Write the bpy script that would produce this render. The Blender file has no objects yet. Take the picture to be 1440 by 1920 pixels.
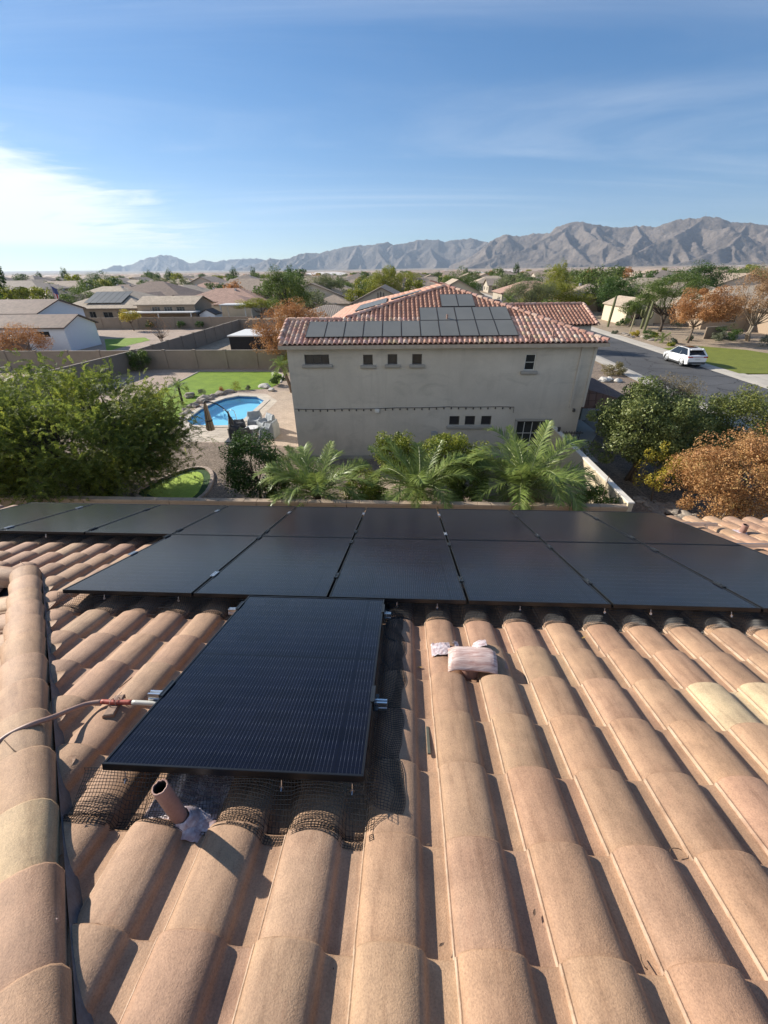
import bpy, math, random
import numpy as np
from mathutils import Vector, Matrix, geometry

scene = bpy.context.scene
COL = scene.collection
rad = math.radians
random.seed(7)
RNG = np.random.default_rng(11)

# ------------------------------------------------------------------ camera, sky, sun, exposure
F_PX, PITCH, ROLL, EYE = 770.0, 0.5319, -0.0132, 8.6
CAM = np.array([0.0, 0.0, EYE])
_f = np.array([0, math.cos(PITCH), -math.sin(PITCH)])
_u0 = np.array([0, math.sin(PITCH), math.cos(PITCH)])
_r0 = np.array([1.0, 0, 0])
C_RT = math.cos(ROLL) * _r0 + math.sin(ROLL) * _u0
C_UP = -math.sin(ROLL) * _r0 + math.cos(ROLL) * _u0
C_FW = _f
cd = bpy.data.cameras.new('camera')
cam = bpy.data.objects.new('camera', cd)
COL.objects.link(cam)
cd.sensor_fit = 'VERTICAL'
cd.sensor_height = 24.0
cd.lens = 24.0 * F_PX / 1920.0
cd.clip_start = 0.05
cd.clip_end = 60000
cam.matrix_world = Matrix(((C_RT[0], C_UP[0], -C_FW[0], 0), (C_RT[1], C_UP[1], -C_FW[1], 0),
                           (C_RT[2], C_UP[2], -C_FW[2], EYE), (0, 0, 0, 1)))
scene.camera = cam

SUN_AZ, SUN_EL = rad(-61), rad(26.5)          # azimuth clockwise from +Y
SUN_DIR = Vector((math.sin(SUN_AZ) * math.cos(SUN_EL), math.cos(SUN_AZ) * math.cos(SUN_EL), math.sin(SUN_EL)))
SKY_STRENGTH = 0.093
sd = bpy.data.lights.new('sun', 'SUN')
sd.energy = 5.0
sd.angle = rad(0.55)
sd.color = (1.0, 0.93, 0.82)
sun = bpy.data.objects.new('sun', sd)
COL.objects.link(sun)
sun.location = (-30, 15, 40)
sun.rotation_euler = SUN_DIR.to_track_quat('Z', 'Y').to_euler()

world = bpy.data.worlds.new('World')
scene.world = world
world.use_nodes = True
wt = world.node_tree
wt.nodes.clear()
def wn(kind, **kw):
    n = wt.nodes.new(kind)
    for k, v in kw.items():
        setattr(n, k, v)
    return n
def wmath(op, a, b=None, c=None, clamp=False):
    n = wn('ShaderNodeMath', operation=op)
    n.use_clamp = clamp
    for i, x in enumerate((a, b, c)):
        if x is None:
            continue
        if isinstance(x, (int, float)):
            n.inputs[i].default_value = x
        else:
            wt.links.new(x, n.inputs[i])
    return n.outputs[0]
sky = wn('ShaderNodeTexSky', sky_type='NISHITA')
sky.sun_disc = False
sky.sun_elevation = SUN_EL
sky.sun_rotation = SUN_AZ
sky.altitude = 1200
sky.air_density = 0.9
sky.dust_density = 0.12
sky.ozone_density = 3.0
tc = wn('ShaderNodeTexCoord')
sep = wn('ShaderNodeSeparateXYZ')
wt.links.new(tc.outputs['Generated'], sep.inputs[0])
dx, dy, dz = sep.outputs
# clouds live on a flat layer far overhead: project the view direction onto it
zc = wmath('MAXIMUM', dz, 0.02)
zc = wmath('ADD', zc, 0.05)
px_, py_ = wmath('DIVIDE', dx, zc), wmath('DIVIDE', dy, zc)
def cloud_noise(sx, sy, scale, detail, rough, dist, off):
    cb = wn('ShaderNodeCombineXYZ')
    wt.links.new(wmath('MULTIPLY_ADD', px_, sx, off), cb.inputs[0])
    wt.links.new(wmath('MULTIPLY', py_, sy), cb.inputs[1])
    cb.inputs[2].default_value = off
    t = wn('ShaderNodeTexNoise')
    wt.links.new(cb.outputs[0], t.inputs['Vector'])
    t.inputs['Scale'].default_value = scale
    t.inputs['Detail'].default_value = detail
    t.inputs['Roughness'].default_value = rough
    t.inputs['Distortion'].default_value = dist
    return t.outputs[0]
def sstep(x, lo, hi):
    n = wn('ShaderNodeMapRange', interpolation_type='SMOOTHSTEP')
    wt.links.new(x, n.inputs[0])
    n.inputs[1].default_value, n.inputs[2].default_value = lo, hi
    return n.outputs[0]
az = wmath('ARCTAN2', dx, dy)                      # 0 ahead, negative to the left
hor = wmath('SQRT', wmath('ADD', wmath('MULTIPLY', dx, dx), wmath('MULTIPLY', dy, dy)))
el = wmath('ARCTAN2', dz, hor)
n1 = cloud_noise(1.0, 1.6, 0.75, 8, 0.62, 0.9, 3.1)
n2 = cloud_noise(0.30, 1.2, 1.0, 7, 0.64, 1.0, 8.7)
# a bank of cloud low in the sky towards the sun (left of the view): flat base, ragged top and end
def wmin(a, b): return wmath('MINIMUM', a, b)
nz = wmath('MULTIPLY', wmath('SUBTRACT', n1, 0.5), 5.0)
nz2 = wmath('MULTIPLY', wmath('SUBTRACT', n2, 0.5), 3.0)
end_ = wmath('DIVIDE', wmath('SUBTRACT', -0.40, az), 0.11)
top_ = wmath('DIVIDE', wmath('SUBTRACT', wmath('MULTIPLY_ADD', wmath('ADD', az, 0.43), -0.30, 0.112), el), 0.024)
bot_ = wmath('DIVIDE', wmath('SUBTRACT', el, 0.040), 0.007)
f_ = wmin(wmath('ADD', wmin(end_, top_), wmath('ADD', nz, nz2)), bot_)
bank = wmath('MULTIPLY', wmath('MULTIPLY', sstep(f_, -0.9, 1.6), sstep(n2, 0.10, 0.42)), 0.98)
# thin cirrus streaks
n3 = cloud_noise(0.16, 0.55, 0.9, 8, 0.60, 1.4, 21.3)
cir = wmath('MULTIPLY', sstep(n3, 0.42, 0.80), 0.27)
cir = wmath('MULTIPLY', cir, sstep(el, 0.02, 0.12))
cover = wmath('MAXIMUM', bank, cir, clamp=True)
bg_sky = wn('ShaderNodeBackground')
hs = wn('ShaderNodeHueSaturation')
hs.inputs['Saturation'].default_value = 1.50
hs.inputs['Value'].default_value = 1.0
hs.inputs['Hue'].default_value = 0.504
gm = wn('ShaderNodeGamma')
gm.inputs[1].default_value = 0.8
wt.links.new(sky.outputs[0], gm.inputs[0])
wt.links.new(gm.outputs[0], hs.inputs['Color'])
wt.links.new(hs.outputs[0], bg_sky.inputs[0])
bg_sky.inputs[1].default_value = SKY_STRENGTH
bg_cl = wn('ShaderNodeBackground')
bg_cl.inputs[0].default_value = (0.93, 0.96, 1.0, 1)
bg_cl.inputs[1].default_value = 0.66
mx = wn('ShaderNodeMixShader')
wt.links.new(cover, mx.inputs[0])
wt.links.new(bg_sky.outputs[0], mx.inputs[1])
wt.links.new(bg_cl.outputs[0], mx.inputs[2])
wo = wn('ShaderNodeOutputWorld')
wt.links.new(mx.outputs[0], wo.inputs[0])

scene.view_settings.view_transform = 'Standard'
scene.view_settings.look = 'None'
scene.view_settings.exposure = 0.86
scene.view_settings.gamma = 1.0
scene.view_settings.use_curve_mapping = False
scene.render.engine = 'CYCLES'
cy = scene.cycles
cy.use_denoising = True
cy.max_bounces = 6
cy.diffuse_bounces = 3
cy.glossy_bounces = 3
cy.transmission_bounces = 4
cy.transparent_max_bounces = 8
cy.volume_bounces = 0
cy.caustics_reflective = False
cy.caustics_refractive = False
cy.sample_clamp_indirect = 6.0

# ------------------------------------------------------------------ layout helpers
def ray(x, y):
    """world direction of the line of sight through a point of the (1440 x 1920) photograph"""
    return C_FW + C_RT * (x - 720) / F_PX - C_UP * (y - 960) / F_PX
def at(x, y, z=0.0):
    d = ray(x, y)
    return CAM + d * ((z - EYE) / d[2])
def dep(x, y, Y):
    d = ray(x, y)
    return CAM + d * (Y / d[1])
class Frame:
    """a plan frame turned by yaw about the vertical"""
    def __init__(s, yaw, ox=0, oy=0):
        s.yaw = yaw
        s.e = np.array([math.cos(yaw), math.sin(yaw), 0])
        s.h = np.array([-math.sin(yaw), math.cos(yaw), 0])
        s.o = np.array([ox, oy, 0.0])
    def __call__(s, a, b, z=0.0):
        return s.o + s.e * a + s.h * b + np.array([0, 0, z])
    def inv(s, P):
        q = np.asarray(P) - s.o
        return float(q @ s.e), float(q @ s.h)
TOWN = Frame(-0.0578)                   # the street grid
def tag(o, label=None, cat=None, group=None, kind=None):
    if label: o['label'] = label
    if cat: o['category'] = cat
    if group: o['group'] = group
    if kind: o['kind'] = kind
    return o
def empty(name, loc, label=None, cat=None, group=None, yaw=0.0):
    o = bpy.data.objects.new(name, None)
    COL.objects.link(o)
    o.location = tuple(float(v) for v in loc)
    o.rotation_euler = (0, 0, yaw)
    o.empty_display_size = 0.2
    return tag(o, label, cat, group)
def adopt(o, parent):
    """parent o keeping its world placement (o was built in world coordinates)"""
    if parent is not None:
        o.parent = parent
        m = Matrix.Translation(parent.location) @ parent.rotation_euler.to_matrix().to_4x4()
        if parent.parent is not None:
            pp = parent.parent
            m = Matrix.Translation(pp.location) @ pp.rotation_euler.to_matrix().to_4x4() @ parent.matrix_parent_inverse @ m
        o.matrix_parent_inverse = m.inverted()
    return o
def link_mesh(name, me, parent=None, local=False):
    o = bpy.data.objects.new(name, me)
    COL.objects.link(o)
    if parent is not None:
        if local:
            o.parent = parent
        else:
            adopt(o, parent)
    return o
def copy_tree(o, parent=None, loc=None, yaw=None, scale=None):
    kids = list(o.children)
    c = o.copy()
    COL.objects.link(c)
    if parent is not None:
        c.parent = parent
    if loc is not None:
        c.location = tuple(float(v) for v in loc)
    if yaw is not None:
        c.rotation_euler = (0, 0, yaw)
    if scale is not None:
        c.scale = scale if isinstance(scale, tuple) else (scale, scale, scale)
    for k in kids:
        copy_tree(k, c)
    return c

class MB:
    """collects faces, then links them as one mesh object"""
    def __init__(s):
        s.V, s.F, s.M, s.UV = [], [], [], []
    def add(s, vs, fs, mi=0, uvs=None):
        o = len(s.V)
        s.V += [tuple(float(c) for c in v) for v in vs]
        for i, f in enumerate(fs):
            s.F.append(tuple(o + k for k in f))
            s.M.append(mi)
            s.UV.append(uvs[i] if uvs else None)
    def face(s, pts, mi=0, uv=None):
        s.add(pts, [tuple(range(len(pts)))], mi, [uv] if uv else None)
    def box(s, c, size, yaw=0.0, mi=0, bevel=0.0, axes=None):
        hx, hy, hz = size[0] / 2, size[1] / 2, size[2] / 2
        c = np.asarray(c, float)
        if axes is None:
            ax = (np.array([math.cos(yaw), math.sin(yaw), 0]), np.array([-math.sin(yaw), math.cos(yaw), 0]), np.array([0, 0, 1.0]))
        else:
            ax = axes
        if bevel <= 0:
            vs = [c + ax[0] * hx * i + ax[1] * hy * j + ax[2] * hz * k for k in (-1, 1) for j in (-1, 1) for i in (-1, 1)]
            s.add(vs, [(0, 2, 3, 1), (4, 5, 7, 6), (0, 1, 5, 4), (1, 3, 7, 5), (3, 2, 6, 7), (2, 0, 4, 6)], mi)
        else:
            b = bevel
            ring = lambda k, ix, iy: [c + ax[0] * p * ix + ax[1] * q * iy + ax[2] * k for p, q in
                   ((-1, -1), (1, -1), (1, 1), (-1, 1))]
            R = [ring(-hz, hx - b, hy - b), ring(-hz + b, hx, hy), ring(hz - b, hx, hy), ring(hz, hx - b, hy - b)]
            vs = [p for r in R for p in r]
            fs = [(3, 2, 1, 0), (12, 13, 14, 15)]
            for k in range(3):
                for i in range(4):
                    j = (i + 1) % 4
                    fs.append((k * 4 + i, k * 4 + j, k * 4 + 4 + j, k * 4 + 4 + i))
            s.add(vs, fs, mi)
    def tube(s, pts, r, n=6, mi=0, caps=True):
        pts = [np.asarray(p, float) for p in pts]
        k = len(pts)
        rs = r if isinstance(r, (list, tuple, np.ndarray)) else [r] * k
        vs = []
        prev = None
        for i, p in enumerate(pts):
            t = pts[min(i + 1, k - 1)] - pts[max(i - 1, 0)]
            t = t / (np.linalg.norm(t) + 1e-9)
            if prev is None:
                ref = np.array([0, 0, 1.0]) if abs(t[2]) < 0.9 else np.array([1.0, 0, 0])
                a = np.cross(t, ref)
            else:
                a = prev - t * (prev @ t)
            a = a / (np.linalg.norm(a) + 1e-9)
            prev = a
            b = np.cross(t, a)
            for j in range(n):
                an = 2 * math.pi * j / n
                vs.append(p + (a * math.cos(an) + b * math.sin(an)) * rs[i])
        fs = [(i * n + j, i * n + (j + 1) % n, (i + 1) * n + (j + 1) % n, (i + 1) * n + j) for i in range(k - 1) for j in range(n)]
        if caps:
            fs.append(tuple(range(n - 1, -1, -1)))
            fs.append(tuple((k - 1) * n + j for j in range(n)))
        s.add(vs, fs, mi)
    def lathe(s, c, prof, n=12, mi=0, axis=None):
        c = np.asarray(c, float)
        if axis is None:
            A = (np.array([1.0, 0, 0]), np.array([0, 1.0, 0]), np.array([0, 0, 1.0]))
        else:
            z = np.asarray(axis, float); z = z / np.linalg.norm(z)
            x = np.cross(z, [0, 0, 1.0]) if abs(z[2]) < .9 else np.cross(z, [1.0, 0, 0])
            x = x / np.linalg.norm(x)
            A = (x, np.cross(z, x), z)
        vs = [c + (A[0] * math.cos(2 * math.pi * j / n) + A[1] * math.sin(2 * math.pi * j / n)) * r + A[2] * h for r, h in prof for j in range(n)]
        fs = [(i * n + j, i * n + (j + 1) % n, (i + 1) * n + (j + 1) % n, (i + 1) * n + j) for i in range(len(prof) - 1) for j in range(n)]
        s.add(vs, fs, mi)
    def poly(s, pts, z0, z1, mi=0):
        """vertical prism over a plan polygon (counter-clockwise)"""
        n = len(pts)
        lo = [(p[0], p[1], z0) for p in pts]
        hi = [(p[0], p[1], z1) for p in pts]
        s.add(lo + hi, [tuple(range(n, 2 * n))] + [(i, (i + 1) % n, n + (i + 1) % n, n + i) for i in range(n)], mi)
    def build(s, name, mats, parent=None, smooth=False, local=False):
        me = bpy.data.meshes.new(name)
        me.from_pydata(s.V, [], s.F)
        if not isinstance(mats, (list, tuple)):
            mats = [mats]
        for m in mats:
            me.materials.append(m)
        if len(mats) > 1:
            me.polygons.foreach_set('material_index', s.M)
        if any(u is not None for u in s.UV):
            l = me.uv_layers.new(name='uv')
            flat = []
            for f, u in zip(s.F, s.UV):
                flat += [c for p in (u if u is not None else [(0, 0)] * len(f)) for c in p]
            l.data.foreach_set('uv', flat)
        if smooth:
            me.polygons.foreach_set('use_smooth', [True] * len(me.polygons))
        me.update()
        return link_mesh(name, me, parent, local)
def mesh_np(name, V, F, mat, parent=None, smooth=False, local=False, link=True):
    """V (n,3), F (m,k) numpy arrays -> mesh object"""
    V = np.ascontiguousarray(V, dtype=np.float32)
    F = np.ascontiguousarray(F, dtype=np.int32)
    m, k = F.shape
    me = bpy.data.meshes.new(name)
    me.vertices.add(len(V)); me.vertices.foreach_set('co', V.ravel())
    me.loops.add(m * k); me.loops.foreach_set('vertex_index', F.ravel())
    me.polygons.add(m)
    me.polygons.foreach_set('loop_start', np.arange(0, m * k, k, dtype=np.int32))
    if smooth:
        me.polygons.foreach_set('use_smooth', np.ones(m, dtype=bool))
    me.update(calc_edges=True)
    me.materials.append(mat)
    if not link:
        return me
    return link_mesh(name, me, parent, local)

# ------------------------------------------------------------------ materials
def new_mat(name):
    m = bpy.data.materials.new(name)
    m.use_nodes = True
    t = m.node_tree
    b = t.nodes['Principled BSDF']
    return m, t, b
class NT:
    def __init__(s, t): s.t = t
    def n(s, kind, ins=None, **kw):
        nd = s.t.nodes.new(kind)
        for k, v in kw.items(): setattr(nd, k, v)
        for k, v in (ins or {}).items(): s.put(nd.inputs[k], v)
        return nd
    def put(s, sock, v):
        if hasattr(v, 'node'): s.t.links.new(v, sock)
        else:
            if isinstance(v, (tuple, list)) and len(v) == 3 and sock.type == 'RGBA': v = tuple(v) + (1,)
            sock.default_value = v
    def math(s, op, a, b=0.0, clamp=False):
        nd = s.n('ShaderNodeMath', {0: a, 1: b}, operation=op); nd.use_clamp = clamp
        return nd.outputs[0]
    def noise(s, vec, scale, detail=4, rough=0.55, dist=0.0):
        nd = s.n('ShaderNodeTexNoise', {'Vector': vec, 'Scale': scale, 'Detail': detail, 'Roughness': rough, 'Distortion': dist})
        return nd.outputs[0]
    def ramp(s, fac, stops):
        nd = s.n('ShaderNodeValToRGB', {0: fac})
        cr = nd.color_ramp
        while len(cr.elements) < len(stops): cr.elements.new(0.5)
        for e, (p, c) in zip(cr.elements, stops):
            e.position = p
            e.color = (c, c, c, 1) if isinstance(c, (int, float)) else tuple(c) + (1,)
        return nd.outputs[0]
    def mix(s, fac, a, b, mode='MIX'):
        nd = s.n('ShaderNodeMix', data_type='RGBA', blend_type=mode)
        s.put(nd.inputs[0], fac); s.put(nd.inputs[6], a); s.put(nd.inputs[7], b)
        return nd.outputs[2]
    def pos(s): return s.n('ShaderNodeNewGeometry').outputs['Position']
    def obj(s): return s.n('ShaderNodeTexCoord').outputs['Object']
    def bump(s, h, strength=0.3, dist=0.01, normal=None):
        nd = s.n('ShaderNodeBump', {'Height': h, 'Strength': strength, 'Distance': dist})
        if normal is not None: s.put(nd.inputs['Normal'], normal)
        return nd.outputs[0]
    def mapping(s, vec, scale=(1, 1, 1), rot=(0, 0, 0), loc=(0, 0, 0)):
        return s.n('ShaderNodeMapping', {'Vector': vec, 'Scale': scale, 'Rotation': rot, 'Location': loc}).outputs[0]
def mat(name, color, rough=0.7, var=0.15, scale=3.0, fine=0.0, fscale=60.0, bump=0.0, bdist=0.01, metal=0.0, spec=0.4, c2=None, coords='pos'):
    m, t, b = new_mat(name)
    g = NT(t)
    vec = g.pos() if coords == 'pos' else g.obj()
    n1 = g.noise(vec, scale, 6, 0.6)
    lo = tuple(c * (1 - var) for c in color)
    hi = tuple(min(1, c * (1 + var)) for c in color)
    col = g.ramp(n1, [(0.3, lo), (0.7, c2 if c2 else hi)])
    if fine > 0:
        n2 = g.noise(vec, fscale, 3, 0.7)
        col = g.mix(1.0, col, g.ramp(n2, [(0.3, 1 - fine), (0.7, 1.0)]), 'MULTIPLY')
    t.links.new(col, b.inputs['Base Color'])
    b.inputs['Roughness'].default_value = rough
    b.inputs['Metallic'].default_value = metal
    b.inputs['Specular IOR Level'].default_value = spec
    if bump > 0:
        n3 = g.noise(vec, fscale, 4, 0.65)
        t.links.new(g.bump(n3, bump, bdist), b.inputs['Normal'])
    return m
def flat(name, color, rough=0.5, metal=0.0, spec=0.5):
    m, t, b = new_mat(name)
    b.inputs['Base Color'].default_value = tuple(color) + (1,)
    b.inputs['Roughness'].default_value = rough
    b.inputs['Metallic'].default_value = metal
    b.inputs['Specular IOR Level'].default_value = spec
    return m
def leaf_mat(name, stops, trans=0.35, rough=0.55, big=0.9):
    """leaf colours vary per leaf and in patches; light passes through"""
    m, t, b = new_mat(name)
    g = NT(t)
    rnd = g.n('ShaderNodeNewGeometry').outputs['Random Per Island']
    patch = g.noise(g.pos(), big, 3, 0.6)
    fac = g.math('ADD', g.math('MULTIPLY', rnd, 0.55), g.math('MULTIPLY', g.math('SUBTRACT', patch, 0.28), 0.95), clamp=True)
    col = g.ramp(fac, stops)
    t.links.new(col, b.inputs['Base Color'])
    b.inputs['Roughness'].default_value = rough
    b.inputs['Specular IOR Level'].default_value = 0.3
    tr = g.n('ShaderNodeBsdfTranslucent', {0: col})
    mixs = g.n('ShaderNodeMixShader', {0: trans, 1: b.outputs[0], 2: tr.outputs[0]})
    t.links.new(mixs.outputs[0], t.nodes['Material Output'].inputs[0])
    return m
# ------------------------------------------------------------------ the roof we stand on: plane frame (u along the eave, v down the slope, w out of the roof)
TH = 0.3026
RE = TOWN.e
RD = TOWN.h * math.cos(TH) - np.array([0, 0, 1.0]) * math.sin(TH)
RN = np.cross(RE, RD)
W_PANEL = -1.4645            # top of the solar panels, along the roof normal from the eye
W_TILE = W_PANEL - 0.195     # pan of the tiles
def rp(u, v, w=0.0):
    """point on the roof, w measured from the tile pans"""
    return CAM + RE * u + RD * v + RN * (W_TILE + w)
def roof_uv(x, y, w=0.0):
    d = ray(x, y)
    P = d * ((W_TILE + w) / (d @ RN))
    return float(P @ RE), float(P @ RD)
def basis(x, y, z, o):
    return Matrix(((x[0], y[0], z[0], o[0]), (x[1], y[1], z[1], o[1]), (x[2], y[2], z[2], o[2]), (0, 0, 0, 1)))

# --- tile material: the colour of each tile is its own, grain and stains on top
def tile_material(name, grain=1.0, fs=170.0, edge=None):
    m, t, b = new_mat(name)
    g = NT(t)
    oi = g.n('ShaderNodeObjectInfo')
    P = g.pos()
    stain = g.noise(P, 2.6, 5, 0.62, 0.6)
    mott = g.noise(P, 11, 5, 0.7)
    spk = g.noise(P, fs, 2, 0.6)
    col = g.mix(1.0, oi.outputs['Color'], g.ramp(stain, [(0.28, (0.80, 0.76, 0.75)), (0.5, (1.0, 0.99, 0.97)), (0.75, (1.13, 1.11, 1.05))]), 'MULTIPLY')
    col = g.mix(1.0, col, g.ramp(mott, [(0.3, 0.84), (0.62, 1.08)]), 'MULTIPLY')
    col = g.mix(g.math('MULTIPLY', 0.44, grain), col, g.mix(1.0, col, g.ramp(spk, [(0.32, 0.58), (0.5, 1.0), (0.72, 1.30)]), 'MULTIPLY'))
    # rusty smears and pale scuffs
    loc = g.obj()
    lseed = g.n('ShaderNodeVectorMath', {0: loc, 1: g.n('ShaderNodeCombineXYZ', {0: g.math('MULTIPLY', oi.outputs['Random'], 50.0), 1: g.math('MULTIPLY', oi.outputs['Random'], 31.0)}).outputs[0]}, operation='ADD').outputs[0]
    run = g.noise(g.mapping(lseed, (9, 1.1, 9)), 2.4, 5, 0.62, 0.4)
    col = g.mix(1.0, col, g.ramp(run, [(0.30, (0.78, 0.75, 0.73)), (0.48, (1, 1, 1)), (0.74, (1.12, 1.12, 1.10))]), 'MULTIPLY')
    sm = g.noise(g.mapping(P, (3.2, 1.1, 3.2)), 3.0, 6, 0.7, 1.5)
    col = g.mix(g.ramp(sm, [(0.60, 0.0), (0.72, 0.5)]), col, (0.36, 0.20, 0.125))
    sc = g.noise(P, 46, 4, 0.75, 0.8)
    col = g.mix(g.ramp(sc, [(0.70, 0.0), (0.80, 0.5)]), col, (0.62, 0.52, 0.43))
    dk = g.noise(P, 58, 3, 0.7, 0.4)
    col = g.mix(g.ramp(dk, [(0.70, 0.0), (0.78, 0.75)]), col, (0.10, 0.07, 0.05))
    if edge is not None:  # sun-caught lip beside the barrel, painted into the colour as a paler line
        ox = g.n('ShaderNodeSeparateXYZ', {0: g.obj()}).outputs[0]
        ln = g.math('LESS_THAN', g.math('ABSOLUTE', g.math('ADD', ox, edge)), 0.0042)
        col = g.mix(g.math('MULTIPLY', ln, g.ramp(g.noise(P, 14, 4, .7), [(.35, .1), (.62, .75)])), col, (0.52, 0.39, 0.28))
    t.links.new(col, b.inputs['Base Color'])
    b.inputs['Roughness'].default_value = 0.72
    b.inputs['Specular IOR Level'].default_value = 0.45
    h = g.math('ADD', g.math('MULTIPLY', g.noise(P, fs * 1.1, 3, 0.7), 0.6), g.math('MULTIPLY', mott, 0.8))
    t.links.new(g.bump(h, 0.55 * grain, 0.006), b.inputs['Normal'])
    return m
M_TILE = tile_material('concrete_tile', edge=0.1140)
TILE_COLS = [(0.360, 0.224, 0.139), (0.350, 0.215, 0.134), (0.368, 0.232, 0.145), (0.342, 0.207, 0.131), (0.352, 0.214, 0.139), (0.372, 0.238, 0.149)]
M_DARKGAP = flat('roof_felt', (0.030, 0.032, 0.036), 0.9)
M_MORTAR = mat('flashing_metal_blue', (0.10, 0.12, 0.15), 0.6, 0.3, 14, 0.4, 80)
M_STUCCO = mat('tan_stucco', (0.42, 0.34, 0.26), 0.9, 0.1, 1.5, 0.2, 60, 0.4, 0.01)

PITCH_U, PITCH_V, U_OFF, V_OFF = 0.313, 0.345, -0.022, 0.924
def tile_mesh(name, n=12, half=0.108, hgt=0.054, pan_to=0.2105, L=0.395, thick=0.016, tilt=0.031):
    prof = [(-half - 0.008, 0.003), (-half - 0.0065, 0.020), (-half - 0.002, 0.0215)]
    for i in range(n + 1):
        a = math.pi * (1 - i / n)
        x, z = math.cos(a), math.sin(a)
        prof.append((half * (abs(x) ** 0.93) * (1 if x >= 0 else -1), (0.010 if x > 0 else 0.018) + (hgt if x > 0 else hgt - .008) * z ** 0.92))
    prof += [(half + 0.010, 0.003), (half + 0.036, 0.0), (pan_to - 0.022, 0.001), (pan_to - 0.004, 0.005), (pan_to, 0.008)]
    k = len(prof)
    ys = [-L, -0.008, 0.0]                      # y = 0 is the lower end, lying on the tile below
    V, Fc = [], []
    for j, y in enumerate(ys):
        for x, z in prof:
            V.append((x, y, z + tilt * (1 + y / PITCH_V) - (0.004 if j == 2 else 0)))
    for x, z in prof:
        V.append((x * 0.97, 0.0, z + tilt - thick - 0.006))
    for j in range(3):
        for i in range(k - 1):
            Fc.append((j * k + i, j * k + i + 1, (j + 1) * k + i + 1, (j + 1) * k + i))
    me = bpy.data.meshes.new(name)
    me.from_pydata(V, [], Fc)
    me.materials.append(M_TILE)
    me.polygons.foreach_set('use_smooth', [True] * len(Fc))
    me.update()
    return me
def cap_mesh(name, n=10, r0=0.104, r1=0.122, hgt=0.100, L=0.40, thick=0.016, tilt=0.022):
    V, Fc = [], []
    ys = [-L, -0.010, 0.0]
    k = n + 3
    for j, y in enumerate(ys):
        r = r0 + (r1 - r0) * (1 + y / L)
        ring = []
        for i in range(n + 1):
            a = math.pi * (1 - i / n)
            ring.append((r * math.cos(a), hgt * (r / r1) * max(0, math.sin(a)) ** 0.85))
        ring = [(ring[0][0] * 1.0, -0.035)] + ring + [(ring[-1][0] * 1.0, -0.035)]
        for x, z in ring:
            V.append((x, y, z + tilt * (1 + y / 0.34) - (0.005 if j == 2 else 0)))
    for x, z in [(V[2 * k + i][0] * 0.9, V[2 * k + i][2]) for i in range(k)]:
        V.append((x, 0.0, z - thick - 0.004))
    for j in range(3):
        for i in range(k - 1):
            Fc.append((j * k + i, j * k + i + 1, (j + 1) * k + i + 1, (j + 1) * k + i))
    me = bpy.data.meshes.new(name)
    me.from_pydata(V, [], Fc)
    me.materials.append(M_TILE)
    me.polygons.foreach_set('use_smooth', [True] * len(Fc))
    me.update()
    return me
ME_TILE = tile_mesh('roof_tile')
ME_TILE_CUT = tile_mesh('roof_tile_plain', n=8)
ME_CAP = cap_mesh('ridge_cap')

house = empty('tiled_house', (0, 2.0, 0), 'house underfoot with brown barrel-tile roof and hip caps, carrying the black solar panels', 'house')
HIP_A, HIP_B = -0.350, -0.933                  # hip line: u = HIP_A + HIP_B * v
V_HIPEND = 3.66
EAVE_V = V_OFF + PITCH_V * 17 + 0.01
U_MIN, U_MAX = -9.6, 9.2
PW, PL, PGAP = 1.134, 1.705, 1.154             # panel size and column spacing
PX0, PS0 = -2.924, 3.1354
PANELS = [('A', k, PX0 + k * PGAP, PS0) for k in range(6)] + [('B', k, PX0 + k * PGAP, PS0 + PL + 0.012) for k in range(-3, 6)] + [('N', 0, -1.286, 1.4115)]
def covered(u, v, m=0.16):
    return any(pu + m < u < pu + PW - m and pv + m < v < pv + PL - m * 0.4 for _, _, pu, pv in PANELS)
def in_frame(P, margin=60):
    q = P - CAM
    z = q @ C_FW
    if z < 0.15: return False
    x, y = 720 + F_PX * (q @ C_RT) / z, 960 - F_PX * (q @ C_UP) / z
    return -margin < x < 1440 + margin and -margin < y < 1920 + margin

# plain deck under the tiles, walls and fascia of the house
db = MB()
JH = (HIP_A + HIP_B * V_HIPEND, V_HIPEND)
V_TOP = -1.1
U_TOPL = HIP_A + HIP_B * V_TOP
dk = lambda u, v: rp(u, v, -0.03)
db.face([dk(U_TOPL, V_TOP), dk(U_MAX, V_TOP), dk(U_MAX, EAVE_V - .03), dk(U_MIN, EAVE_V - .03), dk(U_MIN, V_HIPEND), dk(*JH)][::-1])
# the plane falling away to the left of the hip, and the near slope of the lower wing
LD = -TOWN.e * math.cos(TH) - np.array([0, 0, 1.0]) * math.sin(TH)
LE = TOWN.h
LN = np.cross(LE, LD)
top_l = dk(U_TOPL, V_TOP); jun = dk(*JH)
fall = np.array([0, 0, -1.0])
drop = 6.0 * math.tan(TH)
wing_end = jun - TOWN.e * 6.0
val = jun - TOWN.e * 6.0 - TOWN.h * 6.0 + fall * drop
lowl = top_l - TOWN.e * 6.0 + fall * drop
db.face([top_l, jun, val, lowl])
db.face([jun, wing_end, val])
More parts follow.
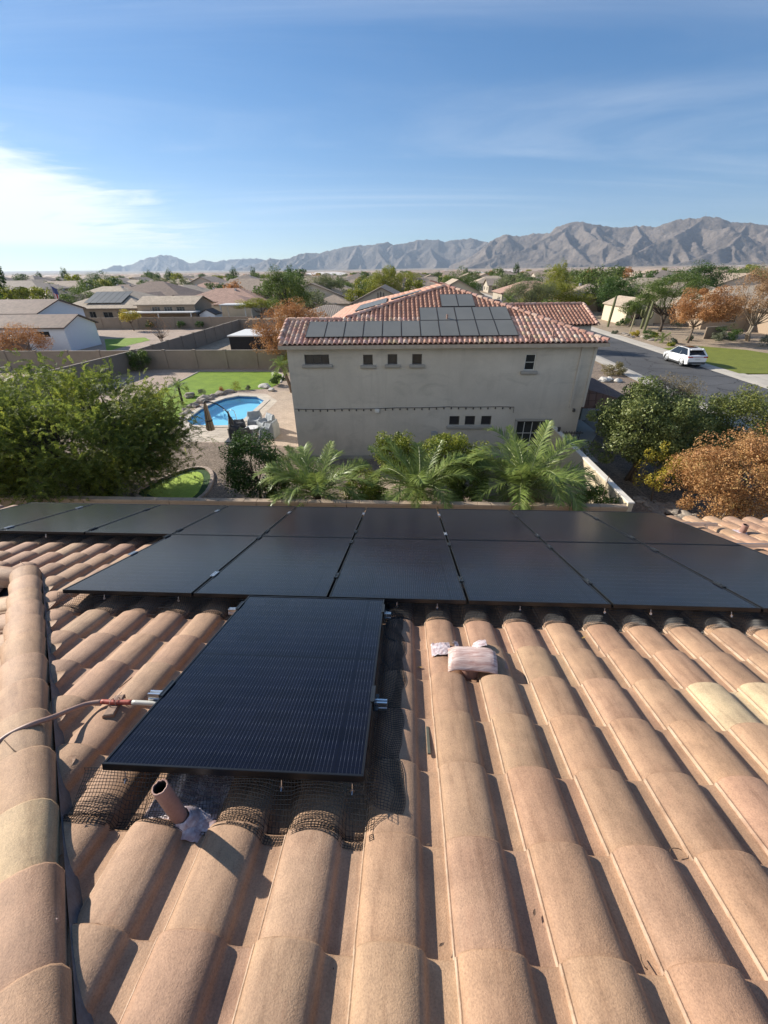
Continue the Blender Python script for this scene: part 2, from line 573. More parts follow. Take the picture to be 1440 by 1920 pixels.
# back slope beyond the viewer, so the roof is closed
ridge_r = dk(U_MAX, V_TOP)
db.face([top_l, lowl, lowl + np.array([0, -4, -0.6]), ridge_r + np.array([0, -4, -1.2]), ridge_r][::-1])
db.build('roof_deck', M_DARKGAP, house)
wb = MB()
ev = dk(0, EAVE_V - 0.03)
fl = TOWN.inv(ev)
zE = ev[2]
wl = [TOWN(U_MIN + .4, fl[1] - .45), TOWN(U_MAX - .3, fl[1] - .45)]
for a, b_ in ((wl[0], wl[1]), (wl[1], TOWN(U_MAX - .3, -7)), (TOWN(U_MAX - .3, -7), TOWN(U_MIN + .4, -7)), (TOWN(U_MIN + .4, -7), wl[0])):
    wb.face([(b_[0], b_[1], 0), (a[0], a[1], 0), (a[0], a[1], zE - .16), (b_[0], b_[1], zE - .16)])
wb.build('wall', M_STUCCO, house)
fb = MB()
c0 = (dk(U_MIN, EAVE_V - .03) + dk(U_MAX, EAVE_V - .03)) / 2 + np.array([0, 0, -.14])
fb.box(c0, (U_MAX - U_MIN, 0.04, 0.2), TOWN.yaw)
fb.build('fascia', mat('brown_paint', (0.16, 0.10, 0.07), 0.6), house)

# tiles
spots = []
ncol0, ncol1 = int(math.floor((U_MIN - U_OFF) / PITCH_U)), int(math.floor((U_MAX - U_OFF) / PITCH_U))
for i in range(ncol0, ncol1 + 1):
    for j in range(-4, 18):
        u, v = U_OFF + i * PITCH_U, V_OFF + j * PITCH_V
        vm = v - PITCH_V * 0.5
        hip_u = HIP_A + HIP_B * vm
        if vm < V_HIPEND + 0.02 and u < hip_u - 0.03: continue
        if vm < -0.2: continue
        spots.append((u, v, i, j))
hid = MB()
vis = []
for u, v, i, j in spots:
    P = rp(u, v - 0.17, 0.05)
    if in_frame(P, 110) and not covered(u, v - .17):
        vis.append((np.linalg.norm(P - CAM), u, v, i, j))
    else:
        hid_M = basis(RE, RD, RN, rp(u, v))
        vs = [hid_M @ q.co for q in ME_TILE_CUT.vertices]
        hid.add(vs, [tuple(p.vertices) for p in ME_TILE_CUT.polygons])
vis.sort()
extra = vis[278:]
for _, u, v, i, j in extra:
    hid_M = basis(RE, RD, RN, rp(u, v))
    hid.add([hid_M @ q.co for q in ME_TILE_CUT.vertices], [tuple(p.vertices) for p in ME_TILE_CUT.polygons])
YELLOW = set()
for px, py in ((1330, 1325), (1420, 1310), (1405, 1335)):
    uu, vv = roof_uv(px, py, 0.06)
    YELLOW.add((round((uu - U_OFF) / PITCH_U), math.ceil((vv - V_OFF) / PITCH_V)))
def place_tile(me, x, y, z, o, color, parent, name='roof_tile', jit=1.0):
    t = bpy.data.objects.new(name, me)
    COL.objects.link(t)
    J = Matrix.Translation((random.gauss(0, .0012) * jit, random.gauss(0, .004) * jit, random.gauss(0, .0012) * jit)) @ Matrix.Rotation(random.gauss(0, .006) * jit, 4, 'Z') @ Matrix.Rotation(random.gauss(0, .006) * jit, 4, 'Y')
    t.matrix_world = basis(x, y, z, o) @ J
    M = t.matrix_world.copy()
    t.parent = parent
    t.matrix_parent_inverse = (Matrix.Translation(parent.location) @ parent.rotation_euler.to_matrix().to_4x4()).inverted()
    t.matrix_basis = M
    t.color = tuple(color) + (1,)
    return t
def vary(c, s=0.035):
    k = 1 + random.gauss(0, s)
    return tuple(max(0, v * k * (1 + random.gauss(0, s * .3))) for v in c)
# the vent's flashing takes the place of two tiles
PIPE_UV = roof_uv(352, 1540, 0.03)
PIPE_COL = round((PIPE_UV[0] - U_OFF) / PITCH_U)
for _, u, v, i, j in vis[:278]:
    c = random.choice(TILE_COLS)
    if (i, j) in YELLOW:
        c = (0.50, 0.38, 0.235)
    elif v < 1.35 and u < -0.15 and random.random() < .7:
        c = (0.372, 0.242, 0.152)
    if i == -3 and j == 2: continue
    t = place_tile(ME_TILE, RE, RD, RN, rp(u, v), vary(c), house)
    if (i, j) in YELLOW:
        t['label'] = 'pale yellow unweathered replacement tile'
ob = hid.build('roof_tile_field', tile_material('concrete_tile_field'), house, smooth=True)
ob['kind'] = 'stuff'
ob.color = (0.34, 0.215, 0.145, 1)

# left plane tiles (seen edge-on past the hip)
lm = MB()
n_left = 0
for i in range(0, 16):
    for j in range(0, 14):
        base = dk(HIP_A + HIP_B * (-0.2 + i * 0.313 / math.cos(0) * 1.0), -0.2 + i * 0.313) + LN * 0.03
        # walk down the left slope from the hip
        o = base + LD * (0.28 + 0.345 * j)
        q = TOWN.inv(o)
        if o[2] < jun[2] - 1.4: continue
        jq = TOWN.inv(jun)
        if q[1] > jq[1] - 0.1 - max(0, (jq[0] - q[0])) * 0.98: continue
        if in_frame(o, 30) and n_left < 20:
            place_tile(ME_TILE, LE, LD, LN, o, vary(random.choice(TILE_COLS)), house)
            n_left += 1
        else:
            B = basis(LE, LD, LN, o)
            lm.add([B @ p.co for p in ME_TILE_CUT.vertices], [tuple(p.vertices) for p in ME_TILE_CUT.polygons])
WN3 = TOWN.h * math.sin(TH) * -1 + np.array([0, 0, 1.0]) * math.cos(TH)
WD3 = -TOWN.h * math.cos(TH) - np.array([0, 0, 1.0]) * math.sin(TH)
for i in range(1, 20):
    for j in range(0, 17):
        o = jun - TOWN.e * (.313 * i) + WD3 * (.30 + .345 * j) + WN3 * .03
        if (.30 + .345 * (j - .5)) * math.cos(TH) > .313 * i: continue
        B = basis(-TOWN.e, WD3, WN3, o)
        lm.add([B @ p.co for p in ME_TILE_CUT.vertices], [tuple(p.vertices) for p in ME_TILE_CUT.polygons])
if lm.V:
    o = lm.build('roof_tile_field', bpy.data.materials['concrete_tile_field'], house, smooth=True)
    o['kind'] = 'stuff'; o.color = (0.34, 0.215, 0.145, 1)

# hip caps
hip_dir = rp(HIP_A + HIP_B, 1.0) - rp(HIP_A, 0.0)
hip_dir = hip_dir / np.linalg.norm(hip_dir)
hx = np.cross(hip_dir, [0, 0, 1.0]); hx = hx / np.linalg.norm(hx)
hz = np.cross(hx, hip_dir)
hip_end = rp(JH[0], JH[1], 0.075)
NCAP = 17
for k in range(NCAP):
    o = hip_end - hip_dir * (0.335 * k) + hz * 0.0
    c = random.choice(TILE_COLS)
    if k == 10: c = (0.42, 0.300, 0.182)
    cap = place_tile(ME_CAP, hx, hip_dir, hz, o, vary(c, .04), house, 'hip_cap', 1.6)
    if k == 10: cap['label'] = 'pale greenish-tan hip cap'
wx = np.cross(-TOWN.e, [0, 0, 1.0])
for k in range(8):
    o = hip_end - TOWN.e * (0.10 + 0.335 * (k + 1)) + np.array([0, 0, -.02])
    place_tile(ME_CAP, wx, -TOWN.e, np.array([0, 0, 1.0]), o, vary(random.choice(TILE_COLS), .04), house, 'ridge_cap', 1.2)
# weather strip under the caps
sb = MB()
for sgn in (1, -1):
    a0, a1 = hip_end + hx * sgn * .125 + np.array([0, 0, -.0]), hip_end - hip_dir * 5.7 + hx * sgn * .125
    sb.face([a0, a1, a1 + hz * -.16 + hx * sgn * .02, a0 + hz * -.16 + hx * sgn * .02])
sb.build('hip_flashing', M_MORTAR, house)

# ------------------------------------------------------------------ solar panels
M_FRAME = flat('black_anodised_frame', (0.035, 0.036, 0.038), 0.30, 0.7)
def cell_material():
    m, t, b = new_mat('solar_cells')
    g = NT(t)
    o = g.obj()
    s = g.n('ShaderNodeSeparateXYZ', {0: o})
    X, Y = s.outputs[0], s.outputs[1]
    def line(c, period, width):
        f = g.math('ABSOLUTE', g.math('SUBTRACT', g.math('FRACT', g.math('DIVIDE', c, period)), 0.5))
        return g.math('LESS_THAN', f, width / period / 2)
    bus = line(g.math('ADD', X, 0.0), 0.0172, 0.0011)
    rows = g.math('ABSOLUTE', g.math('SUBTRACT', g.math('FRACT', g.math('DIVIDE', Y, 0.0915)), 0.5))
    dash = g.ramp(rows, [(0.30, 0.42), (0.48, 1.0)])
    gapx = line(g.math('ADD', X, 0.0), 0.183, 0.0026)
    gapy = line(Y, 0.0915, 0.0018)
    midg = g.math('LESS_THAN', g.math('ABSOLUTE', g.math('SUBTRACT', Y, 0.8525)), 0.006)
    cellrnd = g.n('ShaderNodeTexWhiteNoise', {'Vector': g.n('ShaderNodeVectorMath', {0: g.mapping(o, (1 / .183, 1 / .0915, 0))}, operation='FLOOR').outputs[0]}).outputs[0]
    base = g.ramp(cellrnd, [(0, (0.0025, 0.003, 0.008)), (1, (0.004, 0.005, 0.013))])
    col = g.mix(g.math('MULTIPLY', g.math('MULTIPLY', bus, dash), 0.42), base, (0.20, 0.22, 0.26))
    col = g.mix(g.math('MAXIMUM', gapx, g.math('MAXIMUM', gapy, midg)), col, (0.003, 0.003, 0.004))
    dust = g.noise(g.pos(), 90, 3, 0.8)
    spots = g.ramp(dust, [(0.74, 0.0), (0.80, 0.30)])
    col = g.mix(spots, col, (0.35, 0.32, 0.28))
    film = g.noise(g.pos(), 2.2, 5, 0.6)
    col = g.mix(g.ramp(film, [(0.3, 0.0), (0.8, 0.010)]), col, (0.45, 0.40, 0.34))
    t.links.new(col, b.inputs['Base Color'])
    b.inputs['Roughness'].default_value = 0.17
    b.inputs['IOR'].default_value = 1.36
    b.inputs['Specular IOR Level'].default_value = 0.40
    return m
M_CELL = cell_material()
M_SILVER = flat('mill_aluminium', (0.62, 0.63, 0.65), 0.32, 1.0)
M_DKMETAL = flat('black_clamp', (0.05, 0.055, 0.06), 0.35, 0.7)
def panel_meshes():
    fb = MB()
    t, h = 0.011, 0.035
    for c, s in (((PW / 2, t / 2, -h / 2), (PW, t, h)), ((PW / 2, PL - t / 2, -h / 2), (PW, t, h))):
        fb.box(c, s, bevel=.0015)
    for x in (t / 2, PW - t / 2):
        fb.box((x, PL / 2, -h / 2 - .0001), (t, PL - 2 * t, h), bevel=.0015)
    gb = MB()
    gb.face([(t, t, -.004), (PW - t, t, -.004), (PW - t, PL - t, -.004), (t, PL - t, -.004)])
    bk = MB()
    bk.face([(t, t, -.010), (t, PL - t, -.010), (PW - t, PL - t, -.010), (PW - t, t, -.010)])
    return fb, gb, bk
RROT = Matrix((RE, RD, RN)).transposed().to_euler()
def panel(u, v, label):
    root = bpy.data.objects.new('solar_panel', None)
    COL.objects.link(root)
    root.location = tuple(rp(u, v, 0.195))
    root.rotation_euler = RROT
    root.empty_display_size = .2
    return tag(root, label, 'solar panel', 'black solar panels on the near roof')
PORD = ['first', 'second', 'third', 'fourth', 'fifth', 'sixth', 'seventh', 'eighth', 'ninth']
proto = None
panel_of = {}
for row, k, u, v in PANELS:
    if row == 'N': lab = 'single black panel set nearest, in front of the array beside the pink vent pipe'
    elif row == 'A': lab = '%s black panel from the left in the nearer row of the array' % PORD[k]
    else: lab = '%s black panel from the left in the far row along the eave' % PORD[k + 3]
    r = panel(u, v, lab)
    panel_of[(row, k)] = r
    if proto is None:
        fbm, gbm, bkm = panel_meshes()
        fo = fbm.build('frame', M_FRAME, r, local=True)
        go = gbm.build('cell_sheet', M_CELL, r, local=True)
        bo = bkm.build('back_sheet', M_FRAME, r, local=True)
        proto = (fo, go, bo)
    else:
        for p in proto:
            c = p.copy(); COL.objects.link(c); c.parent = r
# clamps between neighbouring panels (silver at some seams, black at others)
def clamp_mesh(m, L, name='clamp'):
    cb = MB()
    cb.box((0, 0, .004), (.040, L, .005), bevel=.0012)
    cb.box((-.0135, 0, .008), (.009, L, .006), bevel=.001)
    cb.box((.0135, 0, .008), (.009, L, .006), bevel=.001)
    cb.lathe((0, 0, .006), [(.0, .0075), (.0055, .0075), (.0065, .006), (.0065, 0)][::-1], 6)
    return cb.build(name, m, None, local=True)
CL_S, CL_D = clamp_mesh(M_SILVER, .115), clamp_mesh(M_DKMETAL, .115)
CL_USED = set()
def clamp(row, k, yl, silver, L=1.0):
    """at the seam on the left of panel k"""
    src = CL_S if silver else CL_D
    r = panel_of[(row, k)]
    if src.name not in CL_USED:
        o = src; CL_USED.add(src.name)
    else:
        o = src.copy(); COL.objects.link(o)
    o.parent = r
    o.location = (-0.010, yl, 0.0)
    o.scale = (1, L, 1)
    if silver: o['label'] = 'bright silver clamp'
for row, k, y, s in (('A', 1, .42, True), ('A', 1, 1.62, False), ('A', 2, .46, False), ('A', 2, 1.52, False), ('A', 3, .44, False), ('A', 3, 1.50, False),
                     ('A', 4, .46, False), ('A', 4, 1.48, False), ('A', 5, .46, False), ('A', 5, 1.45, False), ('A', 0, .95, True), ('A', 0, 1.60, False),
                     ('B', -2, .15, True), ('B', -2, 1.35, True), ('B', -1, .16, False), ('B', -1, 1.30, False), ('B', 0, .18, False), ('B', 0, 1.28, True),
                     ('B', 1, .20, False), ('B', 1, 1.25, True), ('B', 2, .25, False), ('B', 2, 1.25, True), ('B', 3, .22, True), ('B', 3, 1.25, True),
                     ('B', 4, .22, False), ('B', 4, 1.25, False), ('B', 5, .22, False), ('B', 5, 1.2, False)):
    clamp(row, k, y, s)

# end clamps on the long sides of the single panel
for x, yl in ((PW + .006, .52), (PW + .006, 1.53), (-.006, .50), (-.006, 1.52)):
    cb = MB()
    cb.box((x, yl, -.022), (.008, .13, .060), bevel=.001)
    cb.box((x + (.012 if x > 0 else -.012), yl, -.050), (.022, .13, .006), bevel=.001)
    cb.box((x - (.008 if x > 0 else -.008), yl, .0035), (.020, .13, .004), bevel=.001)
    cb.lathe((x + (.006 if x > 0 else -.006), yl, -.02), [(.007, 0), (.007, .006), (0, .007)], 6, axis=(1 if x > 0 else -1, 0, 0))
    ce = cb.build('end_clamp', M_DKMETAL, panel_of[('N', 0)], local=True)
# rails: extruded aluminium, carried by L-feet
def rail(u0, u1, v, label, feet=()):
    root = bpy.data.objects.new('mounting_rail', None)
    COL.objects.link(root)
    root.location = tuple(rp(u0, v, .195 - .035 - .046))
    root.rotation_euler = RROT
    tag(root, label, 'rail', 'aluminium rails under the panels')
    b = MB()
    L = u1 - u0
    prof = [(-.017, 0), (.017, 0), (.017, .014), (.013, .017), (.013, .023), (.017, .026), (.017, .046), (.006, .046), (.006, .036), (-.006, .036), (-.006, .046), (-.017, .046), (-.017, .026), (-.013, .023), (-.013, .017), (-.017, .014)]
    n = len(prof)
    vs = [(0, y, z) for y, z in prof] + [(L, y, z) for y, z in prof]
    b.add(vs, [tuple(range(n)), tuple(range(2 * n - 1, n - 1, -1))] + [(i, n + i, n + (i + 1) % n, (i + 1) % n) for i in range(n)])
    b.build('extrusion', M_SILVER, root, local=True)
    for u in feet:
        f = MB()
        f.box((u - u0, -.022, -.02), (.04, .006, .085), bevel=.001)
        f.box((u - u0, -.045, -.062), (.04, .05, .006), bevel=.001)
        f.lathe((u - u0, -.025, .015), [(.008, 0), (.008, .006), (0, .006)], 6, axis=(0, -1, 0))
        f.build('foot', M_SILVER, root, local=True)
    return root
rail(-1.286 - .115, -.152 + .075, 1.925, 'silver rail whose ends stick out near the middle of the single nearest panel', (-.9, -.3))
rail(-1.286 - .10, -.152 + .06, 2.945, 'silver rail whose ends stick out near the far end of the single nearest panel', (-.9, -.3))
rail(PX0 - .02, PX0 + 5 * PGAP + PW + .02, PS0 + .43, 'rail under the near half of the nearer panel row', (-2, 0, 2))
rail(PX0 - .02, PX0 + 5 * PGAP + PW + .02, PS0 + 1.5, 'rail under the far half of the nearer panel row', (-2, 0, 2))
rail(PX0 - 3 * PGAP - .05, 5.3, PS0 + PL + .19, 'silver rail running out past the right end of the far row, nearer of two', (4.85,))
rail(PX0 - 3 * PGAP - .05, 4.56, PS0 + PL + 1.20, 'silver rail with a foot, past the right end of the far row', (4.40,))

# ------------------------------------------------------------------ black wire critter guard round the panels
M_WIRE = flat('black_coated_wire', (0.010, 0.010, 0.011), 0.45)
def tile_h(u, v):
    """height of the tile surface over the pans"""
    x = (u - U_OFF + PITCH_U / 2) % PITCH_U - PITCH_U / 2
    s = (v - V_OFF) % PITCH_V
    step = 0.031 * (s / PITCH_V)
    if abs(x) < 0.108:
        return step + 0.010 + 0.054 * (1 - (x / 0.108) ** 2) ** 0.46
    return step + 0.002
def guard(label, edge, out, n_u, width, flare, rows, wire=0.00125, skip=None, lift=0.0):
    """edge: list of (u, v) along the panel edge; out: direction (du, dv) leaving the panel"""
    root = bpy.data.objects.new('mesh_guard', None)
    COL.objects.link(root)
    root.location = tuple(rp(*edge[0], .1))
    tag(root, label, 'wire mesh', 'black wire mesh guards')
    E = [np.array(p, float) for p in edge]
    tot = sum(np.linalg.norm(E[i + 1] - E[i]) for i in range(len(E) - 1))
    P = np.zeros((n_u + 1, rows + 1, 3))
    for i in range(n_u + 1):
        s = i / n_u * (len(E) - 1)
        k = min(int(s), len(E) - 2)
        p = E[k] + (E[k + 1] - E[k]) * (s - k)
        ww = width * (1 + .10 * math.sin(i * .21) + .05 * math.sin(i * .07 + 2))
        for j in range(rows + 1):
            q = j / rows
            d = ww * min(1.0, q / .62) ** 1.35 + flare * max(0, (q - .62) / .38)
            uu, vv = p[0] + out[0] * d + .004 * math.sin(i * .5 + j * .4), p[1] + out[1] * d + .003 * math.sin(i * .31 + j * .8)
            ht = tile_h(uu, vv) + .004 + lift * max(0, q - .5) * (1 + math.sin(i * .13))
            top = .165
            z = top + (ht - top) * min(1.0, q / .62) ** 0.9
            z = max(z, ht)
            P[i, j] = rp(uu, vv, z)
    b = MB()
    def strand(pts):
        k = len(pts)
        n = RN * wire
        vs, fs = [], []
        for i, p in enumerate(pts):
            t = pts[min(i + 1, k - 1)] - pts[max(i - 1, 0)]
            a = np.cross(t, RN); a = a / (np.linalg.norm(a) + 1e-9) * wire
            vs += [p + a, p - a, p + n * 1.6]
        for i in range(k - 1):
            for j in range(3):
                fs.append((3 * i + j, 3 * i + (j + 1) % 3, 3 * i + 3 + (j + 1) % 3, 3 * i + 3 + j))
        b.add(vs, fs)
    for i in range(n_u + 1): strand([P[i, j] for j in range(rows + 1)])
    for j in range(rows + 1): strand([P[i, j] for i in range(0, n_u + 1)])
    o = b.build('wire_grid', M_WIRE, root)
    o['kind'] = 'stuff'
    return root
def guard_clips(root, spots):
    for u, v in spots:
        b = MB()
        p = rp(u, v, .163)
        b.tube([p, p + RN * -.030 - RD * .006, p + RN * -.042 - RD * .016], .0022, 5)
        b.lathe(p - RN * .034 - RD * .007, [(.0, 0), (.011, 0), (.011, .002), (0, .002)], 10, axis=RD)
        b.build('clip', M_SILVER, root)
g1 = guard('black wire mesh folded down from the near edge of the single panel',
           [(-1.37, 1.415), (-.10, 1.415)], (0, -1), 100, .105, .060, 18)
guard_clips(g1, [(-1.18, 1.405), (-.50, 1.405), (-.20, 1.405)])
g2 = guard('black wire mesh along the right side of the single nearest panel', [(-.152, 1.36), (-.152, 3.10)], (1, 0), 135, .11, .05, 16)
g3 = guard('black wire mesh along the array edge, right of the single panel', [(-.14, PS0 + .005), (4.02, PS0 + .005)], (0, -1), 400, .085, .045, 12)
guard_clips(g3, [(-.05, PS0 - .008), (.28, PS0 - .008), (.95, PS0 - .008), (1.62, PS0 - .008), (1.98, PS0 - .008), (2.6, PS0 - .008)])
g4 = guard('black wire mesh along the near edge of the array, left of the single panel', [(-2.98, PS0 + .005), (-1.30, PS0 + .005)], (0, -1), 110, .085, .055, 11, lift=.05)
guard_clips(g4, [(-2.55, PS0 - .008), (-1.9, PS0 - .008)])
g5 = guard('black wire mesh along the near edge of the far row at left', [(PX0 - 3 * PGAP, PS0 + PL + .017), (PX0 - .02, PS0 + PL + .017)], (0, -1), 170, .07, .04, 8)
guard_clips(g5, [(-6.0, PS0 + PL + .004), (-5.3, PS0 + PL + .004), (-4.6, PS0 + PL + .004)])
# ------------------------------------------------------------------ things on the roof
def streak_mat(name, a, b_, scale=(2, 14, 14), rough=0.45):
    m, t, b = new_mat(name)
    g = NT(t)
    P = g.obj()
    n1 = g.noise(g.mapping(P, scale), 3.0, 5, 0.65, 0.8)
    n2 = g.noise(P, 40, 3, 0.6)
    col = g.ramp(n1, [(0.36, a), (0.50, tuple((x + y) / 2 for x, y in zip(a, b_))), (0.60, b_)])
    t.links.new(col, b.inputs['Base Color'])
    b.inputs['Roughness'].default_value = rough
    t.links.new(g.bump(g.math('ADD', n1, g.math('MULTIPLY', n2, .3)), 0.35, 0.01), b.inputs['Normal'])
    return m
M_PINKPAINT = mat('pinkish_brown_paint', (0.36, 0.205, 0.165), 0.55, 0.14, 12, 0.25, 90, 0.25, 0.003)
M_STREAK = streak_mat('streaky_pink_paint', (0.40, 0.235, 0.20), (0.68, 0.54, 0.48), (1.5, 16, 16))
M_FOIL = streak_mat('painted_lead_foil', (0.36, 0.25, 0.25), (0.62, 0.56, 0.57), (9, 9, 9), 0.34)
M_HOLE = flat('dark_inside', (0.012, 0.010, 0.010), 0.9)
def pipe_vent(name, label, px, py, w0, height, r, group='pink painted vent pipes', lean=(0, 0)):
    u, v = roof_uv(px, py, w0)
    base = rp(u, v, w0 - .03)
    root = empty(name, base, label, 'vent pipe', group)
    b = MB()
    ax = np.array([lean[0], lean[1], 1.0]); ax = ax / np.linalg.norm(ax)
    x = np.cross(ax, [0, 1, 0]); x = x / np.linalg.norm(x); y = np.cross(ax, x)
    n = 20
    rings = []
    for rr, hh in ((r, 0), (r * 1.0, height * .5), (r * 1.01, height - .004), (r * .98, height), (r * .80, height), (r * .80, height - .004)):
        rings.append([base + ax * (hh + (.0035 * math.sin(3 * t_ + 1) if hh > height * .6 else 0)) + (x * math.cos(2 * math.pi * t_ / n) + y * math.sin(2 * math.pi * t_ / n)) * rr * (1 + .03 * math.sin(t_ * 1.9 + hh * 20)) for t_ in range(n)])
    vs = [p for rg in rings for p in rg]
    b.add(vs, [(i * n + j, i * n + (j + 1) % n, (i + 1) * n + (j + 1) % n, (i + 1) * n + j) for i in range(len(rings) - 1) for j in range(n)])
    b.build('pipe', M_PINKPAINT, root, smooth=True)
    ib = MB()
    inner = [[base + ax * hh + (x * math.cos(2 * math.pi * t_ / n) + y * math.sin(2 * math.pi * t_ / n)) * r * .795 for t_ in range(n)] for hh in (height - .003, .02)]
    ib.add([p for rg in inner for p in rg], [(j, n + j, n + (j + 1) % n, (j + 1) % n) for j in range(n)] + [tuple(range(n, 2 * n))])
    ib.build('bore', M_HOLE, root, smooth=True)
    return root, u, v, base
vp, pu, pv, pbase = pipe_vent('vent_pipe', 'pink painted vent pipe standing in front of the single nearest panel', 347, 1536, 0.05, 0.30, .029, lean=(-.07, .0))
# crumpled lead flashing moulded over the tile round the pipe
def sheet(name, m, parent, u0, u1, v0, v1, nu, nv, hfun, smooth=True):
    V = np.array([rp(u0 + (u1 - u0) * i / nu, v0 + (v1 - v0) * j / nv, hfun(u0 + (u1 - u0) * i / nu, v0 + (v1 - v0) * j / nv)) for j in range(nv + 1) for i in range(nu + 1)])
    F = np.array([(j * (nu + 1) + i, j * (nu + 1) + i + 1, (j + 1) * (nu + 1) + i + 1, (j + 1) * (nu + 1) + i) for j in range(nv) for i in range(nu)])
    return mesh_np(name, V, F, m, parent, smooth)
from mathutils import noise as mnoise
def wrinkle(u, v, s=30, a=.006):
    return a * (mnoise.noise((u * s, v * s, 3.1)) + .6 * abs(mnoise.noise((u * s * 2.1, v * s * 2.1, 7.7))))
def flash_h(u, v):
    d = math.hypot(u - pu, v - pv)
    boot = .075 * max(0, 1 - d / .16) ** 1.6
    ridge = .030 * math.exp(-((u - pu + .055 + (v - pv) * .25) / .022) ** 2) * (1 if v < pv + .1 else .6)
    return .016 + boot + ridge + wrinkle(u, v, 26, .012 if d < .12 else .004)
sheet('flashing', M_FOIL, vp, pu - .20, pu + .135, pv - .075, pv + .30, 40, 36, flash_h)
bb = MB()
bb.lathe(pbase + np.array([0, 0, .0]), [(.075, .0), (.060, .03), (.044, .055), (.035, .075), (.031, .078)], 16)
bo = bb.build('boot', M_FOIL, vp, smooth=True)
for v_ in bo.data.vertices:
    v_.co.x += mnoise.noise(v_.co * 40) * .008; v_.co.y += mnoise.noise(v_.co * 37 + Vector((9, 2, 1))) * .008

# low hooded vent, painted in pinkish streaks
hu, hv = roof_uv(884, 1232, .10)
hood = empty('roof_vent_hood', rp(hu, hv, 0), 'low pinkish streaky metal vent hood to the right of the single nearest panel', 'roof vent')
nA, R0 = 16, .17
rows_ = []
for i in range(nA + 1):
    q = i / nA
    # from the near lip (up over the crest) to the far edge
    vv = -.145 + .285 * q
    zz = .035 + .135 * math.sin(math.pi * min(1, (q * .80 + .17))) ** 0.8
    if q < .12: zz -= .015 * (1 - q / .12)
    rows_.append((vv, zz))
def hood_grid(off):
    V = []
    for vv, zz in rows_:
        for j in range(13):
            s = j / 12
            uu = -.155 + .31 * s + .010 * (vv * 4)
            V.append(rp(hu + uu + .05 * vv, hv + vv - .02 * (s - .5), zz - off + wrinkle(uu + 3, vv, 14, .006) - .05 * abs(2 * s - 1) ** 5 * .5))
    return V
V0, V1 = hood_grid(0), hood_grid(.008)
F = []
w_ = 13
for i in range(nA):
    for j in range(12):
        F.append((i * w_ + j, i * w_ + j + 1, (i + 1) * w_ + j + 1, (i + 1) * w_ + j))
o_ = len(V0)
hb = MB()
hb.add(V0 + V1, F + [tuple(o_ + k for k in f[::-1]) for f in F]
       + [(i, o_ + i, o_ + i + 1, i + 1) for i in range(12)] + [(nA * w_ + i + 1, o_ + nA * w_ + i + 1, o_ + nA * w_ + i, nA * w_ + i) for i in range(12)]
       + [((i + 1) * w_, o_ + (i + 1) * w_, o_ + i * w_, i * w_) for i in range(nA)] + [(i * w_ + 12, o_ + i * w_ + 12, o_ + (i + 1) * w_ + 12, (i + 1) * w_ + 12) for i in range(nA)])
hb.build('hood', M_STREAK, hood, smooth=True)
sk = MB()
sk.lathe(rp(hu - .02, hv - .03, .0), [(.075, .0), (.072, .05), (.068, .115)], 18, axis=RN)
sk.build('throat', M_PINKPAINT, hood, smooth=True)
for du in (-.075, .055):
    rb = MB()
    rb.lathe(rp(hu + du + .01, hv - .02 + du * .1, .158 + wrinkle(du + 3, -.02, 14, .006)), [(.011, -.004), (.011, .004), (.007, .008), (0, .009)], 10, axis=RN - RD * .25)
    rb.build('rivet', flat('zinc_rivet', (.5, .47, .42), .35, .8) if du < 0 else bpy.data.materials['zinc_rivet'], hood, smooth=True)
sheet('foil_flange', M_FOIL, hood, hu - .26, hu - .13, hv + .03, hv + .16, 14, 12, lambda u, v: tile_h(u, v) + .010 + abs(wrinkle(u, v, 60, .018)))
sheet('foil_crest', M_FOIL, hood, hu - .10, hu + .12, hv + .10, hv + .22, 22, 10, lambda u, v: tile_h(u, v) + .020 + .03 * max(0, 1 - abs(v - hv - .13) / .09) + abs(wrinkle(u, v, 55, .014)))
sheet('side_flange', M_PINKPAINT, hood, hu + .13, hu + .235, hv - .06, hv + .10, 8, 6, lambda u, v: tile_h(u, v) * .55 + .030)

# flexible conduit lying over the hip to the single panel
path = [(-55, 1440, .12), (0, 1390, .16), (28, 1372, .175), (62, 1357, .185), (98, 1345, .17), (130, 1332, .135), (160, 1321, .115), (190, 1316, .11), (215, 1317, .11), (248, 1317, .11), (292, 1319, .11), (340, 1321, .11)]
cp = [rp(*roof_uv(x, y, w), w) for x, y, w in path]
def spline(pts, n):
    pts = [np.asarray(p, float) for p in pts]
    out = []
    for i in range(len(pts) - 1):
        p0, p1, p2, p3 = pts[max(i - 1, 0)], pts[i], pts[i + 1], pts[min(i + 2, len(pts) - 1)]
        for k in range(n):
            t = k / n
            out.append(.5 * ((2 * p1) + (-p0 + p2) * t + (2 * p0 - 5 * p1 + 4 * p2 - p3) * t * t + (-p0 + 3 * p1 - 3 * p2 + p3) * t ** 3))
    out.append(pts[-1])
    return out
cond = empty('conduit', cp[4], 'pinkish-brown conduit snaking over the hip caps to the single nearest panel', 'conduit')
full = spline(cp, 6)
def seg(a, b): return full[a * 6:b * 6 + 1]
cb = MB(); cb.tube(seg(0, 7), .0125, 10); cb.build('pipe', mat('conduit_paint', (0.33, 0.205, 0.16), .5, .1, 8), cond, smooth=True)
cb = MB(); cb.tube(seg(7, 9), .0133, 10); o = cb.build('red_sleeve', mat('red_brown_tape', (0.36, .075, .05), .5, .35, 30), cond, smooth=True)
cb = MB(); cb.tube(seg(9, 11), .0128, 10); cb.build('coupling', flat('pale_pvc', (.52, .50, .44), .4), cond, smooth=True)
blk = empty('support_block', rp(*roof_uv(213, 1330, .07), .0), 'small brown block strapped under the conduit beside the single nearest panel', 'block')
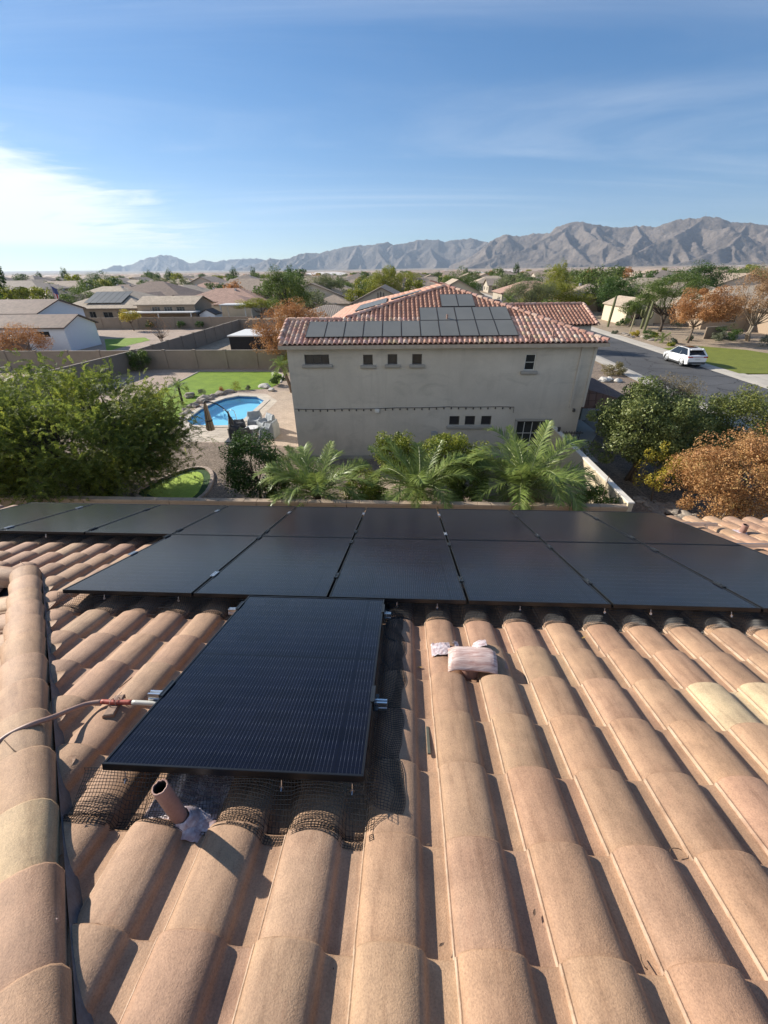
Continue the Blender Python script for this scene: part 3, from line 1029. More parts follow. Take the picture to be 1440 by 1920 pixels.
b = MB(); bc = rp(*roof_uv(215, 1328, .075), .078)
b.box(bc - RD * 0.0, (.055, .17, .045), axes=(RE * .96 + RD * .28, RD * .96 - RE * .28, RN), bevel=.005)
b.build('block', mat('painted_rubber', (0.30, .19, .13), .7, .2, 25, .3, 100), blk)
b = MB()
for dv in (-.012, .014):
    c_ = full[8 * 6] + RD * dv * .4 + RE * dv
    b.tube([c_ + RD * (.020 * math.cos(t)) + RN * (.022 * math.sin(t)) for t in np.linspace(-1.2, 4.3, 12)], .0022, 5)
b.tube([full[8 * 6] + RN * .015, full[8 * 6] + RN * .03 + RD * .05 + RE * .01], .0022, 5)
b.build('strap', M_PINKPAINT, blk)
# wire end poking up from the cap at left, bits and pieces lying about
def bit(name, label, cat, pts, r, m, group=None, n=5):
    root = MB()
    root.tube([rp(*roof_uv(x, y, w), w) for x, y, w in pts], r, n)
    return tag(root.build(name, m), label, cat, group)
M_TWIG = mat('dry_twig', (0.12, .075, .045), .8, .3, 40)
u0_, v0_ = roof_uv(803, 1366, .02); u1_, v1_ = roof_uv(803, 1417, .02)
b = MB(); pm = (rp(u0_, v0_, .030) + rp(u1_, v1_, .030)) / 2
b.box(pm, (.016, abs(v0_ - v1_), .010), axes=(RE, RD, RN), bevel=.002)
tag(b.build('metal_strip', mat('dull_green_metal', (.085, .085, .062), .55, .25, 30)), 'short dark metal strip lying in the tile pan right of the single nearest panel', 'metal strip')
bit('wire_end', 'dark tie wire end poking out of the hip cap below the conduit', 'wire', [(8, 1388, .17), (22, 1403, .178), (50, 1425, .17), (56, 1428, .168)], .0022, M_TWIG)
bit('tie_wire', 'crossed dark tie wires on the hip end at the far left', 'wire', [(38, 1053, .15), (52, 1064, .185)], .003, M_TWIG)
bit('twig', 'thin dark twig lying in a pan beside the hip, left of the single panel', 'twig', [(224, 1289, .03), (245, 1272, .035), (268, 1260, .03), (277, 1254, .03)], .0035, M_TWIG)
bit('twig', 'small curled twig in a pan on the right, halfway down the frame', 'twig', [(1256, 1597, .03), (1257, 1592, .034), (1263, 1590, .036), (1272, 1591, .034), (1278, 1594, .03)], .0016, M_TWIG)
bit('twig', 'dry sprig in a pan near the lower right corner', 'twig', [(1201, 1790, .02), (1203, 1802, .03), (1208, 1812, .03), (1214, 1818, .02)], .0018, M_TWIG)
def dry_leaf(px, py, w, size, label, color, ang=0):
    u, v = roof_uv(px, py, w)
    b = MB()
    c, s = math.cos(ang), math.sin(ang)
    def q(x, y, z): return rp(u + (x * c - y * s) * size, v + (x * s + y * c) * size, w + z * size)
    b.add([q(-1, 0, .1), q(-.3, .38, .25), q(.5, .3, .2), q(1, 0, .35), q(.5, -.3, .25), q(-.3, -.38, .3), q(0, 0, .0)], [(0, 6, 1), (1, 6, 2), (2, 6, 3), (3, 6, 4), (4, 6, 5), (5, 6, 0)])
    return tag(b.build('dry_leaf', color, smooth=True), label, 'leaf', 'dry leaves on the tiles')
M_DRY = mat('dry_leaf', (.33, .20, .06), .7, .3, 50)
M_DRY2 = mat('dark_dry_leaf', (.09, .055, .035), .8, .3, 50)
dry_leaf(1094, 1196, .085, .022, 'curled yellow leaf on a tile barrel just below the array, right of the vent hood', M_DRY, .6)
dry_leaf(787, 1252, .02, .020, 'yellowish dry leaf in the shaded pan left of the vent hood', M_DRY, .1)
dry_leaf(826, 1445, .03, .012, 'tiny brown leaf at a tile joint below the metal strip', M_DRY2, .9)
dry_leaf(802, 1584, .03, .010, 'dark speck of leaf at a tile joint below the wire mesh', M_DRY2, .2)
dry_leaf(1002, 1712, .03, .012, 'dark dry leaf in a pan at lower centre', M_DRY2, 1.2)
dry_leaf(828, 1772, .03, .011, 'dark dry leaf at the pan edge near the bottom of the frame', M_DRY2, .5)
b = MB()
for k in range(90):                     # grit and seed husks gathered in the pans
    i = random.randint(-3, 9)
    u = U_OFF + i * PITCH_U + random.uniform(.118, .185)
    v = V_OFF + PITCH_V * random.randint(-1, 5) - random.uniform(.0, .12) * random.random()
    r = random.uniform(.0012, .0035)
    p = rp(u, v, .024 + r * .3)
    b.lathe(p, [(0, -r), (r, 0), (0, r * .8)], 5, axis=(random.random(), random.random(), 1))
tag(b.build('grit', M_DRY2), 'specks of dark grit and seed husks lying in the tile pans', 'debris', kind='stuff')
# pipe at the right, beyond the array
vp2, _, _, b2 = pipe_vent('vent_pipe', 'pink painted vent pipe past the right end of the panel array', 1390, 999, 0.05, .17, .040)
bb = MB(); bb.lathe(b2, [(.15, -.005), (.07, .03), (.05, .05), (.041, .052)], 16); bb.build('flashing', M_FOIL, vp2, smooth=True)
# ------------------------------------------------------------------ ground, streets, walls and the neighbouring house
def plan(pts, z=0.0):
    return [tuple(at(x, y, z)[:2]) for x, y in pts]
def signed(p):
    return sum(p[i][0] * p[(i + 1) % len(p)][1] - p[(i + 1) % len(p)][0] * p[i][1] for i in range(len(p))) / 2
def ccw(p):
    return list(p) if signed(p) > 0 else list(p)[::-1]
def sheet_poly(name, pts, z, m, holes=(), kind='structure'):
    loops = [[Vector((x, y, 0)) for x, y in ccw(pts)]] + [[Vector((x, y, 0)) for x, y in ccw(h)[::-1]] for h in holes]
    tris = geometry.tessellate_polygon(loops)
    V = [(v.x, v.y, z) for l in loops for v in l]
    F = []
    for t in tris:
        a, b, c = (V[i] for i in t)
        F.append(t if (b[0] - a[0]) * (c[1] - a[1]) - (b[1] - a[1]) * (c[0] - a[0]) > 0 else t[::-1])
    b = MB(); b.add(V, F)
    o = b.build(name, m)
    if kind: o['kind'] = kind
    return o
def smooth_loop(pts, n=5):
    P = [np.array((p[0], p[1], 0.0)) for p in pts]
    out = []
    k = len(P)
    for i in range(k):
        p0, p1, p2, p3 = P[i - 1], P[i], P[(i + 1) % k], P[(i + 2) % k]
        for j in range(n):
            t = j / n
            q = .5 * ((2 * p1) + (-p0 + p2) * t + (2 * p0 - 5 * p1 + 4 * p2 - p3) * t * t + (-p0 + 3 * p1 - 3 * p2 + p3) * t ** 3)
            out.append((q[0], q[1]))
    return out
def gravel_mat(name, c, var=.25, scale=.5, fs=22, chips=.5, bump=.6):
    m, t, b = new_mat(name)
    g = NT(t)
    P = g.pos()
    big = g.noise(P, scale, 6, .65)
    vor = g.n('ShaderNodeTexVoronoi', {'Vector': P, 'Scale': fs})
    col = g.ramp(big, [(.3, tuple(x * (1 - var) for x in c)), (.7, tuple(x * (1 + var) for x in c))])
    chip = g.n('ShaderNodeSeparateColor', {0: vor.outputs['Color']}).outputs[0]
    col = g.mix(1.0, col, g.ramp(chip, [(0, 1 - chips), (1, 1 + chips * .6)]), 'MULTIPLY')
    t.links.new(col, b.inputs['Base Color'])
    b.inputs['Roughness'].default_value = .92
    b.inputs['Specular IOR Level'].default_value = .2
    t.links.new(g.bump(vor.outputs['Distance'], bump, .02), b.inputs['Normal'])
    return m
def lawn_mat(name, c, dark, scale=1.1, stripe=None):
    m, t, b = new_mat(name)
    g = NT(t)
    P = g.pos()
    n1 = g.noise(P, scale, 5, .65, .5)
    n2 = g.noise(P, 26, 3, .7)
    n3 = g.noise(g.mapping(P, (1, 5, 1), (0, 0, .35)), .9, 4, .6)
    f = g.math('ADD', g.math('MULTIPLY', n1, .55), g.math('MULTIPLY', n3, .45))
    col = g.ramp(f, [(.33, dark), (.60, c)])
    col = g.mix(1.0, col, g.ramp(n2, [(.3, .62), (.7, 1.25)]), 'MULTIPLY')
    t.links.new(col, b.inputs['Base Color'])
    b.inputs['Roughness'].default_value = .8
    b.inputs['Specular IOR Level'].default_value = .2
    t.links.new(g.bump(n2, .7, .04), b.inputs['Normal'])
    return m
M_GRAVEL = gravel_mat('brown_gravel', (.25, .195, .15))
M_GRAVEL2 = gravel_mat('pinkish_decomposed_granite', (.40, .31, .245), .15, .4, 30, .35, .4)
M_GRAVEL3 = gravel_mat('tan_gravel', (.36, .28, .20), .2, .3, 14, .4)
M_LAWN = lawn_mat('lawn_grass', (.225, .330, .030), (.125, .215, .020))
M_LAWN2 = lawn_mat('dry_lawn_grass', (.215, .235, .045), (.145, .165, .035))
M_TURF = lawn_mat('artificial_turf', (.42, .56, .09), (.30, .44, .06), 3)
M_TURFD = lawn_mat('darker_turf_fringe', (.045, .10, .025), (.03, .07, .02), 3)
M_CONC = mat('pale_concrete', (.50, .45, .38), .85, .12, .6, .15, 40, .15)
M_ASPH = mat('asphalt', (.092, .092, .095), .88, .25, .16, .28, 26, .3, .01)
def crack_lines(m):
    t = m.node_tree; g = NT(t); bc = t.nodes['Principled BSDF'].inputs['Base Color']; src = bc.links[0].from_socket
    P = g.pos(); wv = g.n('ShaderNodeVectorMath', {0: P, 1: g.n('ShaderNodeVectorMath', {0: g.n('ShaderNodeTexNoise', {'Vector': P, 'Scale': .7}).outputs['Color'], 1: (1.6, 1.6, 0)}, operation='MULTIPLY').outputs[0]}, operation='ADD').outputs[0]
    v = g.n('ShaderNodeTexVoronoi', {'Vector': wv, 'Scale': .22}, feature='DISTANCE_TO_EDGE')
    k = g.math('LESS_THAN', v.outputs[0], .010)
    t.links.new(g.mix(g.math('MULTIPLY', k, .8), src, (.028, .028, .030)), bc)
crack_lines(M_ASPH)
M_KERB = mat('kerb_concrete', (.46, .42, .36), .85, .12, 1.2, .15, 40, .15)

# ground sheet with an opening for the pool basin; it reaches the foot of the mountains and rises gently there
pool_px = [(348, 788), (360, 798), (408, 799), (438, 798), (455, 789), (497, 751), (482, 744), (447, 742.5), (423, 747), (403, 754), (376, 768), (357, 782)]
POOL = ccw(plan(pool_px))
def offset_loop(P, d):
    out = []
    n = len(P)
    for i in range(n):
        a, b, c = (np.array(P[(i + k) % n]) for k in (-1, 0, 1))
        n1 = np.array([(b - a)[1], -(b - a)[0]]); n1 /= np.linalg.norm(n1) + 1e-9
        n2 = np.array([(c - b)[1], -(c - b)[0]]); n2 /= np.linalg.norm(n2) + 1e-9
        m_ = n1 + n2; m_ /= max(.5, float(m_ @ m_) / 2) ** 1
        out.append(tuple(b + m_ * d))
    return out
POOL_OUT = offset_loop(POOL, .36)
def ground_z(r, az=0.0):
    t = max(0.0, r - 1400)
    return 0.0000009 * t * t * (0.55 + 0.45 * min(1, max(0, (az + .25) / .8))) if t > 0 else 0.0
def ground_mat():
    m, t, b = new_mat('desert_ground')
    g = NT(t)
    P = g.pos()
    near = g.noise(P, .35, 6, .65)
    mid = g.noise(P, .035, 6, .7, .4)
    far = g.noise(P, .0045, 6, .72, .6)
    c = g.ramp(near, [(.3, (.26, .20, .145)), (.7, (.38, .30, .22))])
    c = g.mix(g.ramp(mid, [(.50, 0.0), (.62, .8)]), c, (.075, .090, .045))
    c = g.mix(g.ramp(far, [(.52, 0.0), (.66, .55)]), c, (.20, .19, .14))
    chips = g.n('ShaderNodeTexVoronoi', {'Vector': P, 'Scale': 16})
    c = g.mix(1.0, c, g.ramp(g.n('ShaderNodeSeparateColor', {0: chips.outputs['Color']}).outputs[0], [(0, .7), (1, 1.2)]), 'MULTIPLY')
    t.links.new(c, b.inputs['Base Color'])
    b.inputs['Roughness'].default_value = .95
    b.inputs['Specular IOR Level'].default_value = .15
    return m
M_GROUND = ground_mat()
NR = 72
ring0 = [(60 * math.cos(2 * math.pi * k / NR) - 5, 60 * math.sin(2 * math.pi * k / NR) + 30) for k in range(NR)]
gb = MB()
loops = [[Vector((x, y, 0)) for x, y in ring0], [Vector((x, y, 0)) for x, y in POOL_OUT[::-1]]]
tr = geometry.tessellate_polygon(loops)
V = [(v.x, v.y, 0) for l in loops for v in l]
gb.add(V, [t if (V[t[1]][0] - V[t[0]][0]) * (V[t[2]][1] - V[t[0]][1]) - (V[t[1]][1] - V[t[0]][1]) * (V[t[2]][0] - V[t[0]][0]) > 0 else t[::-1] for t in tr])
radii = [60, 120, 250, 500, 900, 1400, 1900, 2500, 3200, 4000, 5000, 6200, 7600, 9500, 12000, 15000]
rings = []
for r in radii:
    w_ = 0 if r == 60 else 1
    rings.append([(r * math.cos(2 * math.pi * k / NR) + (-5 if r == 60 else -5 * 60 / r), r * math.sin(2 * math.pi * k / NR) + (30 if r == 60 else 30 * 60 / r), ground_z(r, math.pi / 2 - 2 * math.pi * k / NR if k <= NR // 2 else -1)) for k in range(NR)])
gb.add([p for rg in rings for p in rg], [(i * NR + k, (i + 1) * NR + k, (i + 1) * NR + (k + 1) % NR, i * NR + (k + 1) % NR) for i in range(len(rings) - 1) for k in range(NR)])
g_ = gb.build('ground', M_GROUND, smooth=False)
g_['kind'] = 'structure'

# ---- street
def T(a, b, z=0.0): return TOWN(a, b, z)
def tplan(pts): return [tuple(T(a, b)[:2]) for a, b in pts]
RA0, RA1 = 21.65, 29.1
sheet_poly('road', tplan([(RA0, -40), (RA1, -40), (RA1, 330), (RA0, 330)]), .012, M_ASPH)
for nm, a0, a1 in (('kerb', RA0 - .55, RA0 + .003), ('kerb', RA1 - .003, RA1 + .55)):
    k = MB()
    inner = a1 if a0 < RA0 - .1 else a0
    k.add([T(a0, -40), T(a1, -40), T(a1, 330), T(a0, 330), T(a0, -40, .09 if inner == a1 else .02), T(a1, -40, .02 if inner == a1 else .09), T(a1, 330, .02 if inner == a1 else .09), T(a0, 330, .09 if inner == a1 else .02)],
          [(4, 5, 6, 7), (0, 1, 5, 4), (2, 3, 7, 6), (0, 4, 7, 3), (1, 2, 6, 5)])
    tag(k.build(nm, M_KERB), kind='structure')
tag(sheet_poly('pavement', tplan([(RA1 + .55, -40), (RA1 + 1.75, -40), (RA1 + 1.75, 330), (RA1 + .55, 330)]), .092, M_CONC))
sheet_poly('pavement', tplan([(RA0 - 1.75, -40), (RA0 - .55, -40), (RA0 - .55, 330), (RA0 - 1.75, 330)]), .092, M_CONC)
DRIVE = tplan([(RA1 + 1.76, 33.2), (52, 32.2), (52, 40.6), (RA1 + 1.76, 40.0)])
sheet_poly('driveway', DRIVE, .095, M_CONC)
FAR_LAWN = plan([(1243, 653), (1300, 648), (1400, 656), (1475, 668), (1475, 701), (1386, 700), (1320, 680)], .1)
sheet_poly('right_lawn', FAR_LAWN, .10, M_LAWN2)
sheet_poly('front_gravel', tplan([(RA1 + 1.76, 49), (48, 49), (48, 110), (RA1 + 1.76, 110)]), .096, M_GRAVEL3)
sheet_poly('front_gravel', tplan([(10.5, 10), (RA0 - 1.76, 10), (RA0 - 1.76, 60), (10.5, 60)]), .004, M_GRAVEL)
# ---- yards round the neighbouring house
HF = Frame(-.03)
def hp(a, b, z=0.0): return HF(a, b, z)
sheet_poly('side_yard', [tuple(p[:2]) for p in (T(-30, 6.3), T(12, 6.3), hp(10.4, 20.1), hp(-5.2, 20.1), hp(-5.2, 23), T(-14, 22), T(-30, 22))], .004, M_GRAVEL)
lawn_px = [(374, 697), (516, 697), (531, 703), (526, 718), (505, 729), (440, 733), (390, 746), (352, 768), (334, 800), (215, 812), (240, 770), (287, 741)]
LAWN = plan(lawn_px)
sheet_poly('lawn', LAWN, .020, M_LAWN)
sheet_poly('back_yard_gravel', plan([(250, 689), (516, 688), (560, 690), (560, 838), (342, 829), (120, 826), (180, 730)]), .008, M_GRAVEL2, holes=[POOL_OUT])
def kerb_strip(name, pts, w, h, m, label=None, cat='edging', closed=False):
    """a run of short concrete edging lengths"""
    P = [np.array([p[0], p[1], 0.0]) for p in pts]
    root = empty(name, P[0], label, cat)
    n = len(P)
    for i in range(n if closed else n - 1):
        a, b = P[i], P[(i + 1) % n]
        L = np.linalg.norm(b - a)
        k = max(1, int(L / 1.1))
        for j in range(k):
            c = a + (b - a) * (j + .5) / k
            q = MB(); q.box(c + np.array([0, 0, h / 2]), (L / k - .012, w, h), math.atan2((b - a)[1], (b - a)[0]), bevel=.012)
            q.build('edging_block', m, root)
    return root
kerb_strip('lawn_edging', [LAWN[-1], LAWN[0], LAWN[1], LAWN[2], LAWN[3]], .14, .07, M_KERB, 'pale concrete edging along the far sides of the lawn by the pool')
green_px = [(262, 931), (276, 914), (310, 899), (345, 885), (374, 880), (391, 886), (394, 903), (378, 931), (330, 950)]
GREEN = smooth_loop(ccw(plan(green_px)), 4)
sheet_poly('putting_green', GREEN, .016, M_TURFD)
sheet_poly('putting_green', offset_loop(GREEN, -.32), .022, M_TURF)
kerb_strip('green_edging', offset_loop(GREEN, .10), .16, .12, mat('pinkish_edging', (.42, .33, .27), .85, .12, 3), 'curved pinkish kerb round the small bright putting green', closed=True)
M_PAVER = None
def paver_mat(name, c1, c2, mort, sx=4.2, rot=.6, offs=.5):
    m, t, b = new_mat(name)
    g = NT(t)
    br = g.n('ShaderNodeTexBrick', {'Vector': g.mapping(g.pos(), (1, 1, 1), (0, 0, rot)), 'Color1': c1, 'Color2': c2, 'Mortar': mort, 'Scale': sx, 'Mortar Size': .022, 'Bias': 0.0, 'Brick Width': .9, 'Row Height': .45})
    col = g.mix(1.0, br.outputs[0], g.ramp(g.noise(g.pos(), .8, 5, .65), [(.3, .82), (.7, 1.1)]), 'MULTIPLY')
    t.links.new(col, b.inputs['Base Color'])
    b.inputs['Roughness'].default_value = .85
    t.links.new(g.bump(br.outputs['Fac'], .35, -.01), b.inputs['Normal'])
    return m
M_PAVER = paver_mat('clay_pavers', (.50, .39, .29), (.43, .325, .24), (.30, .24, .18))
M_DECK = paver_mat('pool_deck_slabs', (.56, .48, .38), (.52, .44, .345), (.36, .30, .24), 1.1, .2)
PATIO = plan([(433, 829), (560, 838), (556, 760), (548, 734), (516, 731), (498, 741), (512, 752), (466, 800), (440, 812)])
sheet_poly('patio', PATIO, .012, M_PAVER)
sheet_poly('pool_deck', plan([(326, 798), (343, 829), (434, 829.5), (446, 812), (472, 800), (520, 752), (500, 739), (446, 736.5), (412, 744), (365, 768), (340, 784)]), .016, M_DECK, holes=[POOL_OUT])
sheet_poly('side_path', plan([(655, 895), (760, 895), (760, 935), (640, 935)]), .012, M_PAVER)
# ---- pool
M_PLASTER = mat('pool_plaster', (.26, .62, .80), .6, .06, .5)
M_WTILE = mat('pool_waterline_tile', (.06, .16, .32), .25, .3, 6)
def water_mat():
    m, t, b = new_mat('pool_water')
    g = NT(t)
    w = g.noise(g.pos(), 3.0, 3, .6)
    bn = g.bump(w, .08, .05)
    fr = g.n('ShaderNodeFresnel', {'IOR': 1.33, 'Normal': bn})
    gl = g.n('ShaderNodeBsdfGlossy', {'Roughness': .03, 'Normal': bn})
    trn = g.n('ShaderNodeBsdfTransparent', {'Color': (.84, .97, 1.0)})
    fac = g.math('MULTIPLY', fr.outputs[0], g.math('SUBTRACT', 1.0, g.n('ShaderNodeNewGeometry').outputs['Backfacing']))
    mx_ = g.n('ShaderNodeMixShader', {0: fac, 1: trn.outputs[0], 2: gl.outputs[0]})
    t.links.new(mx_.outputs[0], t.nodes['Material Output'].inputs[0])
    return m
pool = empty('swimming_pool', (POOL[0][0], POOL[0][1], 0), 'blue swimming pool with pale coping beside the paved patio', 'pool')
n = len(POOL)
b = MB()
b.add([(x, y, -.06) for x, y in POOL] + [(x, y, -.46) for x, y in POOL], [(i, n + i, n + (i + 1) % n, (i + 1) % n) for i in range(n)])
ctr = np.mean(np.array(POOL), axis=0)
b.add([(x, y, -.46) for x, y in POOL], [tuple(range(n))])
b.build('basin', M_PLASTER, pool)
inn = offset_loop(POOL, -.004)
b = MB(); b.add([(x, y, .0) for x, y in inn] + [(x, y, -.20) for x, y in inn], [(i, n + i, n + (i + 1) % n, (i + 1) % n) for i in range(n)])
b.build('waterline_tiles', M_WTILE, pool)
wo_ = sheet_poly('water', offset_loop(POOL, -.008), -.11, water_mat(), kind=None)
adopt(wo_, pool)
M_COPE = mat('coping_stone', (.58, .51, .42), .8, .12, 2, .15, 40, .2)
for i in range(n):
    a, b_ = np.array(POOL[i] + (0,)), np.array(POOL[(i + 1) % n] + (0,))
    ao, bo_ = np.array(POOL_OUT[i] + (0,)), np.array(POOL_OUT[(i + 1) % n] + (0,))
    L = np.linalg.norm(b_ - a); k = max(1, round(L / .85))
    for j in range(k):
        s0, s1 = (j + .012) / k, (j + .988) / k
        q = MB()
        P4 = [a + (b_ - a) * s0, ao + (bo_ - ao) * s0, ao + (bo_ - ao) * s1, a + (b_ - a) * s1]
        inn_d = (P4[0] - P4[1]) * .07
        P4[0] = P4[0] + inn_d; P4[3] = P4[3] + inn_d
        if signed([tuple(p[:2]) for p in P4]) < 0: P4 = P4[::-1]
        q.poly([tuple(p[:2]) for p in P4], -.03, .045)
        q.build('coping_slab', M_COPE, pool)
# handrail
b = MB()
for dx_ in (0, .38):
    p0 = at(433 + dx_ * 28, 792, 0)
    pts = [p0 + np.array([.05, .0, 0]), p0 + np.array([0, .05, .55]), p0 + np.array([-.12, .1, .78]), p0 + np.array([-.42, .22, .72]), p0 + np.array([-.55, .28, .2])]
    b.tube(spline(pts, 4), .022, 6)
tag(b.build('pool_handrail', flat('stainless', (.7, .72, .74), .2, 1.0), smooth=True), 'curved steel handrail at the near end of the pool', 'handrail')

# ---- block walls
M_BLOCK = mat('tan_block_wall', (.31, .245, .185), .92, .12, .8, .2, 30, .4, .01)
M_BLOCK2 = mat('warm_block_wall', (.36, .27, .19), .92, .12, .8, .2, 30, .4, .01)
M_CAPB = mat('wall_cap', (.33, .275, .22), .9, .12, 1.5, .2, 30, .3)
def block_wall(label, p0, p1, h=1.8, th=.16, panel_w=3.0, m=None, pil=True, cap=None, blocks=False):
    p0, p1 = np.array([p0[0], p0[1], 0.0]), np.array([p1[0], p1[1], 0.0])
    m = m or M_BLOCK
    L = np.linalg.norm(p1 - p0); yaw = math.atan2((p1 - p0)[1], (p1 - p0)[0])
    d = (p1 - p0) / L
    root = empty('block_wall', p0, label, 'wall')
    k = max(1, round(L / panel_w))
    for i in range(k):
        c = p0 + d * (L * (i + .5) / k)
        q = MB(); q.box(c + np.array([0, 0, h / 2]), (L / k - .03, th, h), yaw); q.build('wall_panel', m, root)
        if blocks:
            nb = max(1, round(L / k / .42))
            for j in range(nb):
                cc = p0 + d * (L * i / k + L / k * (j + .5) / nb)
                q = MB(); q.box(cc + np.array([0, 0, h + .047]), (L / k / nb - .010, th + .03, .09), yaw, bevel=.006); q.build('cap_block', cap or m, root)
        else:
            q = MB(); q.box(c + np.array([0, 0, h + .033]), (L / k - .008, th + .05, .06), yaw, bevel=.01); q.build('cap_block', cap or M_CAPB, root)
    if pil:
        for i in range(k + 1):
            c = p0 + d * (L * i / k)
            q = MB(); q.box(c + np.array([0, 0, h / 2 + .06]), (.30, th + .12, h + .12), yaw); q.build('pilaster', m, root)
    return root
PW_ = at(250, 658, 1.8); PE_ = at(515, 657, 1.8)
BW0 = TOWN.inv(PW_)[0]; BWb = (TOWN.inv(PW_)[1] + TOWN.inv(PE_)[1]) / 2
block_wall('tan block wall with pilasters across the far end of the pool yard', T(BW0, BWb), T(10, BWb), 1.8, panel_w=3.2)
DV = TOWN.inv(at(445, 600, 1.8))
block_wall('long tan block wall running away from the pool yard between two gardens', T(BW0, BWb + .2), T(BW0, DV[1]), 1.8, panel_w=3.4)
block_wall('short far wall closing the garden behind the black carport', T(BW0 + .2, DV[1]), T(BW0 + 26, DV[1]), 1.8, panel_w=3.4)
block_wall('brown block wall in front of the tan house with white rooftop panels', T(-75, DV[1] + 5), T(BW0 - .3, DV[1] + 5), 1.8, panel_w=3.4)
block_wall('brown block wall at the foot of the white house behind the feathery tree', T(-62, BWb - .2), T(BW0 - .2, BWb - .2), 1.8, panel_w=3.4)
LWp = TOWN.inv(at(140, 700, 1.8))
block_wall('block wall sloping out of sight behind the feathery tree towards the near garden', T(BW0, BWb - .4), T(BW0 - 2.5, 24), 1.8, panel_w=3.4, pil=False)
block_wall('low wall with square cap blocks just below the near eave', T(-24, 12.33), T(7.42, 12.33), 1.64, .20, 3.3, M_BLOCK2, False, mat('warm_cap', (.40, .30, .21), .9, .12, 2, .2, 30, .3), blocks=True)
W0, W1 = hp(7.95, 20.1), T(7.62, 12.45)
block_wall('cream wall running from the neighbouring house towards the viewer', W0, W1, 1.72, .18, 3.9, mat('cream_stucco', (.62, .52, .37), .9, .08, 1.2, .15, 40, .3), False, mat('white_cap', (.66, .61, .53), .85, .08, 2))

# ---- the neighbouring house
M_WALLN = None
def stucco_wall(name, c, stain=.25):
    m, t, b = new_mat(name)
    g = NT(t)
    P = g.pos()
    n1 = g.noise(P, .55, 6, .62, .3)
    n2 = g.noise(g.mapping(P, (.55, .55, 1.2)), 1.4, 6, .68, .6)
    n3 = g.noise(P, 45, 3, .7)
    n4 = g.noise(g.mapping(P, (3.0, 3.0, .22)), 1.0, 4, .6)
    col = g.ramp(n1, [(.3, tuple(x * (1 - stain * .4) for x in c)), (.7, tuple(x * (1 + stain * .3) for x in c))])
    col = g.mix(g.ramp(n2, [(.54, 0.0), (.72, .55)]), col, tuple(x * (1 - stain) for x in c))
    col = g.mix(g.ramp(n4, [(.56, 0.0), (.72, .30)]), col, tuple(x * (1 - stain) for x in c))
    col = g.mix(1.0, col, g.ramp(n3, [(.3, .90), (.7, 1.06)]), 'MULTIPLY')
    t.links.new(col, b.inputs['Base Color'])
    b.inputs['Roughness'].default_value = .93
    b.inputs['Specular IOR Level'].default_value = .2
    t.links.new(g.bump(n3, .5, .012), b.inputs['Normal'])
    return m
M_WALLN = stucco_wall('greige_stucco', (.53, .485, .415), .32)
M_TRIM = mat('grey_trim', (.33, .31, .275), .85, .08, 2)
def glass_mat(name, c=(.02, .022, .022), rough=.06):
    m, t, b = new_mat(name)
    g = NT(t)
    n = g.noise(g.pos(), .8, 3, .5)
    t.links.new(g.ramp(n, [(.35, c), (.7, tuple(x * 2.2 for x in c))]), b.inputs['Base Color'])
    b.inputs['Roughness'].default_value = rough
    b.inputs['Specular IOR Level'].default_value = .5
    t.links.new(g.bump(n, .02, .02), b.inputs['Normal'])
    return m
M_GLASS = glass_mat('window_glass')
M_SCREEN = mat('sun_screen', (.028, .025, .027), .7, .1, 8)
M_WFRAME = flat('pale_window_frame', (.42, .40, .35), .5)
M_DFRAME = flat('dark_window_frame', (.06, .055, .05), .5)
def wall_open(mb, fr, a0, a1, b, z0, z1, openings, depth, facing=-1, mi=0, axis='a'):
    """wall face in the plane b (or a, when axis='b') with rectangular openings and their reveals"""
    xs = sorted({a0, a1} | {o[0] for o in openings} | {o[1] for o in openings})
    zs = sorted({z0, z1} | {o[2] for o in openings} | {o[3] for o in openings})
    pt = (lambda s, d, z: fr(s, b - facing * d, z)) if axis == 'a' else (lambda s, d, z: fr(b - facing * d, s, z))
    for i in range(len(xs) - 1):
        for j in range(len(zs) - 1):
            cx, cz = (xs[i] + xs[i + 1]) / 2, (zs[j] + zs[j + 1]) / 2
            if any(o[0] < cx < o[1] and o[2] < cz < o[3] for o in openings): continue
            mb.face([pt(xs[i], 0, zs[j]), pt(xs[i + 1], 0, zs[j]), pt(xs[i + 1], 0, zs[j + 1]), pt(xs[i], 0, zs[j + 1])], mi)
    for o in openings:
        A, B, Z, Y = o[:4]
        for q in (((A, Z), (B, Z)), ((B, Z), (B, Y)), ((B, Y), (A, Y)), ((A, Y), (A, Z))):
            (s0, t0), (s1, t1) = q
            mb.face([pt(s0, 0, t0), pt(s1, 0, t1), pt(s1, depth, t1), pt(s0, depth, t0)], mi)
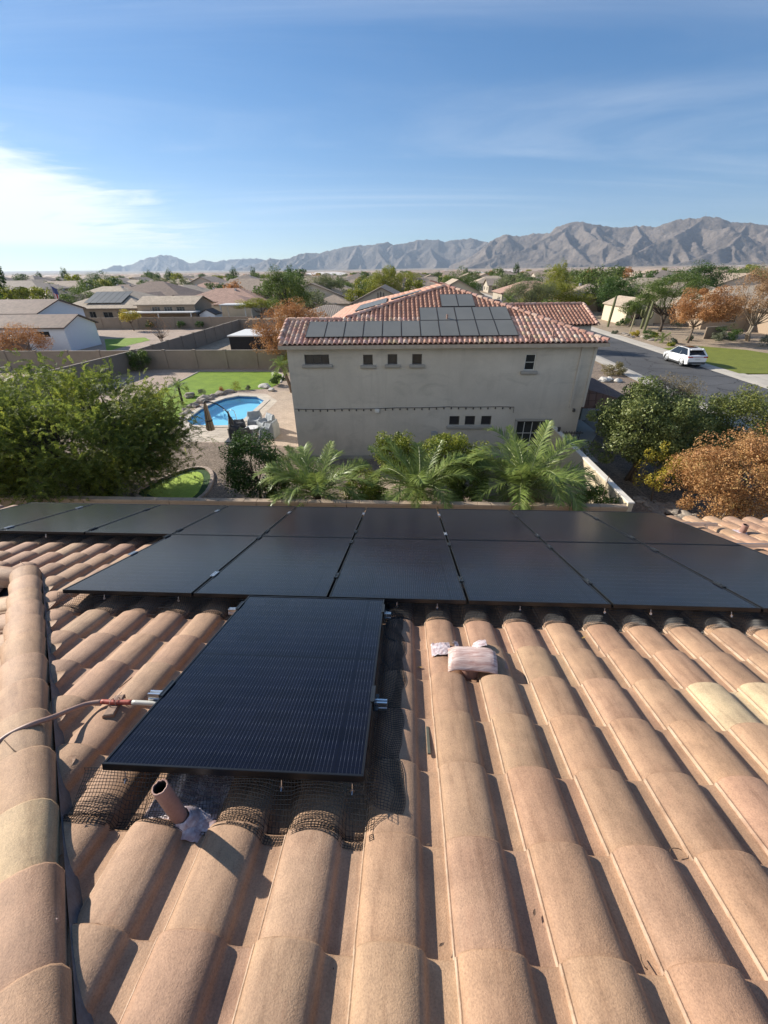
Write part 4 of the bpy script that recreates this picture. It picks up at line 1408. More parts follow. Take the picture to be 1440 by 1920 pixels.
def window(parent, fr, A, B, Z, Y, b, depth=.10, facing=-1, sill=None, bars=(1, 0), fm=None, pm=None, name='window', label=None, sm=None, axis='a', fw=.045, barm=None):
    """frame (the window itself) > pane, bars, sill"""
    P = (lambda s, d, z: fr(s, b - facing * d, z)) if axis == 'a' else (lambda s, d, z: fr(b - facing * d, s, z))
    yaw = fr.yaw if axis == 'a' else fr.yaw + math.pi / 2
    f = MB()
    W, Hh = B - A, Y - Z
    for c, s in (((A + fw / 2, (Z + Y) / 2), (fw, Hh)), ((B - fw / 2, (Z + Y) / 2), (fw, Hh)), (((A + B) / 2, Z + fw / 2), (W - 2 * fw, fw)), (((A + B) / 2, Y - fw / 2), (W - 2 * fw, fw))):
        f.box(P(c[0], depth - .02, c[1]), (s[0], .04, s[1]), yaw)
    o = f.build(name, fm or M_WFRAME, parent)
    if label: o['label'] = label
    g_ = MB()
    g_.box(P((A + B) / 2, depth - .004, (Z + Y) / 2), (W - 2 * fw, .012, Hh - 2 * fw), yaw)
    g_.build('pane', pm or M_GLASS, o)
    nb = MB()
    for i in range(bars[0] - 0):
        if bars[0] == 0: break
        s = A + W * (i + 1) / (bars[0] + 1)
        nb.box(P(s, depth - .026, (Z + Y) / 2), (.025, .024, Hh - 2 * fw), yaw)
    for j in range(bars[1]):
        z = Z + Hh * (j + 1) / (bars[1] + 1)
        nb.box(P((A + B) / 2, depth - .024, z), (W - 2 * fw, .02, .025), yaw)
    if nb.V: nb.build('glazing_bar', barm or fm or M_WFRAME, o)
    if sill:
        q = MB(); q.box(P((A + B) / 2, -.05, Z - .075), (W + .28, .14, .14), yaw, bevel=.02); q.build('sill', sm or M_TRIM, o)
    return o
nh = empty('neighbour_house', hp(2, 26), 'two-storey greige stucco house with terracotta barrel-tile roof, straight ahead', 'house')
WIN_UP = [(-4.25, -3.09, 4.80, 5.24), (-1.49, -1.04, 4.76, 5.22), (-.34, .11, 4.78, 5.23), (.81, 1.26, 4.77, 5.23), (6.06, 6.56, 4.45, 5.19)]
WIN_LO = [(2.74, 3.24, 1.82, 2.28), (3.52, 4.02, 1.82, 2.28), (4.33, 4.83, 1.82, 2.28)]
DOOR = (6.14, 7.72, .05, 2.02)
A0, A1, B0, B1 = -5.05, 9.15, 20.2, 30.5
EZ = 5.62
w = MB()
wall_open(w, HF, A0, A1, B0, 0, EZ, WIN_UP + WIN_LO + [DOOR], .12)
for (aa, ab), (ba, bb_) in (((A1, B0), (A1, 27.2)), ((A1, 27.2), (11.8, 27.2)), ((11.8, 27.2), (11.8, 32)), ((11.8, 32), (A0, 32)), ((A0, 32), (A0, B0))):
    w.face([hp(aa, ab, 0), hp(ba, bb_, 0), hp(ba, bb_, EZ), hp(aa, ab, EZ)])
w.build('wall', M_WALLN, nh)
w = MB(); w.box(hp(A1 - .55, B0 - .035, EZ / 2 + 1.35), (.12, .07, EZ - 2.75), HF.yaw); w.box(hp(A1 + .04, B0 + .30, EZ / 2 + 1.35), (.12, .72, EZ - 2.75), HF.yaw); w.build('corner_trim', M_WALLN, nh)
sb_ = MB(); sb_.box(hp((A0 + A1) / 2, B0 - .004, .09), (A1 - A0, .012, .18), HF.yaw); sb_.build('weep_screed', M_TRIM, nh)
for i, o_ in enumerate(WIN_UP):
    window(nh, HF, *o_, B0, sill=True, bars=(2, 0) if i == 0 else ((0, 1) if i == 4 else (0, 0)), fm=M_DFRAME if i < 4 else flat('white_vinyl', (.6, .6, .56), .5))
for i, o_ in enumerate(WIN_LO):
    window(nh, HF, *o_, B0, pm=M_SCREEN, bars=(0, 0), fm=M_DFRAME)
q = MB(); q.box(hp(3.79, B0 - .05, 1.72), (2.36, .14, .15), HF.yaw, bevel=.02); q.build('sill', M_TRIM, nh)
window(nh, HF, *DOOR, B0, bars=(3, 2), fm=flat('black_door_frame', (.02, .02, .02), .4), name='patio_door', fw=.07, barm=flat('white_muntin', (.62, .61, .57), .5))
q = MB()
for c, s in (((DOOR[0] - .06, 1.03), (.12, 2.1)), ((DOOR[1] + .06, 1.03), (.12, 2.1)), (((DOOR[0] + DOOR[1]) / 2, 2.08), (1.82, .12))):
    q.box(hp(c[0], B0 - .03, c[1]), (s[0], .06, s[1]), HF.yaw)
q.build('door_trim', M_TRIM, nh)
q = MB(); q.box(hp(2.0, B0 - .05, 1.25), (.30, .10, .5), HF.yaw, bevel=.02); q.build('meter_box', mat('grey_meter', (.30, .31, .32), .6), nh)
# wall-mounted bits
b = MB(); b.box(hp(-.88, B0 - .06, 2.60), (.24, .12, .16), HF.yaw, bevel=.02); b.box(hp(-.88, B0 - .13, 2.55), (.20, .03, .10), HF.yaw, bevel=.01)
b.build('floodlight', flat('white_fitting', (.62, .60, .55), .5), nh)
b = MB(); b.lathe(hp(8.78, B0 - .10, 2.50), [(.0, 0), (.07, .02), (.06, .12), (.03, .16), (0, .17)], 10); b.box(hp(8.78, B0 - .03, 2.6), (.06, .06, .1), HF.yaw)
b.build('wall_lamp', M_DFRAME, nh)
# string of bulbs along the wall
sl = empty('string_light', hp(-5, B0, 2.7), 'string of small bulbs strung across the greige house wall', 'string light')
pts = []
NB = 30
for i in range(NB * 2 + 1):
    a = -4.99 + 10.85 * i / (NB * 2)
    sag = -.022 * math.sin(math.pi * ((i / 14) % 1)) + .03 * math.sin(a * .5)
    pts.append(hp(a, B0 - .035, 2.70 + sag + .004 * (a + 5)))
b = MB(); b.tube(pts, .014, 5); b.build('cable', flat('black_cable', (.02, .02, .02), .6), sl)
bm_ = MB(); bm_.lathe((0, 0, -.125), [(0, 0), (.030, .02), (.034, .05), (.02, .08), (.018, .12), (0, .125)], 7)
bproto = None
for i in range(NB):
    p = pts[i * 2 + 1]
    if bproto is None:
        bproto = bm_.build('bulb', flat('smoky_bulb', (.06, .055, .05), .3), None, smooth=True); o = bproto
    else:
        o = bproto.copy(); COL.objects.link(o)
    o.parent = sl
    o.location = tuple(np.array(p) - np.array(sl.location))
b = MB(); b.tube([pts[-1], np.array(pts[-1]) + np.array([.0, 0, -.30])], .008, 4); b.build('cable_end', bpy.data.materials['black_cable'], sl)

# roof of the neighbouring house: planes, then barrel tiles on them
SL = .333
def zf(b): return 5.72 + SL * (b - 19.85)
AP = (2.79, 26.07); zA = zf(AP[1])
LRa, LRb = -2.65, 22.2; zL = zf(LRb)
CR = (9.62, 19.85)
deck = MB()
D = lambda a, b, z: hp(a, b, z - .04)
deck.face([D(-5.35, 19.85, zf(19.85)), D(*CR, zf(19.85)), D(*AP, zA), D(LRa, LRb, zL), D(-5.35, LRb, zL)])
ls = (zA - zL) / (AP[0] - LRa)
deck.face([D(LRa, LRb, zL), D(*AP, zA), D(AP[0], 29.0, zA), D(LRa - .9, 33, zL - .9 * ls), D(LRa - .9, LRb, zL - .9 * ls)])
rs = (zA - zf(19.85)) / (CR[0] - AP[0])
deck.face([D(*AP, zA), D(*CR, zf(19.85)), D(CR[0], 30, zf(19.85)), D(AP[0], 30, zA)])
deck.face([D(AP[0], 29, zA), D(AP[0] + 6, 33.5, zf(19.85)), D(LRa - .9, 33.5, zf(19.85))])
deck.face([D(-5.35, LRb, zL), D(LRa, LRb, zL), D(LRa, LRb + 2.4, zL - .8), D(-5.35, LRb + 2.4, zL - .8)])
WE, WR = 27.0, 29.75
zWE, zWR = 5.66, 5.66 + SL * (WR - WE)
deck.face([D(5.0, WE, zWE), D(12.1, WE, zWE), D(12.1, WR, zWR), D(5.0, WR, zWR)])
deck.face([D(5.0, WR, zWR), D(12.1, WR, zWR), D(12.1, WR + 2.8, zWE), D(5.0, WR + 2.8, zWE)])
M_TERRA_DECK = mat('terracotta_under', (.16, .085, .06), .9, .2, 4)
deck.build('roof', M_TERRA_DECK, nh)
gw = MB()
gw.face([hp(-5.05, 20.2, EZ), hp(-5.05, LRb, zL - .08), hp(-5.05, 24.3, EZ)])
gw.face([hp(11.8, 27.2, EZ), hp(11.8, 32, EZ), hp(11.8, WR, zWR - .08)])
gw.build('gable', M_WALLN, nh)
fs_ = MB()
fs_.box(hp((-5.35 + CR[0]) / 2, 19.86, zf(19.85) - .12), (CR[0] + 5.35, .03, .16), HF.yaw)
fs_.box(hp(CR[0] - .02, 23.4, zf(19.85) - .12), (.03, 7.1, .16), HF.yaw)
fs_.build('fascia', mat('tan_fascia', (.40, .34, .27), .8), nh)
so = MB(); so.face([hp(-5.30, 19.88, 5.60), hp(-5.30, 20.2, 5.60), hp(CR[0] - .03, 20.2, 5.60), hp(CR[0] - .03, 19.88, 5.60)]); so.build('soffit', M_WALLN, nh)
M_TERRA = tile_material('terracotta_tile', .35, 60)
def small_tile(name, half=.080, hgt=.062, pan=.150, L=.40, expo=.33, n=8):
    prof = [(-half - .006, .004)]
    for i in range(n + 1):
        a = math.pi * (1 - i / n)
        prof.append((half * math.cos(a), .008 + hgt * math.sin(a) ** .9))
    prof += [(half + .02, .0), (pan - .012, .0), (pan, .006)]
    k = len(prof); V = []; Fc = []
    for j, y in enumerate((L, 0.0)):
        for x, z in prof: V.append((x, y, z + .024 * (1 - y / expo)))
    for x, z in prof: V.append((x * .96, 0, z + .024 - .03))
    for j in range(2):
        for i in range(k - 1): Fc.append((j * k + i + 1, j * k + i, (j + 1) * k + i, (j + 1) * k + i + 1)[::-1] if False else (j * k + i, (j + 1) * k + i, (j + 1) * k + i + 1, j * k + i + 1))
    me = bpy.data.meshes.new(name); me.from_pydata(V, [], Fc); me.materials.append(M_TERRA)
    me.polygons.foreach_set('use_smooth', [True] * len(Fc)); me.update()
    return me
ME_ST = small_tile('barrel_tile')
TERRA = [(.60, .36, .275), (.54, .30, .225), (.64, .42, .33), (.50, .28, .215), (.66, .47, .38), (.58, .355, .28)]
NPITCH, NEXPO = .228, .33
n_tiles_left = [296]
nt_field = MB()
PAN_RECT = []                       # regions of the front plane hidden under panels (a0, a1, b0, b1)
for a0_, a1_, b0_, b1_ in ((-4.13, 5.63, 20.30, 21.80), (1.22, 5.60, 21.83, 23.20), (2.36, 4.08, 23.30, 24.72)):
    PAN_RECT.append((a0_, a1_, b0_, b1_))
def lay_tiles(x_ax, y_up, org, inside, nx, ny, cols, objs=True):
    """tiles laid from the eave upwards: org at the lower left corner, x along the eave, y up the slope"""
    z_ax = np.cross(x_ax, y_up)
    for j in range(ny):
        for i in range(nx):
            x, y = (i + .5) * NPITCH, j * NEXPO
            st = inside(x, y + NEXPO * .4)
            if not st: continue
            o = org + x_ax * x + y_up * y
            c = vary(random.choice(cols), .10)
            if random.random() < .05: c = vary((.58, .42, .28), .05)
            if st == 1 and objs and n_tiles_left[0] > 0:
                n_tiles_left[0] -= 1
                place_tile(ME_ST, x_ax, y_up, z_ax, o, c, nh, 'barrel_tile', 1.0)
            else:
                B = basis(x_ax, y_up, z_ax, o)
                nt_field.add([B @ p.co for p in ME_ST.vertices], [tuple(p.vertices) for p in ME_ST.polygons])
cs = 1 / math.sqrt(1 + SL * SL)
yup = HF.h * cs + np.array([0, 0, SL * cs])
def front_in(x, y):
    a, b = -5.35 + x, 19.85 + y * cs
    # right of the right hip / left of the left hip / above the low ridge
    if a > CR[0] - (b - CR[1]) * (CR[0] - AP[0]) / (AP[1] - CR[1]) - .02: return 0
    if b > LRb and a < LRa + (b - LRb) * (AP[0] - LRa) / (AP[1] - LRb) + .05: return 0
    if any(r[0] + .1 < a < r[1] - .1 and r[2] + .15 < b < r[3] - .25 for r in PAN_RECT): return 2
    return 1
# nearest rows first so that the individually modelled tiles are the largest ones
lay_tiles(HF.e, yup, hp(-5.35, 19.85, zf(19.85)), front_in, 66, 21, TERRA)
yl = HF.e * (1 / math.sqrt(1 + ls * ls)) + np.array([0, 0, ls / math.sqrt(1 + ls * ls)])
def left_in(x, y):
    b = 33 - x; a = LRa - .9 + y / math.sqrt(1 + ls * ls)
    return 2 if (b > LRb + max(0, a - LRa) * (AP[1] - LRb) / (AP[0] - LRa) + .1 and a < AP[0] and (b < 29.5 or a < AP[0] - (b - 29) * 1.2)) else 0
lay_tiles(-HF.h, yl, hp(LRa - .9, 33, zL - .9 * ls), left_in, 48, 22, TERRA)
yr = -HF.e * (1 / math.sqrt(1 + rs * rs)) + np.array([0, 0, rs / math.sqrt(1 + rs * rs)])
def right_in(x, y):
    b = 19.85 + x; a = CR[0] - y / math.sqrt(1 + rs * rs)
    return 2 if (b > CR[1] + (CR[0] - a) * (AP[1] - CR[1]) / (CR[0] - AP[0]) + .1 and b < 27.0) else 0
lay_tiles(HF.h, yr, hp(CR[0], 19.85, zf(19.85)), right_in, 34, 24, TERRA)
lay_tiles(HF.e, yup, hp(7.4, WE, zWE), lambda x, y: 2 if y * cs < WR - WE - .1 else 0, 21, 10, TERRA)
o = nt_field.build('barrel_tile_field', tile_material('terracotta_field', .35, 60), nh, smooth=True)
o['kind'] = 'stuff'; o.color = (.45, .235, .165, 1)
# random tint per tile for the joined field
fm = bpy.data.materials['terracotta_field']; ft = fm.node_tree; gg = NT(ft)
bc_ = ft.nodes['Principled BSDF'].inputs['Base Color']
src = bc_.links[0].from_socket
ft.links.new(gg.mix(1.0, src, gg.ramp(gg.n('ShaderNodeNewGeometry').outputs['Random Per Island'], [(0, (.84, .80, .80)), (.9, (1.12, 1.15, 1.15)), (1, (1.25, 1.6, 1.6))]), 'MULTIPLY'), bc_)
fm2 = bpy.data.materials['concrete_tile_field']; ft2 = fm2.node_tree; gg = NT(ft2)
bc_ = ft2.nodes['Principled BSDF'].inputs['Base Color']; src = bc_.links[0].from_socket
ft2.links.new(gg.mix(1.0, src, gg.ramp(gg.n('ShaderNodeNewGeometry').outputs['Random Per Island'], [(0, .9), (1, 1.1)]), 'MULTIPLY'), bc_)
ME_NCAP = cap_mesh('hip_cap_small', 8, .095, .115, .085, .40); ME_NCAP.materials.clear(); ME_NCAP.materials.append(M_TERRA)
def caps(p0, p1, name='hip_cap'):
    p0, p1 = np.array(p0), np.array(p1)
    d = p1 - p0; L = np.linalg.norm(d); d = d / L
    x = np.cross(d, [0, 0, 1.0]); x /= np.linalg.norm(x); z = np.cross(x, d)
    for k in range(int(L / .36)):
        place_tile(ME_NCAP, x, d, z, p0 + d * (.36 * (k + 1)), vary(random.choice(TERRA), .08), nh, name, 1.2)
up = lambda a, b, z: hp(a, b, z + .05)
caps(up(*AP, zA), up(*CR, zf(19.85)))
caps(up(*AP, zA), up(LRa, LRb, zL))
caps(up(LRa, LRb, zL), up(-5.4, LRb, zL), 'ridge_cap')
caps(up(6.5, WR, zWR), up(12.1, WR, zWR), 'ridge_cap')
caps(up(AP[0], 29, zA), up(*AP, zA), 'ridge_cap')
caps(up(12.05, WR, zWR), up(12.05, WE, zWE), 'ridge_cap')
caps(up(-5.3, LRb, zL), up(-5.3, 19.85, zf(19.85)), 'ridge_cap')
# vents
for px, py in ((838, 603), (993, 640), (1036, 633)):
    d = ray(px, py); t = (zf(0) - EYE) / (d[2] - SL * float(d @ HF.h)); P = CAM + d * t
    b = MB(); b.lathe(P - np.array([0, 0, .1]), [(.045, 0), (.045, .42), (.03, .42), (.03, .3)], 8); b.build('roof_pipe', mat('painted_pipe', (.36, .22, .17), .6), nh)
# panels on the neighbouring roof
M_NPAN = None
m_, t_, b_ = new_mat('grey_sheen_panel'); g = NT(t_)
t_.links.new(g.ramp(g.noise(g.pos(), 1.2, 4, .6), [(.3, (.155, .152, .133)), (.7, (.18, .175, .153))]), b_.inputs['Base Color'])  # dust film plus the sky's reflected sheen, painted in as pale grey
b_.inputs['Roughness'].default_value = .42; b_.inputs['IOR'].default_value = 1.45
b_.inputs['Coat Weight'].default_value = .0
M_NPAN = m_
def npanel(fr_e, fr_y, fr_n, org, w, l, label, group):
    root = bpy.data.objects.new('solar_panel', None); COL.objects.link(root)
    root.matrix_world = basis(fr_e, fr_y, fr_n, org)
    root.empty_display_size = .2
    tag(root, label, 'solar panel', group)
    b = MB()
    for c, s in (((w / 2, .008, -.02), (w, .016, .04)), ((w / 2, l - .008, -.02), (w, .016, .04)), ((.008, l / 2, -.02), (.016, l - .032, .04)), ((w - .008, l / 2, -.02), (.016, l - .032, .04))): b.box(c, s)
    b.build('frame', M_DARKGAP, root, local=True)
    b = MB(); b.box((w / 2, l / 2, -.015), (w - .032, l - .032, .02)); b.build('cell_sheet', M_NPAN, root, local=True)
    return root
zn = np.cross(HF.e, yup)
def on_front(a, b, w=.14): return hp(a, b, zf(b)) + zn * w
rows_n = [(11, -4.13, .887, 20.30, 'bottom'), (5, 1.22, .877, 21.83, 'middle'), (2, 2.36, .86, 23.30, 'top')]
for cnt, a_s, wd, bs, nm in rows_n:
    for k in range(cnt):
        ll = (1.50 if nm == 'bottom' else (1.37 if nm == 'middle' else 1.42)) / cs
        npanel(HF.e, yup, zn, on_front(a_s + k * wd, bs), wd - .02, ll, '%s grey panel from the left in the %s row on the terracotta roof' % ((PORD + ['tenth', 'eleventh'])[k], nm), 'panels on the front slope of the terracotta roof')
zl = np.cross(-HF.h, yl)
for k in range(5):
    o_ = hp(LRa + .55 + 0.0, 24.15 + 1.06 * k + (.95), zL + .55 * ls) + zl * .14
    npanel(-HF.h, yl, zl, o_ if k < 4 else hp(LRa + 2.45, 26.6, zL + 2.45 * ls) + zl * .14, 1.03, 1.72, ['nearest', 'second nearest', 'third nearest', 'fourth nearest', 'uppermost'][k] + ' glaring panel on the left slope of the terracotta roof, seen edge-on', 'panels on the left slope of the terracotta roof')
# low roof and porch at the right side of the house
pr = MB()
pr.face([hp(A1, 21.3, 3.45), hp(12.6, 21.0, 2.55), hp(12.6, 27.0, 2.55), hp(A1, 27.0, 3.45)], 0, [(0, 0), (0, 3.6), (6, 3.6), (6, 0)])
pr.face([hp(A1, 21.3, 3.45), hp(A1, 21.0, 2.55), hp(12.6, 21.0, 2.55)], 0, [(0, 0), (0, 1), (3, 1)])
pr.face([hp(A1, 21.0, 2.40), hp(A1, 27, 2.40), hp(12.6, 27, 2.40), hp(12.6, 21, 2.40)], 0, [(0, 0), (1, 0), (1, 1), (0, 1)])
for q in (((A1, 21.0), (12.6, 21.0)), ((12.6, 21), (12.6, 27))):
    pr.face([hp(*q[0], 2.40), hp(*q[1], 2.40), hp(*q[1], 2.55), hp(*q[0], 2.55)], 0, [(0, 0), (1, 0), (1, 1), (0, 1)])
PORCH = pr
for a, b in ((12.3, 21.3), (12.3, 24), (12.3, 26.7)):
    pp = MB(); pp.box(hp(a, b, 1.2), (.35, .35, 2.4), HF.yaw); pp.build('porch_post', M_WALLN, nh)
b = MB(); b.box(hp(A1 + .02, 22.6, 1.1), (.06, 1.1, 2.2), HF.yaw); b.build('front_door', mat('dark_door', (.035, .03, .028), .5), nh)
sheet_poly('walkway', [tuple(hp(a, b)[:2]) for a, b in ((9.3, 20.2), (10.4, 19.6), (10.6, 21.5), (12.2, 24), (12.2, 27), (9.3, 27))], .014, M_CONC)
# ------------------------------------------------------------------ other houses
def roof_uv_mat(name, c, pu=.30, pv=.36, var=.14, barrel=.5):
    """tile courses seen from far off: relief from the roof's own (metres) coordinates"""
    m, t, b = new_mat(name)
    g = NT(t)
    uv = g.n('ShaderNodeTexCoord').outputs['UV']
    s = g.n('ShaderNodeSeparateXYZ', {0: uv})
    fu = g.math('FRACT', g.math('DIVIDE', s.outputs[0], pu)); fv = g.math('FRACT', g.math('DIVIDE', s.outputs[1], pv))
    bar = g.math('SINE', g.math('MULTIPLY', fu, math.pi))
    hgt = g.math('ADD', g.math('MULTIPLY', bar, barrel), g.math('MULTIPLY', fv, -.35))
    cell = g.n('ShaderNodeTexWhiteNoise', {'Vector': g.n('ShaderNodeVectorMath', {0: g.mapping(uv, (1 / pu, 1 / pv, 0))}, operation='FLOOR').outputs[0]}).outputs[0]
    col = g.ramp(cell, [(0, tuple(x * (1 - var) for x in c)), (1, tuple(x * (1 + var) for x in c))])
    col = g.mix(1.0, col, g.ramp(g.noise(g.pos(), .5, 5, .6), [(.3, .86), (.7, 1.1)]), 'MULTIPLY')
    joint = g.math('MAXIMUM', g.math('LESS_THAN', fv, .10), g.math('LESS_THAN', bar, .22))
    col = g.mix(g.math('MULTIPLY', joint, .55), col, tuple(x * .35 for x in c))
    t.links.new(col, b.inputs['Base Color'])
    b.inputs['Roughness'].default_value = .82
    b.inputs['Specular IOR Level'].default_value = .3
    t.links.new(g.bump(hgt, 1.0, .06), b.inputs['Normal'])
    return m
R_BROWN = roof_uv_mat('brown_tiles', (.235, .170, .135), barrel=.28)
R_TAN = roof_uv_mat('tan_tiles', (.46, .37, .275), barrel=.15)
R_GREY = roof_uv_mat('grey_brown_tiles', (.30, .245, .20))
R_PINK = roof_uv_mat('pinkish_tiles', (.45, .28, .21))
R_DARK = roof_uv_mat('dark_brown_tiles', (.11, .085, .07))
PORCH.build('porch_roof', roof_uv_mat('porch_tiles', (.17, .105, .085)), nh)
W_WHITE = stucco_wall('white_stucco', (.80, .81, .82), .08)
W_TAN = stucco_wall('tan_stucco_far', (.36, .275, .20), .12)
W_BROWN = stucco_wall('brown_stucco_far', (.24, .18, .14), .12)
W_CREAM = stucco_wall('cream_stucco_far', (.58, .50, .38), .12)
W_GREY = stucco_wall('grey_tan_stucco_far', (.42, .37, .30), .12)
W_PALE = stucco_wall('pale_stucco_far', (.55, .48, .40), .12)
M_EAVE = mat('dark_eave_board', (.13, .095, .075), .7)
M_WHITEB = flat('white_board', (.66, .65, .62), .6)
M_WINDK = glass_mat('dark_window', (.015, .016, .018), .12)
M_STEEL = flat('galvanised', (.42, .43, .44), .45, .7)
def roof_mesh(fr, a0, a1, b0, b1, ze, pitch, kind, over=.45, axis='a', th=.14):
    """hip / gable roof with thickness; returns (MB, ridge z)"""
    A0, A1, B0, B1 = a0 - over, a1 + over, b0 - over, b1 + over
    m = MB()
    z0 = ze - over * pitch
    def add(pts, u0, udir, vdir):
        P = [fr(*p) for p in pts]
        O = P[0]
        uv = [((p - O) @ udir, (p - O) @ vdir) for p in P]
        m.face(P, 0, [(float(x), float(y)) for x, y in uv])
        lo = [p - np.array([0, 0, th]) for p in P]
        m.face(lo[::-1], 0, [(0, 0)] * len(P))
        k = len(P)
        for i in range(k):
            j = (i + 1) % k
            m.face([P[i], lo[i], lo[j], P[j]], 0, [(0, 0)] * 4)
    c = 1 / math.sqrt(1 + pitch * pitch)
    up_ = np.array([0, 0, pitch * c])
    if axis == 'a':
        half = (B1 - B0) / 2; zr = z0 + half * pitch; bm = (B0 + B1) / 2
        ra, rb = (A0 + half, A1 - half) if kind == 'hip' else (A0, A1)
        if kind == 'hip' and ra > rb: ra = rb = (A0 + A1) / 2
        add([(A0, B0, z0), (A1, B0, z0), (rb, bm, zr), (ra, bm, zr)], 0, fr.e, fr.h * c + up_)
        add([(A1, B1, z0), (A0, B1, z0), (ra, bm, zr), (rb, bm, zr)], 0, -fr.e, -fr.h * c + up_)
        if kind == 'hip':
            add([(A0, B1, z0), (A0, B0, z0), (ra, bm, zr)], 0, -fr.h, fr.e * c + up_)
            add([(A1, B0, z0), (A1, B1, z0), (rb, bm, zr)], 0, fr.h, -fr.e * c + up_)
    else:
        half = (A1 - A0) / 2; zr = z0 + half * pitch; am = (A0 + A1) / 2
        rb0, rb1 = (B0 + half, B1 - half) if kind == 'hip' else (B0, B1)
        if kind == 'hip' and rb0 > rb1: rb0 = rb1 = (B0 + B1) / 2
        add([(A0, B1, z0), (A0, B0, z0), (am, rb0, zr), (am, rb1, zr)], 0, -fr.h, fr.e * c + up_)
        add([(A1, B0, z0), (A1, B1, z0), (am, rb1, zr), (am, rb0, zr)], 0, fr.h, -fr.e * c + up_)
        if kind == 'hip':
            add([(A0, B0, z0), (A1, B0, z0), (am, rb0, zr)], 0, fr.e, fr.h * c + up_)
            add([(A1, B1, z0), (A0, B1, z0), (am, rb1, zr)], 0, -fr.e, -fr.h * c + up_)
    return m, zr
def wing(root, fr, a0, a1, b0, b1, ze, pitch, kind, axis, wm, rm, wins=(), over=.45, right=(), left=(), bars=(1, 0), fm=None, sill=False):
    """one block of a house: wall (front openings wins, right-side openings right), roof, gable"""
    w = MB()
    wall_open(w, fr, a0, a1, b0, 0, ze, list(wins), .1)
    wall_open(w, fr, b0, b1, a1, 0, ze, list(right), .1, facing=1, axis='b')
    wall_open(w, fr, b0, b1, a0, 0, ze, list(left), .1, facing=-1, axis='b')
    w.face([fr(a1, b1, 0), fr(a0, b1, 0), fr(a0, b1, ze), fr(a1, b1, ze)])
    if kind == 'gable':
        half = ((b1 - b0) if axis == 'a' else (a1 - a0)) / 2
        zr = ze + half * pitch - .05
        if axis == 'a':
            bm = (b0 + b1) / 2
            for a in (a0, a1): w.face([fr(a, b0, ze), fr(a, b1, ze), fr(a, bm, zr)])
        else:
            am = (a0 + a1) / 2
            for b in (b0, b1): w.face([fr(a0, b, ze), fr(a1, b, ze), fr(am, b, zr)])
    w.build('wall', wm, root)
    for o in wins: window(root, fr, *o[:4], b0, bars=bars, fm=fm or M_WFRAME, pm=M_WINDK, sill=sill, sm=wm)
    for o in right: window(root, fr, *o[:4], a1, facing=1, axis='b', bars=bars, fm=fm or M_WFRAME, pm=M_WINDK)
    for o in left: window(root, fr, *o[:4], a0, facing=-1, axis='b', bars=bars, fm=fm or M_WFRAME, pm=M_WINDK)
    r, zr = roof_mesh(fr, a0, a1, b0, b1, ze, pitch, kind, over, axis)
    r.build('roof', rm, root)
    return zr
def dwelling(label, a, b):
    return empty('house', T(a, b), label, 'house')
# white house behind the feathery tree
h1 = dwelling('white stucco house with a dark tiled gable roof beside the block wall on the left', -48, 57)
wing(h1, TOWN, -58, -43.3, 54.2, 60.2, 3.0, .38, 'gable', 'a', W_WHITE, R_BROWN, [(-47.2, -45.4, 1.75, 2.4)], bars=(1, 0), fm=M_DFRAME, sill=True, over=.35)
wing(h1, TOWN, -66, -51.5, 60.5, 70, 4.1, .30, 'gable', 'a', W_WHITE, R_BROWN, over=.35)
h2 = dwelling('low brown house with a dark eave at the left edge, before the white house', -52, 51)
wing(h2, TOWN, -62, -45.4, 46.8, 50.6, 2.55, .30, 'hip', 'a', W_BROWN, R_DARK, over=.5)
# tan house with panels
h3 = dwelling('long tan house with panels on its pale hipped roof behind the brown block wall', -58, 90)
wing(h3, TOWN, -68, -51.6, 86, 103, 3.05, .36, 'hip', 'a', W_TAN, R_TAN, [(-62.3, -61.0, .9, 2.3), (-59.5, -57.6, .8, 2.2), (-56.6, -55.4, .8, 2.3), (-53.6, -52.3, .8, 2.3)], over=.5)
wing(h3, TOWN, -51.4, -40.2, 84.5, 92, 3.65, .30, 'gable', 'a', W_TAN, R_TAN, [(-48.6, -47.0, 2.2, 3.1), (-46.2, -44.6, 2.2, 3.1), (-43.8, -42.2, 2.2, 3.1)], over=.4, bars=(2, 2))
q = MB(); q.box(T(-46, 82.9, 2.35), (13.5, 3.0, .16), TOWN.yaw); q.build('patio_cover', M_WHITEB, h3)
for a in (-52.3, -46, -39.8):
    q = MB(); q.box(T(a, 81.6, 1.15), (.16, .16, 2.3), TOWN.yaw); q.build('patio_post', M_WHITEB, h3)
zz = lambda b: 3.05 + (b - 85.5) * .36 - .02
for k in range(6):
    a = -63.6 + 1.28 * k
    o = T(a, 87.2, zz(87.2) + .1)
    npanel(TOWN.e, (TOWN.h + np.array([0, 0, .36])) / math.sqrt(1.1296), np.cross(TOWN.e, (TOWN.h + np.array([0, 0, .36])) / math.sqrt(1.1296)), o, 1.26, 5.2,
           '%s tall panel strip from the left on the pale hipped roof of the tan house' % PORD[k], 'panels on the tan house')
